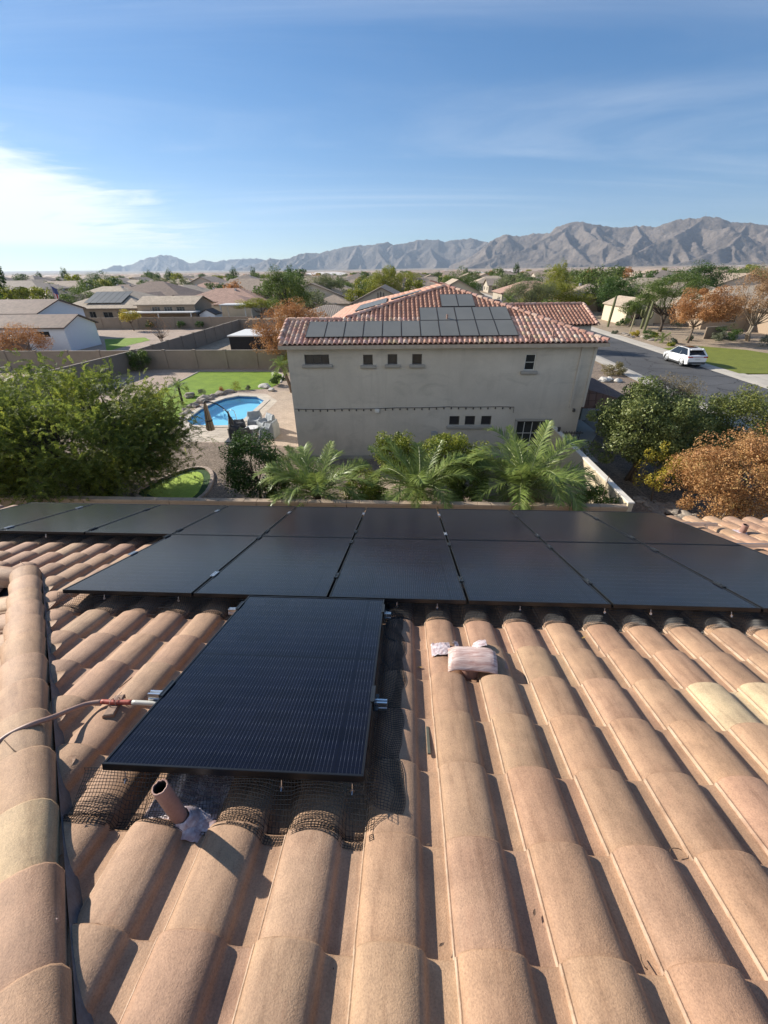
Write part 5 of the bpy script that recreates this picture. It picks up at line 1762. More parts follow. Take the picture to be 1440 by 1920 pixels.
# shed beside it
sh = empty('garden_shed', T(-38, 85), 'small white garden shed with a dark gable roof beside the tan house', 'shed')
wing(sh, TOWN, -39.6, -36.6, 84.5, 87.5, 1.9, .5, 'gable', 'b', W_WHITE, R_DARK, over=.2)
pg = empty('pergola', T(-35, 92), 'white flat-topped pergola behind the garden shed', 'pergola')
q = MB(); q.box(T(-35.5, 93, 2.9), (5.5, 4, .2), TOWN.yaw); q.build('roof', M_WHITEB, pg)
for a in (-38, -33):
    for b in (91.2, 94.8):
        q = MB(); q.box(T(a, b, 1.4), (.2, .2, 2.8), TOWN.yaw); q.build('post', M_WHITEB, pg)
h4 = dwelling('dark-roofed house rising behind the tan house with rooftop panels', -62, 118)
wing(h4, TOWN, -76, -56, 112, 128, 3.6, .40, 'hip', 'a', W_BROWN, R_BROWN, over=.5)
wing(h4, TOWN, -66, -59, 108, 120, 3.4, .36, 'gable', 'b', W_BROWN, R_BROWN, over=.4)
wing(h4, TOWN, -58.5, -52, 107, 118, 3.0, .36, 'gable', 'b', W_TAN, R_BROWN, over=.4)
h5 = dwelling('brown two-storey house with rows of dark windows at the far left edge', -108, 122)
wing(h5, TOWN, -118, -97, 118, 130, 5.4, .32, 'hip', 'a', W_BROWN, R_GREY, [(-113.6, -112.4, 3.4, 4.8), (-111.9, -110.7, 3.4, 4.8), (-110.2, -109, 3.4, 4.8), (-106.5, -105.3, 3.4, 4.8), (-104.7, -103.5, 3.4, 4.8), (-102.9, -101.7, 3.4, 4.8)], over=.5)
wing(h5, TOWN, -116, -99, 113, 118, 2.7, .25, 'hip', 'a', W_BROWN, R_GREY, [(-113, -111.4, .8, 2.0), (-107, -104, .5, 2.1)], over=.5)
# gable house just behind the neighbour
h6 = dwelling('grey-tan house with a small ornament in its gable, behind the terracotta roof', -4, 70)
wing(h6, TOWN, -8.3, .2, 69, 82, 4.55, .46, 'gable', 'b', W_GREY, R_GREY, over=.35)
wing(h6, TOWN, -1.5, 7.5, 72, 84, 4.2, .42, 'gable', 'b', W_GREY, R_GREY, over=.35)
wing(h6, TOWN, -16, -6.5, 62, 70, 3.2, .30, 'hip', 'a', W_GREY, R_GREY, over=.45)
wing(h6, TOWN, 4, 12, 76, 86, 5.2, .5, 'gable', 'b', W_CREAM, R_TAN, over=.35)
b = MB()
for dx_ in (-.42, 0, .42):
    b.tube([T(-4.05 + dx_, 68.95, 5.05), T(-4.05 + dx_, 68.95, 5.75 + (.15 if dx_ == 0 else 0))], .07, 6)
    b.tube([T(-4.05 + dx_, 68.95, 5.05), T(-4.05, 68.95, 4.80)], .07, 6)
b.build('gable_ornament', M_DFRAME, h6)
# right of the street
h7 = dwelling('cream gabled house half hidden by trees across the street', 42, 80)
wing(h7, TOWN, 36.8, 41.6, 78.5, 88, 3.0, .46, 'gable', 'b', W_CREAM, R_TAN, [(38.4, 40.0, .9, 2.2)], over=.3)
wing(h7, TOWN, 41.8, 50, 81, 89, 2.8, .30, 'hip', 'a', W_CREAM, R_TAN, over=.45)
h8 = dwelling('tan house with a wide pale hipped roof behind the orange trees at right', 52, 76)
wing(h8, TOWN, 45.5, 72, 72, 86, 3.3, .36, 'hip', 'a', W_TAN, R_TAN, [(49, 50.4, 1, 2.3), (52, 53.4, 1, 2.3)], over=.55)
wing(h8, TOWN, 52, 60, 66.5, 74, 3.1, .36, 'hip', 'b', W_TAN, R_TAN, over=.5)
wing(h8, TOWN, 58, 74, 58, 74, 3.1, .36, 'hip', 'a', W_BROWN, R_TAN, over=.5)
h9 = dwelling('low house with a pinkish roof beyond the hedge of yellow-green trees', 34, 136)
wing(h9, TOWN, 26, 44, 130, 144, 3.0, .36, 'hip', 'a', W_GREY, R_PINK, over=.5)
wing(h9, TOWN, 42, 52, 126, 136, 3.0, .36, 'hip', 'a', W_GREY, R_PINK, over=.5)
# carport / dark shade structure in the garden beyond the pool yard
cpt = empty('carport', T(-15, 52), 'black-sided flat shelter with a white roof beyond the block wall', 'shelter')
q = MB(); q.box(T(-15.5, 53, 2.28), (10.4, 6.2, .14), TOWN.yaw, bevel=.02); q.build('roof', M_WHITEB, cpt)
M_BLACKF = mat('black_fabric', (.012, .012, .014), .8, .2, 2)
q = MB(); q.box(T(-15.5, 50.05, 1.1), (10.1, .06, 2.18), TOWN.yaw); q.build('front_screen', M_BLACKF, cpt)
q = MB(); q.box(T(-20.5, 53, 1.1), (.06, 5.8, 2.18), TOWN.yaw); q.build('side_screen', M_BLACKF, cpt)
q = MB(); q.box(T(-10.5, 53, 1.1), (.06, 5.8, 2.18), TOWN.yaw); q.build('side_screen', M_BLACKF, cpt)
# pieces of gardens between the walls
sheet_poly('garden_lawn', [tuple(p[:2]) for p in (at(196, 636), at(272, 633), at(282, 638), at(248, 646), at(212, 656), at(200, 659))], .02, M_LAWN)
sheet_poly('garden_gravel', tplan([(-62, 45.5), (BW0 - .2, 45.5), (BW0 - .2, DV[1] + 4.8), (-62, DV[1] + 4.8)]), .006, M_GRAVEL2)
sheet_poly('garden_gravel', tplan([(BW0 + .3, BWb + .3), (-2, BWb + .3), (-2, DV[1] - .2), (BW0 + .3, DV[1] - .2)]), .006, M_GRAVEL3)
# flag on a pole by the left houses
fl_ = empty('flagpole', T(-76, 95), 'flagpole with a drooping red, white and blue flag between the houses on the left', 'flagpole')
fp = at(103, 566, 0); 
FPo = TOWN.inv(dep(103, 560, 95))
b = MB(); b.tube([T(FPo[0], FPo[1], 0), T(FPo[0], FPo[1], 7.0)], .06, 6); b.build('pole', M_STEEL, fl_)
fw_ = MB()
nx_, nz_ = 4, 10
vs = [T(FPo[0] + .08 + .28 * i * (1 - .04 * j) + .06 * math.sin(j + i), FPo[1] + .12 * math.sin(i * 1.7 + j * .4), 6.6 - .28 * j - .12 * i) for j in range(nz_ + 1) for i in range(nx_ + 1)]
for j in range(nz_):
    for i in range(nx_):
        fw_.add([vs[j * 5 + i], vs[j * 5 + i + 1], vs[(j + 1) * 5 + i + 1], vs[(j + 1) * 5 + i]], [(0, 1, 2, 3)], 2 if j < 4 else (i % 2))
fw_.build('flag', [flat('flag_red', (.45, .05, .06), .8), flat('flag_white', (.7, .68, .66), .8), flat('flag_blue', (.05, .07, .2), .8)], fl_)
# ------------------------------------------------------------------ the town beyond, the mountains
def near_any(a, b, rects):
    return any(r[0] < a < r[1] and r[2] < b < r[3] for r in rects)
KEEP = [(-72, -36, 40, 110), (-80, -50, 100, 132), (-122, -94, 108, 135), (-40, 14, 30, 92), (18, 33, 0, 330), (33, 80, 0, 104), (22, 56, 122, 148), (-40, 20, -10, 60)]
protos = []
def proto_house(k, wm, rm, w, d, kind, axis, ze=2.9):
    fr = Frame(0.0)
    root = bpy.data.objects.new('house', None); COL.objects.link(root); root.empty_display_size = .5
    wins = [(-w / 2 + 1.5, -w / 2 + 3.0, .9, 2.1), (-1.0, .6, .9, 2.1), (w / 2 - 3.2, w / 2 - 1.6, .9, 2.1)]
    b = MB()
    b.box((0, 0, ze / 2), (w, d, ze))
    if kind == 'gable':
        half = (d if axis == 'a' else w) / 2
        zr = ze + half * .36 - .05
        if axis == 'a':
            for a in (-w / 2, w / 2): b.face([(a, -d / 2, ze), (a, d / 2, ze), (a, 0, zr)])
        else:
            for c in (-d / 2, d / 2): b.face([(-w / 2, c, ze), (w / 2, c, ze), (0, c, zr)])
    b.build('wall', wm, root, local=True)
    r, _ = roof_mesh(fr, -w / 2, w / 2, -d / 2, d / 2, ze, .36, kind, .5, axis)
    r.build('roof', rm, root, local=True)
    for o in wins:
        q = MB(); q.box(((o[0] + o[1]) / 2, -d / 2 - .03, (o[2] + o[3]) / 2), (o[1] - o[0], .08, o[3] - o[2])); q.build('window', M_WINDK, root, local=True)
    for o in ((-d / 4, ), (d / 4, )):
        q = MB(); q.box((w / 2 + .03, o[0], 1.5), (.08, 1.4, 1.2)); q.build('window', M_WINDK, root, local=True)
        q = MB(); q.box((-w / 2 - .03, o[0], 1.5), (.08, 1.4, 1.2)); q.build('window', M_WINDK, root, local=True)
    for vx, vy in ((-w * .2, .9), (w * .12, -1.2)):
        q = MB(); q.box((vx, vy, ze + (min(w, d) / 2 + .5 - abs(vy)) * .36 - .18 + .15), (.4, .4, .5)); q.build('roof_vent', M_STEEL, root, local=True)
    # a lower wing with the garage
    gw_, gd = w * .42, 6.5
    b = MB(); b.box((w / 2 - gw_ / 2 - .2, -d / 2 - gd / 2 + .1, 1.35), (gw_, gd, 2.7)); b.build('garage', wm, root, local=True)
    r, _ = roof_mesh(Frame(0, 0, 0), w / 2 - gw_ - .2, w / 2 - .2, -d / 2 - gd + .1, -d / 2 + 2.5, 2.7, .36, 'hip' if k % 2 else 'gable', .45, 'b')
    r.build('garage_roof', rm, root, local=True)
    return root
R_SAND = roof_uv_mat('sand_tiles', (.40, .31, .235))
spec = [(W_TAN, R_SAND, 17, 13, 'hip', 'a', 2.9, 'tan house with a sand-coloured hipped roof'), (W_PALE, R_TAN, 19, 14, 'hip', 'a', 3.0, 'pale house with a light tan hipped roof'),
        (W_GREY, R_GREY, 16, 13, 'gable', 'a', 2.9, 'grey-tan house with a grey-brown gable roof'), (W_CREAM, R_PINK, 18, 13, 'hip', 'a', 2.9, 'cream house with a pinkish hipped roof'),
        (W_TAN, R_GREY, 14, 12, 'hip', 'b', 5.2, 'taller two-storey tan house with a grey-brown hipped roof'), (W_PALE, R_SAND, 20, 14, 'gable', 'b', 3.0, 'pale house with a sand-coloured gable roof'),
        (W_BROWN, R_BROWN, 17, 13, 'hip', 'a', 2.9, 'brown house with a dark brown hipped roof')]
for k, s in enumerate(spec):
    protos.append(proto_house(k, *s[:7]))
lots = []
for jb in range(0, 12):
    for side in (0, 1):
        b = 112 + jb * 46 + side * 20
        for ia in range(-34, 40):
            a = ia * 21.5 + 9 * math.sin(jb * 1.7) + random.uniform(-1.5, 1.5)
            bb_ = b + random.uniform(-2, 2)
            P = T(a, bb_)
            if abs(P[0]) > P[1] * 1.02 + 14: continue
            if near_any(a, bb_, KEEP): continue
            lots.append((P[1] + abs(P[0]) * .2, a, bb_, side))
lots.sort()
used = set()
near_lots, rest_lots = lots[:285], lots[285:]
OCC = [(a, b) for _, a, b, _ in near_lots]
for d_, a, b, side in near_lots:
    k = random.choices(range(7), [5, 4, 2, 3, 1, 4, 1.5])[0]
    yaw = TOWN.yaw + (math.pi if side else 0) + random.choice([0, 0, 0, math.pi / 2])
    if k in used:
        o = copy_tree(protos[k], None, T(a, b), yaw)
    else:
        o = protos[k]; used.add(k)
        o.location = tuple(float(v) for v in T(a, b)); o.rotation_euler = (0, 0, yaw)
    o.scale = (random.uniform(.9, 1.1), random.uniform(.9, 1.1), random.uniform(.95, 1.1))
    tag(o, spec[k][7] + ', one of the many beyond the nearest gardens', 'house', 'houses of the town beyond the near gardens')
for k in range(7):
    if k not in used:
        for c in list(protos[k].children): bpy.data.objects.remove(c)
        bpy.data.objects.remove(protos[k])
# the rest of the town, too far to tell house from house: low roofs joined as one mass
def hip_np(n, xs, ys, zs, ws, ds, hs, yaw):
    """n simple hipped blocks -> V, F"""
    c, s = np.cos(yaw), np.sin(yaw)
    X = np.array([-1, 1, 1, -1, -1, 1, 1, -1, -1.1, 1.1, 1.1, -1.1, -.35, .35]) * .5
    Y = np.array([-1, -1, 1, 1, -1, -1, 1, 1, -1.1, -1.1, 1.1, 1.1, 0, 0]) * .5
    Z = np.array([0, 0, 0, 0, 1, 1, 1, 1, 1, 1, 1, 1, 1.8, 1.8])
    px = X[None] * ws[:, None]; py = Y[None] * ds[:, None]; pz = Z[None] * hs[:, None]
    V = np.stack([xs[:, None] + px * c[:, None] - py * s[:, None], ys[:, None] + px * s[:, None] + py * c[:, None], zs[:, None] + pz], -1)
    wallF = np.array([(0, 1, 5, 4), (1, 2, 6, 5), (2, 3, 7, 6), (3, 0, 4, 7)])
    roofF = np.array([(8, 9, 13, 12), (9, 10, 13, 13), (10, 11, 12, 13), (11, 8, 12, 12)])
    return V, wallF, roofF
def stuff_np(name, V, F, m, label):
    # triangulate quads that repeat a vertex
    tri = np.concatenate([F[:, [0, 1, 2]], F[:, [0, 2, 3]]])
    tri = tri[(tri[:, 0] != tri[:, 1]) & (tri[:, 1] != tri[:, 2]) & (tri[:, 0] != tri[:, 2])]
    o = mesh_np(name, V.reshape(-1, 3), tri, m)
    tag(o, label, 'far town', kind='stuff')
    return o
def island_mat(name, stops, rough=.85):
    m, t, b = new_mat(name); g = NT(t)
    t.links.new(g.ramp(g.n('ShaderNodeNewGeometry').outputs['Random Per Island'], stops), b.inputs['Base Color'])
    b.inputs['Roughness'].default_value = rough
    return m
n1_ = 5200
rr = np.sqrt(RNG.uniform(520 ** 2, 3000 ** 2, n1_)); tt = RNG.uniform(-.80, .80, n1_)
gx, gy = rr * np.sin(tt), rr * np.cos(tt)
gz = np.array([ground_z(r, t) for r, t in zip(np.hypot(gx, gy), tt)])
big_ = RNG.random(n1_) < .04
V, wf, rf = hip_np(n1_, gx, gy, gz - .3, np.where(big_, RNG.uniform(40, 90, n1_), RNG.uniform(13, 20, n1_)), np.where(big_, RNG.uniform(25, 50, n1_), RNG.uniform(10, 15, n1_)), np.where(big_, 4.5, RNG.uniform(2.7, 4.2, n1_)), RNG.choice([0, np.pi / 2, .3, -.4], n1_) - .0578)
base = (np.arange(n1_) * 14)[:, None, None]
stuff_np('distant_town_walls', V, (base + wf[None]).reshape(-1, 4), island_mat('far_walls', [(0, (.30, .24, .18)), (.5, (.46, .40, .33)), (.9, (.62, .58, .52)), (1, (.75, .74, .72))]), 'walls of the far town in front of the mountains')
stuff_np('distant_town_roofs', V, (base + rf[None]).reshape(-1, 4), island_mat('far_roofs', [(0, (.20, .155, .125)), (.4, (.33, .26, .205)), (.75, (.40, .31, .24)), (.9, (.36, .22, .17)), (1, (.62, .60, .57))]), 'roofs of the far town in front of the mountains')

# ---- mountains
def mountain(name, sky_px, dist, x0, x1, seed, c_lo, c_hi, nx=560, ny=120, depth=.34, gul=1.0, foot=0.0, label=None):
    """a range whose crest stands at 'dist' metres and whose spurs run down towards the town"""
    px = np.array([p[0] for p in sky_px], float); py = np.array([p[1] for p in sky_px], float)
    s = np.linspace(x0, x1, nx)
    yy = np.interp(s, px, py)
    rng = np.random.default_rng(seed)
    # fine raggedness of the crest
    def vnoise(x, y, seed):
        r = np.random.default_rng(seed); g_ = r.random((97, 97))
        xi = np.floor(x).astype(int); yi = np.floor(y).astype(int)
        fx, fy = x - xi, y - yi
        fx = fx * fx * (3 - 2 * fx); fy = fy * fy * (3 - 2 * fy)
        G = lambda a, b: g_[a % 97, b % 97]
        return (G(xi, yi) * (1 - fx) + G(xi + 1, yi) * fx) * (1 - fy) + (G(xi, yi + 1) * (1 - fx) + G(xi + 1, yi + 1) * fx) * fy
    yy = yy + (vnoise(s * .16, s * 0, seed + 5) - .5) * 2.6 + (vnoise(s * .5, s * 0, seed + 6) - .5) * 1.3
    dirs = np.array([ray(a, b) for a, b in zip(s, yy)])
    hor_ = np.hypot(dirs[:, 0], dirs[:, 1])
    az_ = np.arctan2(dirs[:, 0], dirs[:, 1])
    zc = EYE + dist * dirs[:, 2] / hor_
    t = np.concatenate([np.linspace(-1, 0, int(ny * .8)), np.linspace(0, .5, ny - int(ny * .8) + 1)[1:]])
    T_, S_ = np.meshgrid(t, s)
    Zc = zc[:, None]
    km = dist / F_PX                       # metres per photo pixel at the crest
    R0 = dist * (1 + T_ * depth)
    GX = (R0 * np.sin(az_)[:, None]).astype(np.float32).ravel(); GY = (R0 * np.cos(az_)[:, None]).astype(np.float32).ravel()
    # ridge lines: the crest, spurs running down from it, and side spurs off those
    segs = []
    cx_, cyy = dist * np.sin(az_), dist * np.cos(az_)
    st_ = max(1, int(14 / (s[1] - s[0])))
    for i in range(0, nx - st_, st_):
        segs.append((cx_[i], cyy[i], zc[i], cx_[i + st_], cyy[i + st_], zc[i + st_]))
    def spur(x, y, z, ang, grad, level):
        n_seg = 6 if level == 0 else 4
        L = z / grad
        if z < 45: return
        px0, py0, pz0 = x, y, z
        for q in range(1, n_seg + 1):
            ang = ang + rng.normal() * .24
            f = q / n_seg
            nx_, ny_ = px0 + math.sin(ang) * L / n_seg, py0 + math.cos(ang) * L / n_seg
            nz_ = z * (1 - f) ** 1.12 * (1 + (rng.normal() * .09 if q < n_seg else 0))
            segs.append((px0, py0, pz0, nx_, ny_, max(nz_, 2)))
            if level < 2 and q < n_seg:
                for sg in ((-1, 1) if rng.random() < .55 else (rng.choice([-1, 1]),)):
                    spur(nx_, ny_, nz_ * .97, ang + sg * rng.uniform(.6, 1.15), rng.uniform(.36, .55), level + 1 if level == 0 else 2)
            px0, py0, pz0 = nx_, ny_, nz_
    i = 0
    while i < nx:
        back = math.atan2(-cx_[i], -cyy[i])
        spur(cx_[i], cyy[i], zc[i] * .985, back + rng.uniform(-.75, .75), rng.uniform(.22, .34), 0)
        i += max(2, int(rng.uniform(16, 34) / (s[1] - s[0])))
    H_ = np.zeros(GX.size, np.float32)
    wobx = ((vnoise(GX / 210., GY / 210., seed) - .5) * 95 + (vnoise(GX / 70., GY / 70., seed + 1) - .5) * 34).astype(np.float32)
    for x0_, y0_, z0_, x1_, y1_, z1_ in segs:
        reach = max(z0_, z1_) / .42 + 60
        sel = np.where((GX > min(x0_, x1_) - reach) & (GX < max(x0_, x1_) + reach) & (GY > min(y0_, y1_) - reach) & (GY < max(y0_, y1_) + reach))[0]
        if not len(sel): continue
        dx_, dy_ = x1_ - x0_, y1_ - y0_
        L2 = dx_ * dx_ + dy_ * dy_ + 1e-6
        q = np.clip(((GX[sel] - x0_) * dx_ + (GY[sel] - y0_) * dy_) / L2, 0, 1)
        d = np.hypot(GX[sel] - x0_ - q * dx_, GY[sel] - y0_ - q * dy_)
        d = np.maximum(0, d + wobx[sel] * np.clip(d / 120, 0, 1))
        H_[sel] = np.maximum(H_[sel], z0_ + (z1_ - z0_) * q - d * .66 + d * d * .00022 * (d < 1400))
    zz_ = H_.reshape(T_.shape).astype(float)
    zz_ = zz_ + ((vnoise(GX / 45., GY / 45., seed + 8) - .5) * 16 + (vnoise(GX / 19., GY / 19., seed + 9) - .5) * 7).reshape(T_.shape) * np.clip(zz_ / 120, 0, 1) * np.clip(np.abs(T_) * 8, 0, 1)
    for _ in range(1):
        zp = np.pad(zz_, 1, mode='edge')
        zz_ = (zp[1:-1, 1:-1] * 4 + zp[:-2, 1:-1] + zp[2:, 1:-1] + zp[1:-1, :-2] + zp[1:-1, 2:]) / 8
    # nothing in front may rise over the skyline
    lim = Zc * (R0 / dist) * .992
    zz_ = np.where(T_ < -.001, np.minimum(zz_, lim), zz_)
    mid_ = np.argmin(np.abs(t)); zz_[:, mid_] = zc
    env = 0
    R_ = dist * (1 + T_ * depth)
    gz_ = np.vectorize(ground_z)(R_, az_[:, None] + 0 * R_)
    Z = np.maximum(zz_, 0) * 1.0 + 0
    Z = np.maximum(Z, gz_ * 0 + np.minimum(gz_, 1e9) - 8)
    X = R_ * np.sin(az_)[:, None]; Y = R_ * np.cos(az_)[:, None]
    V = np.stack([X, Y, Z], -1).reshape(-1, 3)
    i, j = np.meshgrid(np.arange(nx - 1), np.arange(ny - 1), indexing='ij')
    F = np.stack([i * ny + j, (i + 1) * ny + j, (i + 1) * ny + j + 1, i * ny + j + 1], -1).reshape(-1, 4)
    m, tr, b = new_mat(name + '_rock'); g = NT(tr)
    P = g.pos()
    n_ = g.noise(P, .0035, 8, .68, .3); n2_ = g.noise(P, .03, 5, .7)
    col = g.ramp(n_, [(.34, c_lo), (.66, c_hi)])
    col = g.mix(1.0, col, g.ramp(n2_, [(.35, .80), (.65, 1.12)]), 'MULTIPLY')
    tr.links.new(col, b.inputs['Base Color']); b.inputs['Roughness'].default_value = .95; b.inputs['Specular IOR Level'].default_value = .1
    tr.links.new(g.bump(g.noise(P, .016, 6, .7), .9, 30), b.inputs['Normal'])
    o = mesh_np('mountain', V, F, m, smooth=False)
    tag(o, label, kind='structure')
    return o
SK3 = [(-300, 522), (120, 521), (163, 515), (187, 508), (213, 497), (233, 499), (248, 496), (267, 486), (283, 483), (302, 478), (322, 479), (337, 486), (353, 492), (363, 493), (380, 488), (400, 491), (430, 487), (480, 484), (493, 488), (520, 490), (640, 494), (760, 500)]
SK2 = [(380, 512), (440, 505), (480, 496), (505, 485), (530, 487), (547, 482), (560, 477), (580, 475), (597, 475), (623, 468), (653, 462), (673, 460), (693, 459), (727, 454), (740, 459), (760, 457), (788, 449), (807, 451), (823, 449), (833, 454), (847, 451), (880, 447), (913, 454), (960, 462), (1030, 470), (1100, 485)]
SK1 = [(840, 504), (868, 492), (893, 474), (917, 455), (927, 448), (950, 439), (960, 442), (980, 443), (1003, 437), (1032, 437), (1043, 425), (1060, 420), (1075, 415), (1090, 415), (1110, 420), (1147, 426), (1177, 426), (1203, 423), (1227, 426), (1253, 417), (1290, 408), (1300, 411), (1323, 405), (1343, 407), (1370, 416), (1387, 418), (1410, 417), (1423, 422), (1450, 424), (1520, 416), (1620, 432), (1760, 425), (1900, 450), (2100, 470)]
mountain('far_left', SK3, 11800, 90, 760, 31, (.15, .14, .13), (.22, .20, .18), nx=420, ny=80, depth=.20, gul=.8)
mountain('middle', SK2, 9200, 385, 1095, 47, (.125, .108, .095), (.20, .172, .148), nx=560, ny=120, depth=.32)
mountain('right', SK1, 7000, 842, 1980, 63, (.142, .118, .100), (.226, .188, .158), nx=860, ny=150, depth=.42)
# masts on the right-hand summit
for px, hh in ((1323, 38), (1338, 26)):
    d = ray(px, 405); k = 7000 / math.hypot(d[0], d[1]); P = CAM + d * k
    b = MB(); b.tube([P - np.array([0, 0, 12]), P + np.array([0, 0, hh])], [2.2, 1.2], 4)
    tag(b.build('radio_mast', M_STEEL), 'tiny radio mast on the summit at right' if px == 1323 else 'shorter radio mast just right of the summit', 'mast')
# ---- air
hz_ = MB(); hz_.box((0, 6000, 690), (26000, 14800, 1400 - 0))
ho = hz_.build('haze', flat('haze_surface', (1, 1, 1)))
hm = bpy.data.materials.new('haze'); hm.use_nodes = True
ht = hm.node_tree; ht.nodes.clear()
hv_ = ht.nodes.new('ShaderNodeVolumePrincipled'); hv_.inputs['Color'].default_value = (.62, .78, 1.0, 1)
hv_.inputs['Density'].default_value = 5.2e-5; hv_.inputs['Anisotropy'].default_value = 0.25
hout = ht.nodes.new('ShaderNodeOutputMaterial'); ht.links.new(hv_.outputs[0], hout.inputs['Volume'])
ho.data.materials.clear(); ho.data.materials.append(hm)
tag(ho, 'thin blue haze in the air over the valley', 'haze', kind='stuff')
cy.volume_step_rate = 4.0
# ------------------------------------------------------------------ plants
def unit(v):
    return v / (np.linalg.norm(v, axis=-1, keepdims=True) + 1e-9)
def leaf_quads(C, N, size, aspect, rng, fold=.0):
    """diamond leaves: centres C, rough facing N"""
    n = len(C)
    t = unit(np.cross(N, rng.normal(size=(n, 3))))
    s = unit(np.cross(N, t))
    L = size * rng.uniform(.6, 1.35, (n, 1))
    W = L * aspect
    V = np.stack([C - t * L * .5, C + s * W * .5 + t * L * .04, C + t * L * .5, C - s * W * .5 + t * L * .04], 1)
    F = np.arange(4 * n).reshape(n, 4)
    return V.reshape(-1, 3), F
def crown_pts(K, n, radii, rng, clump=.34, flat_bottom=-.55, hollow=.35, shell=.55):
    """leaf centres and facings for a crown made of K clumps inside an ellipsoid"""
    radii = np.asarray(radii, float)
    d = unit(rng.normal(size=(K * 3, 3)))
    d = d[d[:, 2] > flat_bottom][:K]
    K = len(d)
    r = rng.uniform(hollow, 1 - clump * .55, (K, 1)) ** .7
    cc = d * r * radii * rng.uniform(.86, 1.12, (K, 1))
    cr = clump * rng.uniform(.6, 1.25, K)
    k = rng.integers(0, K, n)
    q = unit(rng.normal(size=(n, 3))) * (rng.uniform(shell, 1.05, (n, 1)) ** .8)
    off = q * cr[k][:, None] * radii
    C = cc[k] + off
    N = unit(unit(off) + .75 * rng.normal(size=(n, 3)) + np.array([0, 0, .35]))
    return C, N, cc
def trunk_mesh(name, m, base, tips, r0, rng, parent, fork=.45, n=6, stems=1, top=None):
    b = MB()
    base = np.asarray(base, float)
    ctr = np.mean(tips, axis=0)
    for s_ in range(stems):
        off = np.array([rng.normal() * r0 * 1.5, rng.normal() * r0 * 1.5, 0]) if stems > 1 else np.zeros(3)
        mine = tips[s_::stems]
        if len(mine) == 0: continue
        c = np.mean(mine, axis=0)
        fk = base + off + (c - base) * fork + np.array([rng.normal() * .1, rng.normal() * .1, 0]) * np.linalg.norm(c - base) * .4
        fk[2] = base[2] + (c[2] - base[2]) * fork
        midp = (base + off + fk) / 2 + np.array([rng.normal(), rng.normal(), 0]) * r0
        b.tube([base + off - np.array([0, 0, .05]), midp, fk], [r0 * 1.15, r0 * .9, r0 * .72], n)
        for tp in mine:
            m1 = fk + (tp - fk) * .45 + rng.normal(size=3) * np.linalg.norm(tp - fk) * .09
            b.tube([fk, m1, tp], [r0 * .5, r0 * .28, r0 * .07], 4, caps=False)
    return b.build(name, m, parent, smooth=True)
M_BARK = mat('bark', (.17, .125, .09), .9, .25, 6, .4, 40, .5, .02)
M_BARKD = mat('dark_bark', (.085, .065, .05), .9, .25, 6, .4, 40, .5, .02)
M_BARKP = mat('pale_bark', (.30, .25, .19), .9, .2, 6, .4, 40, .4, .02)
L_DARK = leaf_mat('dark_green_leaf', [(0, (0.026, 0.058, 0.014)), (.5, (0.058, 0.113, 0.023)), (1, (0.138, 0.203, 0.043))])
L_MID = leaf_mat('mid_green_leaf', [(0, (0.043, 0.080, 0.017)), (.5, (0.109, 0.160, 0.032)), (1, (0.217, 0.268, 0.058))])
L_OLIVE = leaf_mat('olive_leaf', [(0, (0.109, 0.123, 0.051)), (.5, (0.181, 0.203, 0.087)), (1, (0.275, 0.290, 0.138))])
L_LIME = leaf_mat('yellow_green_leaf', [(0, (0.117, 0.141, 0.016)), (.5, (0.250, 0.267, 0.033)), (1, (0.434, 0.400, 0.067))])
L_RUST = leaf_mat('rust_leaf', [(0, (0.203, 0.087, 0.032)), (.45, (0.392, 0.189, 0.072)), (.8, (0.522, 0.275, 0.109)), (1, (0.435, 0.348, 0.087))])
L_ORANGE = leaf_mat('orange_leaf', [(0, (.24, .115, .045)), (.4, (.42, .215, .085)), (.72, (.52, .31, .13)), (.9, (.46, .36, .13)), (1, (.26, .28, .07))], .3, .55, 1.6)
L_CITRUS = leaf_mat('citrus_leaf', [(0, (0.049, 0.083, 0.014)), (.45, (0.175, 0.217, 0.030)), (.8, (0.333, 0.350, 0.047)), (1, (0.517, 0.451, 0.075))], .35, .5, 1.2)
L_GREY = leaf_mat('grey_green_leaf', [(0, (0.087, 0.102, 0.065)), (.5, (0.160, 0.181, 0.116)), (1, (0.261, 0.275, 0.174))])
L_FEATHER = leaf_mat('feathery_leaf', [(0, (0.062, 0.100, 0.025)), (.4, (0.143, 0.191, 0.043)), (.75, (0.286, 0.315, 0.050)), (1, (0.517, 0.467, 0.062))], 0.55, .6, .55)
L_SHRUB = leaf_mat('big_shrub_leaf', [(0, (0.052, 0.073, 0.020)), (.4, (0.148, 0.182, 0.055)), (.75, (0.260, 0.287, 0.096)), (1, (0.418, 0.409, 0.174))], .3, .45, 1.0)
L_YEL = leaf_mat('yellow_leaf', [(0, (0.174, 0.203, 0.029)), (.5, (0.435, 0.362, 0.051)), (1, (0.667, 0.435, 0.058))])
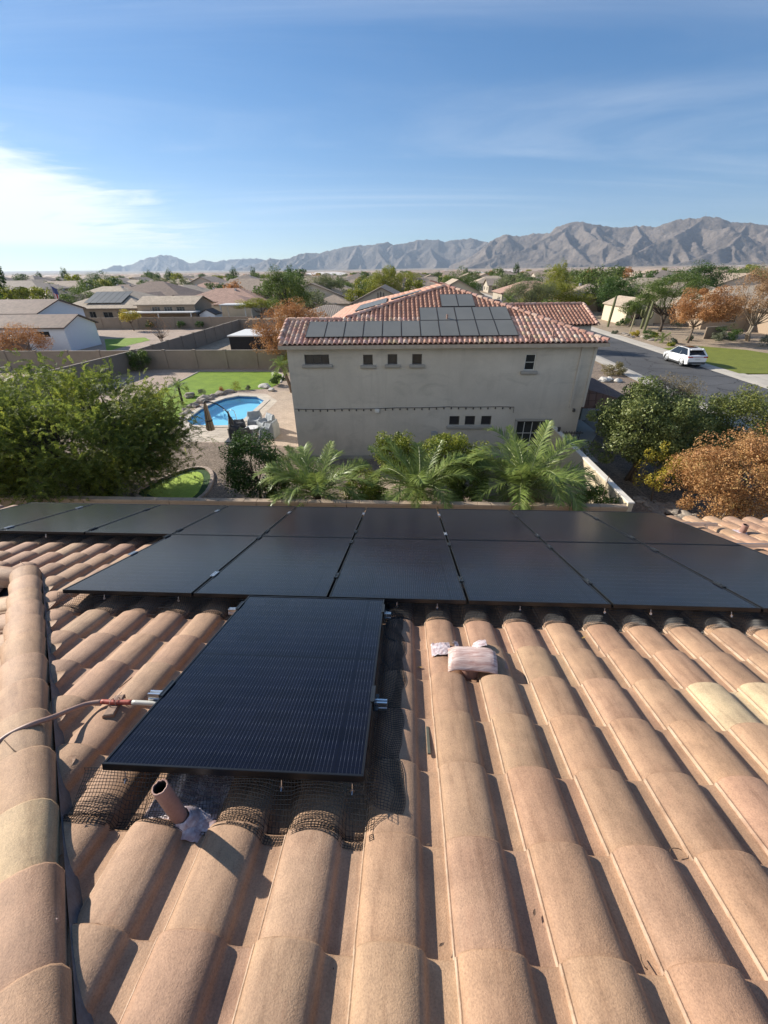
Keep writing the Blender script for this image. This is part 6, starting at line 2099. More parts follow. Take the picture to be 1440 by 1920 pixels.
def plant(name, label, cat, base, centre_h, radii, lm, K, n, leaf, aspect=.5, r0=.1, bark=None, group=None, seed=0, clump=.34, fork=.45, stems=1, trunk=True, flat_bottom=-.55, hollow=.35, shell=.55, lean=(0, 0), tips_n=14):
    rng = np.random.default_rng(seed + 100)
    base = np.asarray(base, float)
    root = empty(name, base, label, cat, group)
    C, N, cc = crown_pts(K, n, radii, rng, clump, flat_bottom, hollow, shell)
    off = base + np.array([lean[0], lean[1], centre_h])
    V, F = leaf_quads(C + off, N, leaf, aspect, rng)
    V[:, 2] = np.maximum(V[:, 2], base[2] + .02)
    mesh_np('crown' if trunk else 'foliage', V, F, lm, root)
    if trunk:
        tips = (cc + off)[:tips_n] 
        trunk_mesh('trunk', bark or M_BARK, base, tips, r0, rng, root, fork, stems=stems)
    return root
PT = lambda px, py, Y: dep(px, py, Y)
# -- the big feathery tree on the left
def feather_tree(label, base, ctr, radii, n_spray, seed, group=None):
    rng = np.random.default_rng(seed)
    base = np.asarray(base, float); ctr = np.asarray(ctr, float); radii = np.asarray(radii, float)
    root = empty('feathery_tree', base, label, 'tree', group)
    K = 230
    d = unit(rng.normal(size=(K * 3, 3)) * np.array([1, 1, .8])); d = d[d[:, 2] > -.75][:K]
    cc = ctr + d * radii * (rng.uniform(.30, .98, (K, 1)) ** .6)
    # boughs
    b = MB()
    hubs = []
    for s_ in range(5):
        an = rng.uniform(0, 6.28)
        hub = base + np.array([math.cos(an) * radii[0] * .28, math.sin(an) * radii[1] * .25, (ctr[2] - base[2]) * rng.uniform(.55, .85)])
        st = base + np.array([math.cos(an) * .18, math.sin(an) * .18, -.05])
        b.tube([st, st + (hub - st) * .5 + rng.normal(size=3) * .15, hub], [.13, .10, .075], 7)
        hubs.append(hub)
    H_ = np.array(hubs)
    for c in cc:
        h_ = H_[np.argmin(np.linalg.norm(H_ - c, axis=1) + rng.uniform(0, 1.2, 5))]
        m1 = h_ + (c - h_) * .4 + rng.normal(size=3) * .16
        m2 = h_ + (c - h_) * .75 + rng.normal(size=3) * .14
        b.tube([h_, m1, m2, c], [.05, .030, .018, .007], 4, caps=False)
    b.build('trunk', M_BARKD, root, smooth=True)
    # sprays of fine leaflets
    k = rng.integers(0, K, n_spray)
    out = unit(cc[k] - (ctr - np.array([0, 0, radii[2] * .35])))
    dirs = unit(out * .65 + rng.normal(size=(n_spray, 3)) * .62 + np.array([0, 0, .22]))
    start = cc[k] + rng.normal(size=(n_spray, 3)) * np.array([.42, .42, .30])
    M_ = 14
    L = rng.uniform(.26, .55, n_spray)
    ref = unit(np.cross(dirs, np.array([0, 0, 1.0]) + rng.normal(size=(n_spray, 3)) * .35))
    P = []; A = []; Bv = []
    for j in range(M_):
        q = (j + .5) / M_
        pos = start + dirs * (L * q)[:, None] - np.array([0, 0, 1.0]) * (L * q * q * .30)[:, None]
        for sg in (-1, 1):
            P.append(pos); A.append(unit(ref * sg + dirs * .55 + rng.normal(size=(n_spray, 3)) * .22)); Bv.append(dirs)
    P = np.concatenate(P); A = np.concatenate(A); Bv = unit(np.concatenate(Bv))
    ll = rng.uniform(.045, .085, (len(P), 1)); ww = ll * .24
    sd_ = unit(np.cross(A, np.cross(A, Bv)))
    V = np.stack([P, P + A * ll * .5 + sd_ * ww, P + A * ll, P + A * ll * .5 - sd_ * ww], 1)
    V = V.reshape(-1, 3)
    mesh_np('crown', V, np.arange(len(V)).reshape(-1, 4), L_FEATHER, root)
    return root
feather_tree('big feathery green tree spreading over the left side, behind the panel array', (-12.6, 16.4, 0), (-13.0, 16.0, 2.70), (4.7, 3.7, 2.75), 16000, 5)
feather_tree('second feathery tree at the left edge, beside the bigger one', (-20.2, 18.6, 0), (-20.2, 18.6, 2.9), (4.2, 3.4, 2.7), 8000, 9)
# -- near shrubs of the side yard
plant('citrus_tree', 'dense dark green round citrus tree beside the bright putting green', 'tree', (-5.35, 15.7, 0), 1.6, (1.30, 1.2, 1.50), L_DARK, 70, 15000, .085, .5, .06, seed=1, clump=.28, flat_bottom=-.9, hollow=.5)
plant('citrus_tree', 'yellow-green leggy citrus tree against the greige wall, left of the low triple window', 'tree', (.72, 15.9, 0), 2.0, (1.15, .85, 1.15), L_CITRUS, 46, 9000, .085, .5, .05, seed=2, clump=.26, flat_bottom=-.8)
plant('citrus_tree', 'bushy yellow-green citrus tree below the triple window, between two palms', 'tree', (2.75, 15.4, 0), 1.85, (1.45, 1.0, 1.25), L_CITRUS, 70, 16000, .085, .5, .06, seed=3, clump=.26, flat_bottom=-.9)
plant('shrub', 'small yellow-green shrub beside the left palm, below the string of bulbs', 'shrub', (-1.05, 16.0, 0), .75, (1.0, .7, .8), L_CITRUS, 26, 4200, .08, .5, .03, seed=4, clump=.3, flat_bottom=-.9)
plant('shrub', 'low green shrub at the right end of the cap-block wall', 'shrub', (7.55, 12.6, 0), 1.45, (.85, .5, .55), L_MID, 22, 3600, .075, .55, .03, seed=5, clump=.34, flat_bottom=-.9)
plant('shrub', 'thin twiggy shrub in front of the corner of the greige wall, by the patio', 'shrub', (-4.1, 18.6, 0), .8, (.6, .5, .6), L_GREY, 14, 700, .10, .3, .025, seed=6, clump=.4)
plant('shrub', 'dense yellow-green shrub between the left and middle big palms, low by the cap-block wall', 'shrub', (-.7, 13.7, 0), 1.25, (.95, .6, .75), L_CITRUS, 34, 6500, .08, .5, .03, seed=50, clump=.28, flat_bottom=-.9)
plant('shrub', 'dense yellow-green shrub between the middle and right big palms', 'shrub', (3.2, 14.0, 0), 1.3, (.9, .6, .8), L_MID, 34, 6500, .08, .5, .03, seed=51, clump=.28, flat_bottom=-.9)
plant('shrub', 'leafy mid-green shrub hard against the left of the leftmost big palm', 'shrub', (-4.1, 14.6, 0), 1.1, (.75, .6, .8), L_MID, 28, 4800, .08, .5, .03, seed=52, clump=.28, flat_bottom=-.9)
# -- right front garden
plant('large_shrub', 'large sprawling green shrub beside the right corner of the greige house', 'shrub', (11.35, 17.2, 0), 2.7, (2.45, 1.9, 1.85), L_SHRUB, 130, 36000, .11, .5, .08, seed=7, clump=.22, flat_bottom=-.8, stems=3)
plant('large_shrub', 'brownish flowering shrub behind the large sprawling shrub, towards the street', 'shrub', (14.3, 20.2, 0), 2.4, (2.0, 1.5, 1.75), leaf_mat('brownish_leaf', [(0, (0.102, 0.087, 0.043)), (.5, (0.225, 0.181, 0.094)), (1, (0.377, 0.290, 0.174))]), 70, 14000, .075, .4, .05, seed=8, clump=.24, flat_bottom=-.8, stems=3)
plant('large_shrub', 'rounded green shrub with yellowish top at the right edge, above the orange tree', 'shrub', (16.2, 18.2, 0), 2.15, (3.0, 1.9, 1.95), leaf_mat('right_shrub_leaf', [(0, (0.043, 0.065, 0.017)), (.45, (0.123, 0.152, 0.036)), (.8, (0.246, 0.239, 0.051)), (1, (0.377, 0.319, 0.072))], .3, .5, .9), 130, 36000, .085, .5, .08, seed=9, clump=.22, flat_bottom=-.9, stems=3)
plant('orange_tree', 'orange autumn-leaved tree at the right edge, just past the eave of the near roof', 'tree', (12.6, 13.1, 0), 2.15, (2.35, 1.9, 1.75), L_ORANGE, 150, 42000, .068, .55, .07, seed=10, clump=.21, flat_bottom=-.9, bark=M_BARK, stems=2)
plant('yellowing_tree', 'thin yellow-green sapling between the large green shrub and the orange tree', 'tree', (11.3, 15.1, 0), 1.55, (1.05, .9, 1.25), L_YEL, 34, 2600, .085, .5, .04, seed=11, clump=.24, flat_bottom=-.95)
plant('shrub', 'low brown-tipped bush at the kerb beside the house front, above the porch roof', 'shrub', tuple(at(1150, 703)), .55, (1.15, .9, .70), leaf_mat('browntip_leaf', [(0, (0.087, 0.087, 0.029)), (.5, (0.203, 0.174, 0.058)), (1, (0.377, 0.275, 0.131))]), 30, 4200, .09, .4, .03, seed=12, clump=.3, flat_bottom=-.9)
plant('large_shrub', 'dark leafy shrub filling the gap between the thin sapling and the right-hand rounded shrub', 'shrub', (14.0, 16.4, 0), 1.35, (1.7, 1.3, 1.35), L_SHRUB, 70, 14000, .10, .5, .05, seed=13, clump=.24, flat_bottom=-.9, stems=2)
# grass-like sprays of thin stems over the large shrub
rng = np.random.default_rng(77)
gs = empty('flower_stalks', (13.6, 19.8, 0), 'thin pale flower stalks sticking up out of the large sprawling shrub', 'stalks')
b = MB()
for k in range(60):
    p = np.array([13.4 + rng.normal() * 1.0, 19.6 + rng.normal() * .7, 2.5])
    q = p + np.array([rng.normal() * .45, rng.normal() * .3, rng.uniform(.7, 1.7)])
    b.tube([p, (p + q) / 2 + rng.normal(size=3) * .06, q], [.010, .007, .005], 3, caps=False)
b.build('stalks', mat('dry_stalk', (.30, .27, .17), .8, .2, 4), gs)
# -- palms
L_PALM = leaf_mat('palm_leaflet', [(0, (0.099, 0.142, 0.035)), (.5, (0.199, 0.269, 0.070)), (1, (0.394, 0.436, 0.117))], .3, .38, .8)
M_RACHIS = mat('palm_rachis', (.26, .29, .12), .5, .15, 5)
def frond_mesh(L, droop, seed, n=46, ll=.34, lift=.55, mats=None):
    rng = np.random.default_rng(seed)
    b = MB()
    def pos(t):
        return np.array([L * (t - .18 * droop * t ** 3), 0, L * (lift * t - droop * t * t)])
    pts = [pos(i / 12) for i in range(13)]
    b.tube(pts, [.020 * (1 - i / 12.5) + .003 for i in range(13)], 4, 1)
    for i in range(n):
        t = .10 + .90 * (i + .5) / n
        p = pos(t); d = pos(min(1, t + .02)) - pos(t - .02); d = d / np.linalg.norm(d)
        nrm = np.array([-d[2], 0, d[0]])
        l = ll * (math.sin(math.pi * (.12 + .84 * t)) ** .7) * rng.uniform(.85, 1.1)
        for s in (-1, 1):
            a = np.array([0, s, 0]) * .80 + d * (.62 + .3 * t) + nrm * rng.uniform(.05, .50) + rng.normal(size=3) * .07
            a = a / np.linalg.norm(a)
            w = np.cross(a, nrm); w = w / np.linalg.norm(w) * .0105
            e = p + a * l - np.array([0, 0, .16 * l])
            mp = p + a * l * .5 - np.array([0, 0, .02 * l])
            b.add([p - w * .6, mp - w, e, mp + w, p + w * .6], [(0, 1, 2, 3, 4)], 0)
    return b
PALM_F = []
for k, (L, dr, lf) in enumerate(((1.85, .85, 1.30), (2.0, 1.0, 1.10), (2.05, 1.0, .75), (1.8, .85, .30), (1.4, .40, 1.35))):
    o = frond_mesh(L, dr, 40 + k, 60, .46, lf).build('frond', [L_PALM, M_RACHIS], None, local=True)
    PALM_F.append(o)
L_DEADP = leaf_mat('dead_frond', [(0, (.14, .09, .045)), (.5, (.24, .16, .08)), (1, (.33, .24, .13))], .15, .7, .8)
DEAD_F = frond_mesh(1.5, 1.3, 51, 40, .30, -.1).build('dry_frond', [L_DEADP, L_DEADP], None, local=True)
PF_used = set()
def palm(name, label, base, h, scale, count, seed, r=.16, group='palms', fan=None, trunk_m=None, spread=1.0, cat='palm tree', lean=(0, 0)):
    rng = np.random.default_rng(seed)
    base = np.asarray(base, float)
    root = empty(name, base, label, cat, group)
    b = MB()
    top = np.array([lean[0], lean[1], h])
    n = 9
    b.tube([top * (i / (n - 1)) * np.array([(i / (n - 1)) ** .5 if i else 0, (i / (n - 1)) ** .5 if i else 0, 1]) for i in range(n)], [r * (1.15 - .2 * i / (n - 1) + .06 * (i % 2)) for i in range(n)], 9)
    o = b.build('trunk', trunk_m or M_BARK, root, local=True)
    for i in range(count):
        q = i / count
        k = 4 if q < .12 else (0 if q < .34 else (1 if q < .62 else (2 if q < .85 else 3)))
        src = PALM_F[k]
        if src.name not in PF_used:
            f = src; PF_used.add(src.name)
        else:
            f = src.copy(); COL.objects.link(f)
        f.parent = root
        f.location = tuple(top)
        s = scale * rng.uniform(.85, 1.12)
        f.scale = (s, s, s)
        f.rotation_euler = (rng.normal() * .16, rng.normal() * .16, i * 2.39996 + rng.normal() * .3)
    for i in range(5 if cat == 'palm tree' and scale > .9 else 0):
        if DEAD_F.name not in PF_used:
            f = DEAD_F; PF_used.add(f.name)
        else:
            f = DEAD_F.copy(); COL.objects.link(f)
        f.parent = root
        f.location = (top[0], top[1], top[2] - .08)
        s = scale * rng.uniform(.6, .9)
        f.scale = (s, s, s)
        f.rotation_euler = (0, 0, i * 1.3 + rng.uniform(0, .9))
        f['label'] = 'dry brown hanging frond'
    return root
palm('date_palm', 'leftmost of the three big feathery palms below the greige wall', (-2.55, 13.75, 0), 1.3, 1.22, 36, 1)
palm('date_palm', 'middle one of the three big feathery palms, below the triple window', (1.35, 13.8, 0), 1.35, 1.25, 36, 2)
palm('date_palm', 'rightmost of the three big feathery palms, beside the patio door', (5.35, 13.75, 0), 1.45, 1.48, 38, 3)
palm('small_palm', 'tiny palm with a thin trunk at the edge of the lawn by the pool', at(343, 758), 1.25, .42, 20, 4, .08, trunk_m=M_BARKD)
palm('garden_palm', 'leaning palm by the left corner of the greige house, at the end of the lawn', at(547, 736), 1.95, .62, 22, 5, .12, lean=(-.55, .1))
palm('small_palm', 'small palm beside the patio at the foot of the greige wall corner', (-4.75, 19.0, 0), .45, .42, 16, 6, .06)
palm('sago_palm', 'low bushy palm by the kerb across the street, in front of the cacti', at(1240, 644), .55, .60, 22, 7, .12)
palm('garden_palm', 'short palm glimpsed over the right end of the terracotta ridge', T(19.0, 88), 3.2, 1.0, 22, 8, .2)
# -- trees of the middle distance
def g(px, py, z=0.0): return at(px, py, z)
plant('rust_tree', 'rust-brown tree against the left end of the greige house', 'tree', (-8.4, 43.4, 0), 3.7, (4.3, 2.8, 2.6), L_RUST, 110, 30000, .13, .5, .12, seed=20, clump=.24, flat_bottom=-.8, stems=3)
plant('shrub', 'dark green shrub at the foot of the leaning palm, end of the lawn', 'shrub', g(522, 722), .4, (.8, .6, .5), L_DARK, 20, 2200, .10, .5, .03, seed=21)
plant('shrub', 'bright yellow-green shrub under the rust-brown tree', 'shrub', (-8.9, 42.2, 0), 1.1, (.8, .8, 1.1), L_LIME, 20, 2400, .12, .5, .03, seed=22)
plant('shrub', 'leafy green shrub climbing the corner where the garden walls meet', 'shrub', tuple(T(BW0 + .9, BWb - 1.0)), 1.1, (1.25, .9, 1.1), L_MID, 26, 3600, .12, .5, .04, seed=23, flat_bottom=-.9)
plant('young_tree', 'small yellow tree before the brown block wall, left of the flagged lawn', 'tree', T(-47.6, 75.5), 2.2, (1.9, 1.6, 1.4), L_YEL, 34, 3400, .16, .5, .07, seed=24)
plant('bare_tree', 'bare pinkish-twigged young tree by the long block wall', 'tree', T(BW0 - 3.4, 55.0), 2.9, (2.0, 1.6, 2.3), L_RUST, 30, 420, .10, .35, .06, seed=25, stems=3, tips_n=30)
for k, px in enumerate((277, 335, 369)):
    plant('shrub', '%s of three clipped round shrubs along the brown block wall' % ('left', 'middle', 'right')[k], 'shrub', T(TOWN.inv(at(px, 619))[0], DV[1] + 4.0), .75, (.85, .7, .75), L_DARK, 16, 1500, .13, .5, .03, group='clipped round shrubs along the brown wall', seed=26 + k, trunk=False)
plant('hedge_tree', 'flat-topped yellow-green hedge of small trees right of the garden shed', 'hedge', T(-30.0, 92), 2.7, (5.6, 2.2, 1.4), L_LIME, 70, 9500, .17, .5, .14, seed=30, clump=.24, stems=3, flat_bottom=-.35)
plant('shade_tree', 'tall airy green tree standing left of the terracotta roof, taller than its neighbours', 'tree', T(-22.5, 84.0), 5.2, (4.6, 3.6, 4.3), L_MID, 60, 18000, .20, .45, .20, seed=31, clump=.25, bark=M_BARKD, fork=.5, tips_n=26)
plant('shade_tree', 'pale green round tree right of the tall airy tree', 'tree', T(-19.5, 112), 4.4, (6.0, 4.0, 4.0), L_OLIVE, 60, 16000, .22, .45, .2, seed=32, clump=.26)
plant('shade_tree', 'bright lime-green tree directly behind the grey-tan gabled house', 'tree', T(-5.2, 104), 5.0, (4.6, 4.0, 4.5), L_LIME, 60, 18000, .22, .45, .2, seed=33, clump=.26)
plant('shade_tree', 'second lime-green tree crowding the bright one behind the gabled house', 'tree', T(-.2, 110), 4.9, (4.4, 4.0, 4.2), L_LIME, 50, 15000, .22, .45, .2, seed=34, clump=.26)
plant('shade_tree', 'mid green tree just left of the terracotta apex', 'tree', T(10.5, 104), 4.6, (4.4, 3.4, 4.2), L_MID, 50, 14000, .22, .45, .2, seed=35, clump=.26)
plant('shade_tree', 'olive-green tree over the right slope of the terracotta roof', 'tree', T(24.5, 96), 4.0, (5.4, 3.6, 3.6), L_OLIVE, 50, 14000, .20, .45, .2, seed=36, clump=.26)
plant('hedge_tree', 'broad yellow-green olive grove edge above the right ridge of the terracotta roof', 'hedge', T(31.5, 101), 3.2, (9.0, 4.0, 2.9), L_LIME, 130, 30000, .20, .45, .18, seed=37, clump=.20, stems=4, flat_bottom=-.8)
plant('shade_tree', 'tall bushy green tree rising out of the yellow-green grove edge', 'tree', T(33.5, 108), 5.2, (3.8, 3.4, 4.6), L_LIME, 60, 16000, .20, .45, .2, seed=38, clump=.26)
plant('shade_tree', 'dense dark green tree behind the leftmost tall cactus', 'tree', T(42.0, 95), 3.8, (4.6, 3.8, 3.7), L_DARK, 80, 22000, .19, .5, .22, seed=39, clump=.24, flat_bottom=-.9)
plant('shade_tree', 'broad pale green desert tree in front of the cream house, with bent trunks', 'tree', T(38.4, 69.5), 5.2, (5.2, 3.8, 3.0), L_MID, 90, 22000, .16, .4, .17, seed=40, clump=.22, bark=M_BARKD, stems=2, fork=.4, tips_n=24)
plant('rust_tree', 'orange-brown street tree leaning left on the far lawn, left one of two', 'tree', T(36.1, 58.6), 3.9, (4.0, 3.0, 2.7), L_RUST, 85, 24000, .15, .5, .13, seed=41, clump=.22, fork=.45, lean=(.9, .3))
plant('rust_tree', 'taller pale rust tree at the right edge of the far lawn', 'tree', T(44.4, 60.0), 4.9, (3.9, 3.3, 3.7), leaf_mat('pale_rust_leaf', [(0, (0.217, 0.123, 0.058)), (.5, (0.392, 0.239, 0.123)), (1, (0.522, 0.362, 0.203))]), 85, 20000, .14, .5, .15, seed=42, clump=.22, stems=3, fork=.35, tips_n=36, bark=M_BARKP)
plant('shade_tree', 'tall green tree mass behind the wide pale roof at right', 'tree', T(70, 118), 5.2, (8.0, 5, 4.6), L_DARK, 70, 20000, .25, .5, .25, seed=43, clump=.25)
plant('shade_tree', 'grey-green tree behind the wide pale roof, at the right edge', 'tree', T(92, 128), 5.2, (7.5, 5, 4.2), L_OLIVE, 60, 8500, .24, .5, .25, seed=44, clump=.26)
plant('shade_tree', 'rust-leaved tree at the left edge in front of the low brown house', 'tree', T(-41.8, 45.8), 2.2, (3.2, 2.0, 2.2), L_RUST, 50, 7000, .13, .5, .12, seed=45, clump=.26)
plant('shade_tree', 'round green tree between the tan houses on the left', 'tree', T(-76, 104), 3.8, (5.2, 4, 3.0), L_MID, 60, 8500, .20, .5, .2, seed=46, clump=.25)
plant('street_tree', 'street tree half hidden behind the right end of the terracotta roof', 'tree', T(16.8, 55), 3.4, (2.6, 2.4, 2.1), L_MID, 40, 7000, .16, .5, .14, seed=48)
plant('young_tree', 'small green tree by the kerb cacti, in front of the cream gable', 'tree', T(36.3, 75.5), 2.7, (2.1, 1.8, 1.5), L_MID, 40, 7000, .14, .5, .09, seed=49)
plant('shade_tree', 'dark twin-topped tree on the left skyline', 'tree', T(-128, 190), 5.5, (6.0, 5, 4.6), L_DARK, 50, 6000, .3, .5, .3, seed=47, clump=.28)
# clipped bushes, agaves, boulders of the far front garden
fb_ = [(1163, 612, .8, L_DARK, 'dark clipped bush at the foot of the leftmost tall cactus'), (1165, 604, .9, L_GREY, 'grey-green bush behind the small cream cactus pole'), (1175, 612, 1.0, L_MID, 'round green bush right of the small cream cactus pole'),
       (1189, 632, .55, L_YEL, 'low bright yellow bush by the gravel edge across the street'), (1213, 637, .85, L_DARK, 'dark clipped cube-shaped bush beside the bent desert tree'), (1226, 634, .5, L_LIME, 'small lime bush beside the bent desert tree trunks'),
       (1262, 646, .5, L_GREY, 'grey tussock left of the orange-brown street tree'), (1255, 650, .4, L_LIME, 'small yellow-green tussock at the lawn tip'), (1355, 637, 1.3, L_DARK, 'large dark bush against the garden wall behind the lawn'),
       (1372, 640, 1.0, L_DARK, 'second dark bush against the garden wall behind the lawn'), (1345, 640, .8, L_GREY, 'grey bush left of the large dark bush'), (1437, 652, 1.0, L_GREY, 'round grey-green bush at the right edge beyond the lawn'),
       (1292, 640, .45, L_GREY, 'little grey tussock right of the leaning street tree'), (1266, 617, 1.1, L_GREY, 'silvery agave-like bush behind the leaning street tree'), (1152, 627, .4, L_GREY, 'small tussock on the gravel below the leftmost tall cactus')]
for k, (px, py, r, lm, lab) in enumerate(fb_):
    plant('bush', lab, 'bush', g(px, py), r * .75, (r * 1.15, r, r * .85), lm, 18, 1500, .13, .45, .03, seed=60 + k, trunk=False, flat_bottom=-.9)
# the pool yard planting
pl_ = [(380, 742, .32, L_GREY, 'small spiky plant among the boulders left of the pool top'), (443, 732, .42, L_LIME, 'yellowish spiky plant at the top edge of the pool border'), (417, 737, .28, L_RUST, 'reddish spiky plant between the boulders above the pool'), (466, 731, .22, L_GREY, 'low grass tuft right of the yellowish spiky plant')]
for k, (px, py, r, lm, lab) in enumerate(pl_):
    plant('border_plant', lab, 'plant', g(px, py), r * .8, (r, r, r), lm, 10, 500, .14, .18, .03, seed=90 + k, trunk=False, clump=.5)

# -- trees of the town
def tree_proto(name, lm, radii, ch, K, n, leaf, seed, bark):
    rng = np.random.default_rng(seed)
    root = bpy.data.objects.new(name, None); COL.objects.link(root); root.empty_display_size = .5
    C, N, cc = crown_pts(K, n, radii, rng, .30)
    V, F = leaf_quads(C + np.array([0, 0, ch]), N, leaf, .5, rng)
    mesh_np('crown', V, F, lm, root, local=True)
    b = MB()
    for c in cc[:8]:
        tp = c + np.array([0, 0, ch])
        b.tube([(0, 0, -.1), (c[0] * .2, c[1] * .2, ch * .45), tp], [.22, .16, .04], 5, caps=False)
    b.build('trunk', bark, root, local=True)
    return root
tspec = [('shade_tree', L_DARK, (3.2, 3.2, 2.9), 3.9, 'dark green'), ('shade_tree', L_MID, (3.4, 3.4, 2.7), 3.6, 'mid green'), ('desert_tree', L_OLIVE, (3.8, 3.8, 2.3), 3.2, 'grey-green desert'),
         ('shade_tree', L_LIME, (3.0, 3.0, 2.6), 3.4, 'yellow-green'), ('rust_tree', L_RUST, (2.8, 2.8, 2.4), 3.2, 'rust-brown'), ('tall_tree', L_DARK, (2.2, 2.2, 3.9), 4.8, 'tall narrow dark')]
tp_ = [tree_proto(s[0], s[1], s[2], s[3], 30, 1700, .38, 200 + k, M_BARKD) for k, s in enumerate(tspec)]
tr_rng = random.Random(5)
spots_t = []
tries = 0
while len(spots_t) < 288 and tries < 20000:
    tries += 1
    r = 100 + 420 * tr_rng.random() ** 1.25
    an = tr_rng.uniform(-.80, .80)
    P = np.array([r * math.sin(an), r * math.cos(an), 0])
    a, b_ = TOWN.inv(P)
    if near_any(a, b_, KEEP): continue
    if any(abs(a - q[0]) < 9 and abs(b_ - q[1]) < 7.5 for q in OCC): continue
    if any(math.hypot(P[0] - q[0], P[1] - q[1]) < 4 for q in spots_t): continue
    spots_t.append(P)
spots_t.sort(key=lambda p: p[1])
tused = set()
town_trees = []
for P in spots_t:
    k = tr_rng.choices(range(6), [4, 5, 4, 3, 1.5, 1.2])[0]
    s = tr_rng.uniform(.85, 1.5)
    if k in tused: o = copy_tree(tp_[k], None, P, tr_rng.uniform(0, 6))
    else:
        o = tp_[k]; tused.add(k); o.location = tuple(P); o.rotation_euler = (0, 0, tr_rng.uniform(0, 6))
    o.scale = (s, s, s * tr_rng.uniform(.85, 1.15))
    town_trees.append((o, P, k))
# far woods and gardens: one mass
n_ = 9500
rr = np.sqrt(RNG.uniform(480 ** 2, 2800 ** 2, n_)); tt = RNG.uniform(-.80, .80, n_)
cx, cy_ = rr * np.sin(tt), rr * np.cos(tt)
cz = np.array([ground_z(r) for r in rr]) + 2.2
pts, nr = [], []
m_ = 16
for k in range(m_):
    d = unit(RNG.normal(size=(n_, 3)))
    sc_ = RNG.uniform(1.6, 3.6, (n_, 1))
    pts.append(np.stack([cx, cy_, cz], -1) + d * sc_ * np.array([1.15, 1.15, .8])); nr.append(unit(d + np.array([0, 0, .4])))
V, F = leaf_quads(np.concatenate(pts), np.concatenate(nr), 2.6, .8, np.random.default_rng(3))
o = mesh_np('distant_trees', V, F, leaf_mat('far_foliage', [(0, (0.043, 0.065, 0.026)), (.5, (0.102, 0.123, 0.051)), (1, (0.189, 0.189, 0.080))], .2, .7, .02))
tag(o, 'scattered trees of the far town in front of the mountains', 'far trees', kind='stuff')
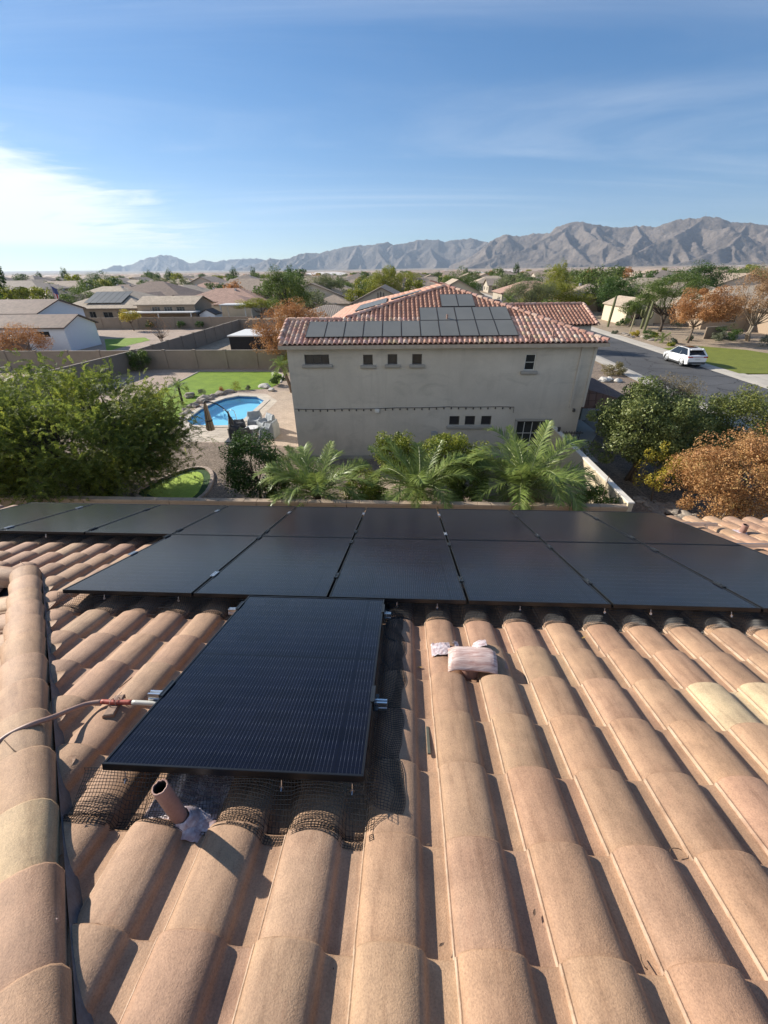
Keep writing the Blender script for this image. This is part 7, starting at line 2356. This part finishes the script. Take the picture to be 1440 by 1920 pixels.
# ------------------------------------------------------------------ the parked car
M_CARW = flat('white_car_paint', (.72, .73, .74), .22, 0, .6)
M_CARW.node_tree.nodes['Principled BSDF'].inputs['Coat Weight'].default_value = .6
M_CGLASS = flat('dark_car_glass', (.010, .011, .013), .05, 0, .6)
M_CLAD = flat('dark_cladding', (.035, .036, .038), .5)
M_TYRE = flat('tyre_rubber', (.018, .018, .018), .8)
M_RIM = flat('alloy_rim', (.22, .225, .235), .35, .8)
M_RED = flat('tail_lamp_red', (.30, .012, .012), .2)
M_PLATE = flat('number_plate', (.55, .55, .52), .5)
def car(label, paint, loc, yaw, group=None):
    """a five-door SUV, 4.6 m long, nose along local +y"""
    root = empty('suv', loc, label, 'car', group, yaw)
    # stations along y: (y, half width at sill, half width at shoulder, sill z, shoulder z, bonnet / roof z, half width of the top)
    st = [(-2.30, .70, .80, .52, .95, 1.02, .70), (-2.24, .82, .88, .36, .98, 1.10, .76), (-2.0, .88, .925, .30, 1.00, 1.16, .80), (-1.2, .90, .935, .27, 1.00, 1.14, .82), (-.2, .90, .94, .26, .98, 1.10, .83),
          (.75, .90, .935, .26, .96, 1.06, .82), (1.25, .90, .93, .27, .93, 1.01, .78), (1.8, .88, .90, .29, .86, .94, .70), (2.15, .80, .84, .34, .76, .86, .60), (2.30, .62, .68, .42, .66, .74, .48)]
    b = MB(); vs = []
    for y, ws, wsh, zs, zsh, zt, wt in st:
        vs += [(-ws * .9, y, zs - .04), (-ws, y, zs), (-wsh, y, (zs + zsh) / 2 + .06), (-wsh, y, zsh - .05), (-wsh + .05, y, zsh), (-wt, y, zt), (0, y, zt + .02),
               (wt, y, zt), (wsh - .05, y, zsh), (wsh, y, zsh - .05), (wsh, y, (zs + zsh) / 2 + .06), (ws, y, zs), (ws * .9, y, zs - .04)]
    k = 13
    fs = [(i * k + j, i * k + j + 1, (i + 1) * k + j + 1, (i + 1) * k + j) for i in range(len(st) - 1) for j in range(k - 1)]
    fs += [tuple(range(k)), tuple((len(st) - 1) * k + j for j in range(k - 1, -1, -1))]
    b.add(vs, fs)
    b.build('body', paint, root, smooth=False, local=True)
    # greenhouse: roof and pillars in paint, glass set in
    rz = 1.68
    gl = [(-2.12, .74, 1.10), (-1.72, .70, 1.60), (.35, .70, 1.60), (1.22, .76, 1.04)]
    b = MB()
    vs = []
    for y, w_, z in ((-2.20, .78, 1.06), (-1.52, .64, 1.62), (-.6, .67, 1.655), (.30, .66, 1.62), (1.26, .78, 1.02)):
        vs += [(-w_, y, z), (w_, y, z)]
    bl = [(-.86, -2.12, 1.02), (-.87, -.6, 1.03), (-.86, 1.20, .99), (.86, -2.12, 1.02), (.87, -.6, 1.03), (.86, 1.20, .99)]
    o = len(vs)
    b.add(vs + bl, [(0, 1, 3, 2), (6, 7, 9, 8), (o + 0, 0, 2, o + 1), (o + 1, 2, 4, o + 1)[:3] + (4,), (o + 1, 4, 6, o + 2), (o + 2, 6, 8), (o + 3, o + 4, 3, 1), (o + 4, 5, 3), (o + 4, o + 5, 7, 5), (o + 5, 9, 7)])
    b.build('window_glass', M_CGLASS, root, local=True)
    b = MB()
    for (y0, z0, w0), (y1, z1, w1) in (((-1.80, 1.585, .58), (-1.48, 1.645, .645)), ((-1.48, 1.645, .645), (-.6, 1.685, .67)), ((-.6, 1.70, .68), (.34, 1.655, .655))):
        b.add([(-w0, y0, z0), (w0, y0, z0), (w1, y1, z1), (-w1, y1, z1), (-w0, y0, z0 - .05), (w0, y0, z0 - .05), (w1, y1, z1 - .05), (-w1, y1, z1 - .05)],
              [(0, 1, 2, 3), (4, 7, 6, 5), (0, 3, 7, 4), (1, 5, 6, 2), (0, 4, 5, 1), (2, 6, 7, 3)])
    b.build('roof', paint, root, local=True)
    b = MB(); b.box((0, -.55, 1.708), (.80, 1.1, .012)); b.build('sunroof', M_CGLASS, root, local=True)
    for s in (-1, 1):
        b = MB()
        for y0, y1, t_ in ((-2.18, -1.50, .17), (-.62, -.60, .03), (.32, 1.24, .05)):
            p0 = np.array([s * .865, y0, 1.02]); p1 = np.array([s * .655, y1 if y0 < -1 else (y0 + .02 if y0 < 0 else y0), 1.64])
            if y0 > 0: p0 = np.array([s * .865, 1.24, .99]); p1 = np.array([s * .665, .32, 1.63])
            b.tube([p0, p1], t_ / 2, 6)
        b.build('pillar', paint, root, local=True)
        b = MB(); b.tube([(s * .60, -1.5, 1.72), (s * .60, -1.3, 1.745), (s * .60, .0, 1.74), (s * .60, .2, 1.70)], .018, 5); b.build('roof_rail', M_CLAD, root, local=True)
        b = MB(); b.box((s * .99, .78, 1.06), (.20, .12, .14), bevel=.03); b.build('mirror', paint, root, local=True)
        b = MB(); b.box((s * .905, -.05, .30), (.06, 2.3, .16), bevel=.02); b.build('sill', M_CLAD, root, local=True)
        b = MB(); b.box((s * .70, -2.245, .98), (.40, .14, .13), bevel=.03); b.build('tail_lamp', M_RED, root, local=True)
        b = MB(); b.box((s * .62, 2.20, .74), (.34, .14, .10), bevel=.03); b.build('headlight', flat('lamp_glass', (.5, .5, .5), .1) if s < 0 else bpy.data.materials['lamp_glass'], root, local=True)
        for y in (-.95, .05):
            b = MB(); b.box((s * .945, y, .88), (.03, .18, .025), bevel=.006); b.build('door_handle', paint, root, local=True)
        for y in (-1.38, 1.36):
            w_ = MB(); w_.lathe((s * .80, y, .36), [(.24, -.11), (.355, -.10), (.365, -.03), (.365, .07), (.345, .115), (.25, .12)], 22, axis=(s, 0, 0))
            wo = w_.build('wheel', M_TYRE, root, smooth=True, local=True)
            r_ = MB(); r_.lathe((s * .80, y, .36), [(.25, .085), (.24, .12), (.20, .085), (.06, .08), (.0, .10)], 18, axis=(s, 0, 0))
            for q in range(5):
                an = q * 2 * math.pi / 5
                r_.tube([(s * .915, y, .36), (s * .905, y + .22 * math.cos(an), .36 + .22 * math.sin(an))], .025, 4)
            ro = r_.build('rim', M_RIM, wo, local=True)
            a_ = MB()
            ring = [(s * (.915), y + .42 * math.cos(t), .36 + .42 * math.sin(t)) for t in np.linspace(-.15, math.pi + .15, 14)]
            a_.tube(ring, .035, 5); a_.build('wheel_arch', M_CLAD, root, smooth=True, local=True)
    b = MB(); b.box((0, -2.26, .44), (1.62, .16, .22), bevel=.04); b.build('rear_bumper', M_CLAD, root, local=True)
    b = MB(); b.box((0, -2.36, .36), (.9, .03, .09), bevel=.01); b.build('skid_plate', M_RIM, root, local=True)
    b = MB(); b.box((0, -2.315, .80), (.46, .02, .15)); b.build('number_plate', M_PLATE, root, local=True)
    b = MB(); b.box((0, -1.80, 1.605), (1.18, .26, .035), bevel=.015); b.build('spoiler', paint, root, local=True)
    b = MB(); b.box((0, 2.26, .45), (1.3, .14, .26), bevel=.04); b.build('front_bumper', M_CLAD, root, local=True)
    b = MB(); b.box((0, -2.318, 1.00), (1.0, .02, .03)); b.build('lamp_strip', M_RED, root, local=True)
    return root
car('white SUV parked by the kerb in front of the right-hand lawn', M_CARW, T(28.15, 45.6, .015), TOWN.yaw)
M_CARD = flat('dark_car_paint', (.03, .032, .036), .25, 0, .6)
car('dark SUV parked far off beside a white one, right of the terracotta roof', M_CARD, T(18.6, 118, 0), TOWN.yaw + 1.5, 'cars parked far off by the terracotta ridge')
car('small white car parked far off beside a dark one, right of the terracotta roof', M_CARW, T(22.4, 122, 0), TOWN.yaw + 1.5, 'cars parked far off by the terracotta ridge')

# ------------------------------------------------------------------ patio furniture under covers, parasol
M_COVER = mat('grey_furniture_cover', (.30, .325, .335), .75, .12, 3, .1, 30, .3, .02)
M_COVERD = mat('charcoal_furniture_cover', (.050, .052, .056), .75, .15, 3, .1, 30, .3, .02)
def covered_chair(label, p, yaw, m, w=.95, d=.95, hb=.95, hs=.58):
    root = empty('covered_chair', p, label, 'covered chair', 'patio chairs under covers', yaw)
    n = 15
    V = np.zeros((n, n, 3))
    rg = random.Random(label)
    for i in range(n):
        for j in range(n):
            x, y = (i / (n - 1) - .5) * 2, (j / (n - 1) - .5) * 2
            e = max(abs(x), abs(y))
            if e < .80:
                top = hs - .05 * (1 - abs(x))
                if y > .25: top = hs + (hb - hs) * min(1, (y - .25) / .25)
                elif abs(x) > .5: top = hs + .10
                V[i, j] = (x / .80 * w / 2 * .92, y / .80 * d / 2 * .92, top + rg.uniform(-.012, .012) + .02 * math.sin(9 * x + 4 * y))
            else:
                q = (e - .80) / .20
                sc = .92 + .10 * q
                ux, uy = x / e, y / e
                top = hs + .06
                if uy > .25: top = hs + (hb - hs) * min(1, (uy - .25) / .25)
                V[i, j] = (ux * w / 2 * sc * (1 + .03 * math.sin(20 * uy + 3 * q)), uy * d / 2 * sc * (1 + .03 * math.sin(20 * ux)), top * (1 - q) + .03)
    F = np.array([(i * n + j, (i + 1) * n + j, (i + 1) * n + j + 1, i * n + j + 1) for i in range(n - 1) for j in range(n - 1)])
    mesh_np('cover', V.reshape(-1, 3), F, m, root, smooth=True, local=True)
    fb = MB()
    for sx in (-1, 1):
        for sy in (-1, 1): fb.box((sx * w * .42, sy * d * .42, .02), (.06, .06, .04))
    fb.build('feet', M_CLAD, root, local=True)
    return root
covered_chair('charcoal covered patio chair nearest the parasol', at(447, 810), 1.9, M_COVERD, 1.05, 1.0)
covered_chair('light grey covered patio chair at the back of the group, nearest the pool', at(480, 801), .25, M_COVER)
covered_chair('light grey covered patio chair at the right of the group, behind the other right one', at(502, 806), -.8, M_COVER)
covered_chair('light grey covered patio chair at the front right of the group', at(507, 818), -1.75, M_COVER)
covered_chair('dark grey covered patio chair at the front left, by the round citrus tree', at(452, 823), 2.7, M_COVERD)
tb = empty('patio_table', at(475, 815), 'small white round table amid the covered patio chairs', 'table')
b = MB(); b.lathe(at(475, 815), [(.0, .44), (.40, .44), (.42, .46), (.40, .48), (0, .48)], 16); b.build('tabletop', M_WHITEB, tb)
b = MB(); b.lathe(at(475, 815), [(.24, 0), (.22, .03), (.05, .05), (.04, .44)], 10); b.build('pedestal', M_WHITEB, tb)
um = empty('parasol', at(438, 826), 'closed striped cantilever parasol hanging from a dark curved arm by the pool', 'parasol')
pb = at(438, 826)
d_ = (at(407, 800) - at(438, 800)); d_ = d_ / np.linalg.norm(d_)
b = MB(); b.tube([pb, pb + np.array([0, 0, 1.75])], .040, 8); b.box(pb + np.array([0, 0, .03]), (.8, .8, .06)); b.build('post', M_CLAD, um)
arm = [pb + np.array([0, 0, .55]) - d_ * .28, pb + np.array([0, 0, 1.25]) - d_ * .12, pb + np.array([0, 0, 1.75]) + d_ * .06, pb + np.array([0, 0, 2.12]) + d_ * .45, pb + np.array([0, 0, 2.30]) + d_ * .90, pb + np.array([0, 0, 2.34]) + d_ * 1.22]
b = MB(); b.tube(spline(arm, 4), .035, 8); b.build('arm', M_CLAD, um, smooth=True)
tip = arm[-1]
b = MB(); b.tube([tip, tip - np.array([0, 0, .2])], .03, 6); b.lathe(tip - np.array([0, 0, .1]), [(0, -.02), (.07, 0), (.07, .06), (0, .1)], 10); b.build('hub', M_CLAD, um)
nseg = 16
prof = [(.05, -.10), (.11, -.30), (.15, -.75), (.20, -1.20), (.24, -1.62), (.20, -1.70)]
b = MB()
for s_ in range(nseg):
    a0, a1 = 2 * math.pi * s_ / nseg, 2 * math.pi * (s_ + 1) / nseg
    for q in range(len(prof) - 1):
        (r0_, h0_), (r1_, h1_) = prof[q], prof[q + 1]
        k0 = 1.0 if s_ % 2 else .78; k1 = .78 if s_ % 2 else 1.0
        P_ = [tip + np.array([math.cos(a) * r_ * k, math.sin(a) * r_ * k, h_]) + d_ * (-.12 * h_) * 0 for a, r_, h_, k in ((a0, r0_, h0_, k0), (a1, r0_, h0_, k1), (a1, r1_, h1_, k1), (a0, r1_, h1_, k0))]
        b.add(P_, [(0, 1, 2, 3)], s_ % 2)
b.build('canopy', [mat('parasol_tan', (.40, .31, .20), .8, .1, 4), mat('parasol_brown', (.14, .095, .06), .8, .1, 4)], um)
b = MB(); b.lathe(tip + np.array([0, 0, -1.15]), [(.215, 0), (.22, .05), (.205, .08)], 14); b.build('tie_strap', M_CLAD, um)

# ------------------------------------------------------------------ boulders
def boulder_mesh(seed):
    r = np.random.default_rng(seed)
    import bmesh
    bm = bmesh.new(); bmesh.ops.create_icosphere(bm, subdivisions=2, radius=1.0)
    for v in bm.verts:
        n_ = mnoise.noise(v.co * 1.1 + Vector((seed * 3.7, 1, 2))) * .45 + mnoise.noise(v.co * 2.6 + Vector((seed, 4, 9))) * .2
        v.co = v.co * (1 + n_); v.co.z *= .68
    me = bpy.data.meshes.new('boulder'); bm.to_mesh(me); bm.free()
    me.materials.append(M_ROCK)
    return me
M_ROCK = mat('boulder_stone', (.36, .31, .26), .9, .25, 2.5, .3, 20, .6, .03)
M_ROCKP = mat('pale_stone', (.58, .55, .50), .9, .2, 6, .3, 30, .5, .02)
BO = [boulder_mesh(k) for k in range(4)]
for m_ in BO: m_.polygons.foreach_set('use_smooth', [False] * len(m_.polygons))
def boulder(px, py, r, label, group='boulders round the pool', m=None):
    o = bpy.data.objects.new('boulder', random.choice(BO)); COL.objects.link(o)
    P = at(px, py); o.location = (P[0], P[1], r * .3); o.scale = (r * random.uniform(.9, 1.4), r, r * random.uniform(.7, 1.0)); o.rotation_euler = (0, 0, random.uniform(0, 6))
    if m:
        o.data = o.data.copy(); o.data.materials.clear(); o.data.materials.append(m)
    return tag(o, label, 'rock', group)
ring_px = [(348, 770), (355, 764), (362, 760), (370, 756), (377, 752), (384, 749), (391, 747), (398, 744), (405, 742), (412, 740), (421, 738), (430, 736), (345, 778), (341, 786), (338, 795), (352, 774), (367, 763), (381, 755), (395, 749)]
ORDB = ['nearest', 'second', 'third', 'fourth', 'fifth', 'sixth', 'seventh', 'eighth', 'ninth', 'tenth'] + ['%dth' % k for k in range(11, 20)]
for i, (px, py) in enumerate(sorted(ring_px, key=lambda q: -q[1])):
    boulder(px, py, random.uniform(.20, .36), '%s rough tan boulder along the left border of the pool, counting from its near end' % ORDB[i])
boulder(497, 727, .42, 'pale boulder at the right end of the lawn edge', m=M_ROCKP)
boulder(509, 733, .30, 'small whitish rock below the pale boulder at the lawn end', m=M_ROCKP)
boulder(356, 745, .40, 'grey boulder at the foot of the tiny palm by the lawn')
for px, py, r, w__ in ((1133, 715, .45, 'left of three'), (1143, 712, .3, 'middle of three'), (1158, 716, .32, 'right of three')):
    boulder(px, py, r, w__ + ' pale landscape rocks below the brown-tipped kerb bush', 'landscape rocks by the kerb bush', M_ROCKP)
# dry creek of fist-sized stones below the orange tree
for k in range(70):
    t = random.random()
    P = np.array(at(1212 + 70 * t, 946 + 20 * t)) + np.array([random.gauss(0, .35), random.gauss(0, .30), 0])
    o = bpy.data.objects.new('creek_stone', random.choice(BO)); COL.objects.link(o)
    s = random.uniform(.06, .17)
    o.location = (P[0], P[1], s * .3); o.scale = (s * random.uniform(.9, 1.4), s, s * .8); o.rotation_euler = (0, 0, random.uniform(0, 6))
    if k % 2:
        o.data = BO[k % 4] if k > 8 else o.data
    tag(o, 'rounded stone in the little dry creek between the array and the orange tree', 'stone', 'stones of the dry creek below the orange tree')
for k, (px, py) in enumerate(((1176, 631), (1184, 634), (1205, 634), (1170, 628), (1222, 640))):
    boulder(px, py, .38, ['second from the left', 'middle', 'second from the right', 'leftmost', 'rightmost'][k] + ' of the tan boulders among the cacti across the street', 'boulders among the cacti')

# ------------------------------------------------------------------ cacti
M_CACT = mat('cactus_green', (.155, .165, .075), .8, .2, 6, .3, 40, .5, .02)
def cactus(label, px, py, h, r, arms=(), lean=0.0, m=None):
    P = np.array(at(px, py))
    root = empty('saguaro', P, label, 'cactus', 'tall cacti across the street')
    def column(pts, r_):
        b = MB()
        n = 16; k = len(pts)
        vs = []
        for i, p in enumerate(pts):
            q = i / (k - 1)
            rr_ = r_ * (.86 + .2 * math.sin(math.pi * min(1, q * 1.1)))
            if q > .93: rr_ *= .55
            for j in range(n):
                a = 2 * math.pi * j / n
                s = 1 - (.14 if j % 2 else 0)
                vs.append(np.array(p) + np.array([math.cos(a), math.sin(a), 0]) * rr_ * s)
        b.add(vs, [(i * n + j, i * n + (j + 1) % n, (i + 1) * n + (j + 1) % n, (i + 1) * n + j) for i in range(k - 1) for j in range(n)] + [tuple((k - 1) * n + j for j in range(n))])
        return b
    pts = [P + np.array([lean * h * (i / 12), 0, h * i / 12]) for i in range(12)] + [P + np.array([lean * h, 0, h]), P + np.array([lean * h, 0, h * 1.012])]
    column(pts, r).build('stem', m or M_CACT, root)
    for az_, z0_, up_ in arms:
        d = np.array([math.cos(az_), math.sin(az_), 0])
        b0_ = P + np.array([lean * z0_, 0, z0_])
        ap = [b0_ + d * r * .6, b0_ + d * (r + .22) + np.array([0, 0, .10]), b0_ + d * (r + .36) + np.array([0, 0, .38])] + [b0_ + d * (r + .38) + np.array([0, 0, .38 + up_ * i / 5]) for i in range(1, 6)]
        b = MB(); b.tube(ap, [r * .55] * (len(ap) - 1) + [r * .3], 10); b.build('arm', m or M_CACT, root, smooth=True)
    return root
cactus('leftmost tall cactus, plain and leaning slightly right, across the street', 1139, 614, 4.6, .20, lean=.045)
cactus('tall cactus in front of the cream gable, with a short arm', 1201, 618, 4.4, .22, ((3.0, 1.8, .7),), .05)
cactus('second tall cactus beside the bent desert tree', 1206, 626, 4.3, .20, ((.2, 2.0, .6),), .04)
cactus('slim pale cactus pole near the kerb', 1181, 624, 2.5, .09, m=mat('pale_cactus', (.34, .31, .19), .8, .2, 6), lean=.03)
# garden wall and big pots across the street
block_wall('tan garden wall in the shade behind the far lawn', T(40.0, 62.0), T(43.6, 63.6), 1.5, panel_w=3.6, pil=False)
# wrought gate beside the patio door
gt = empty('garden_gate', hp(8.3, 19.6), 'dark metal gate post standing by the cream wall at the house corner', 'gate')
b = MB(); b.box(hp(7.93, 19.3, 1.0), (.10, .10, 2.0), HF.yaw); b.build('post', M_DFRAME, gt)
for k in range(7):
    b = MB(); b.box(hp(8.18 + .13 * k, 19.3, .95), (.025, .025, 1.7), HF.yaw); b.build('bar', M_DFRAME, gt)
for z in (.2, 1.7):
    b = MB(); b.box(hp(8.55, 19.3, z), (1.15, .04, .05), HF.yaw); b.build('rail', M_DFRAME, gt)
st_ = MB(); st_.tube([T(6.6, 12.45, 1.8), T(6.75, 12.7, 2.25), T(6.85, 12.9, 2.55)], .012, 4)
tag(st_.build('cane', M_TWIG), 'thin dark cane leaning by the cream wall behind the cap blocks', 'cane')

# ------------------------------------------------------------------ labels that place each far house and tree
def px_of(P):
    q = np.asarray(P, float) - CAM; z = q @ C_FW
    return (720 + F_PX * (q @ C_RT) / z, 960 - F_PX * (q @ C_UP) / z) if z > 0 else (-1e4, -1e4)
ORD = ['first', 'second', 'third', 'fourth', 'fifth', 'sixth', 'seventh', 'eighth', 'ninth', 'tenth', '11th', '12th', '13th', '14th', '15th', '16th', '17th', '18th', '19th', '20th']
def ordn(i): return ORD[i] if i < 20 else '%d%s' % (i + 1, {1: 'st', 2: 'nd', 3: 'rd'}.get((i + 1) % 10, 'th'))
ZONES = [(260, 'above the white house'), (430, 'above the tan house'), (640, 'above the rust tree'), (900, 'above the terracotta roof'), (1110, 'above the olive grove'), (1300, 'above the cacti'), (9999, 'above the far lawn')]
def zone(x): return next(z for lim, z in ZONES if x < lim)
def place_labels(objs, kindname):
    by = {}
    for o, look in objs:
        x, y = px_of(o.location)
        by.setdefault((zone(x), look), []).append((y, x, o))
    for (zn_, look), L in by.items():
        L.sort(key=lambda q: -q[0])
        for i, (y, x, o) in enumerate(L):
            o['label'] = ('%s %s, %s nearest of its kind %s' % (look, kindname, ordn(i), zn_)) if i else ('%s %s, nearest of its kind %s' % (look, kindname, zn_))
SHORT = {s[7]: t for s, t in zip(spec, ('tan hip-roofed', 'pale tan-roofed', 'grey gable-roofed', 'cream pink-roofed', 'two-storey', 'pale gable-roofed', 'brown'))}
place_labels([(o, SHORT[o['label'].split(', one of')[0]]) for o in COL.objects if o.get('group') == 'houses of the town beyond the near gardens'], 'house')
place_labels([(o, tspec[k][4]) for o, P, k in town_trees], 'tree')
for o, P, k in town_trees:
    o['category'] = 'tree'; o['group'] = 'trees among the houses of the town'
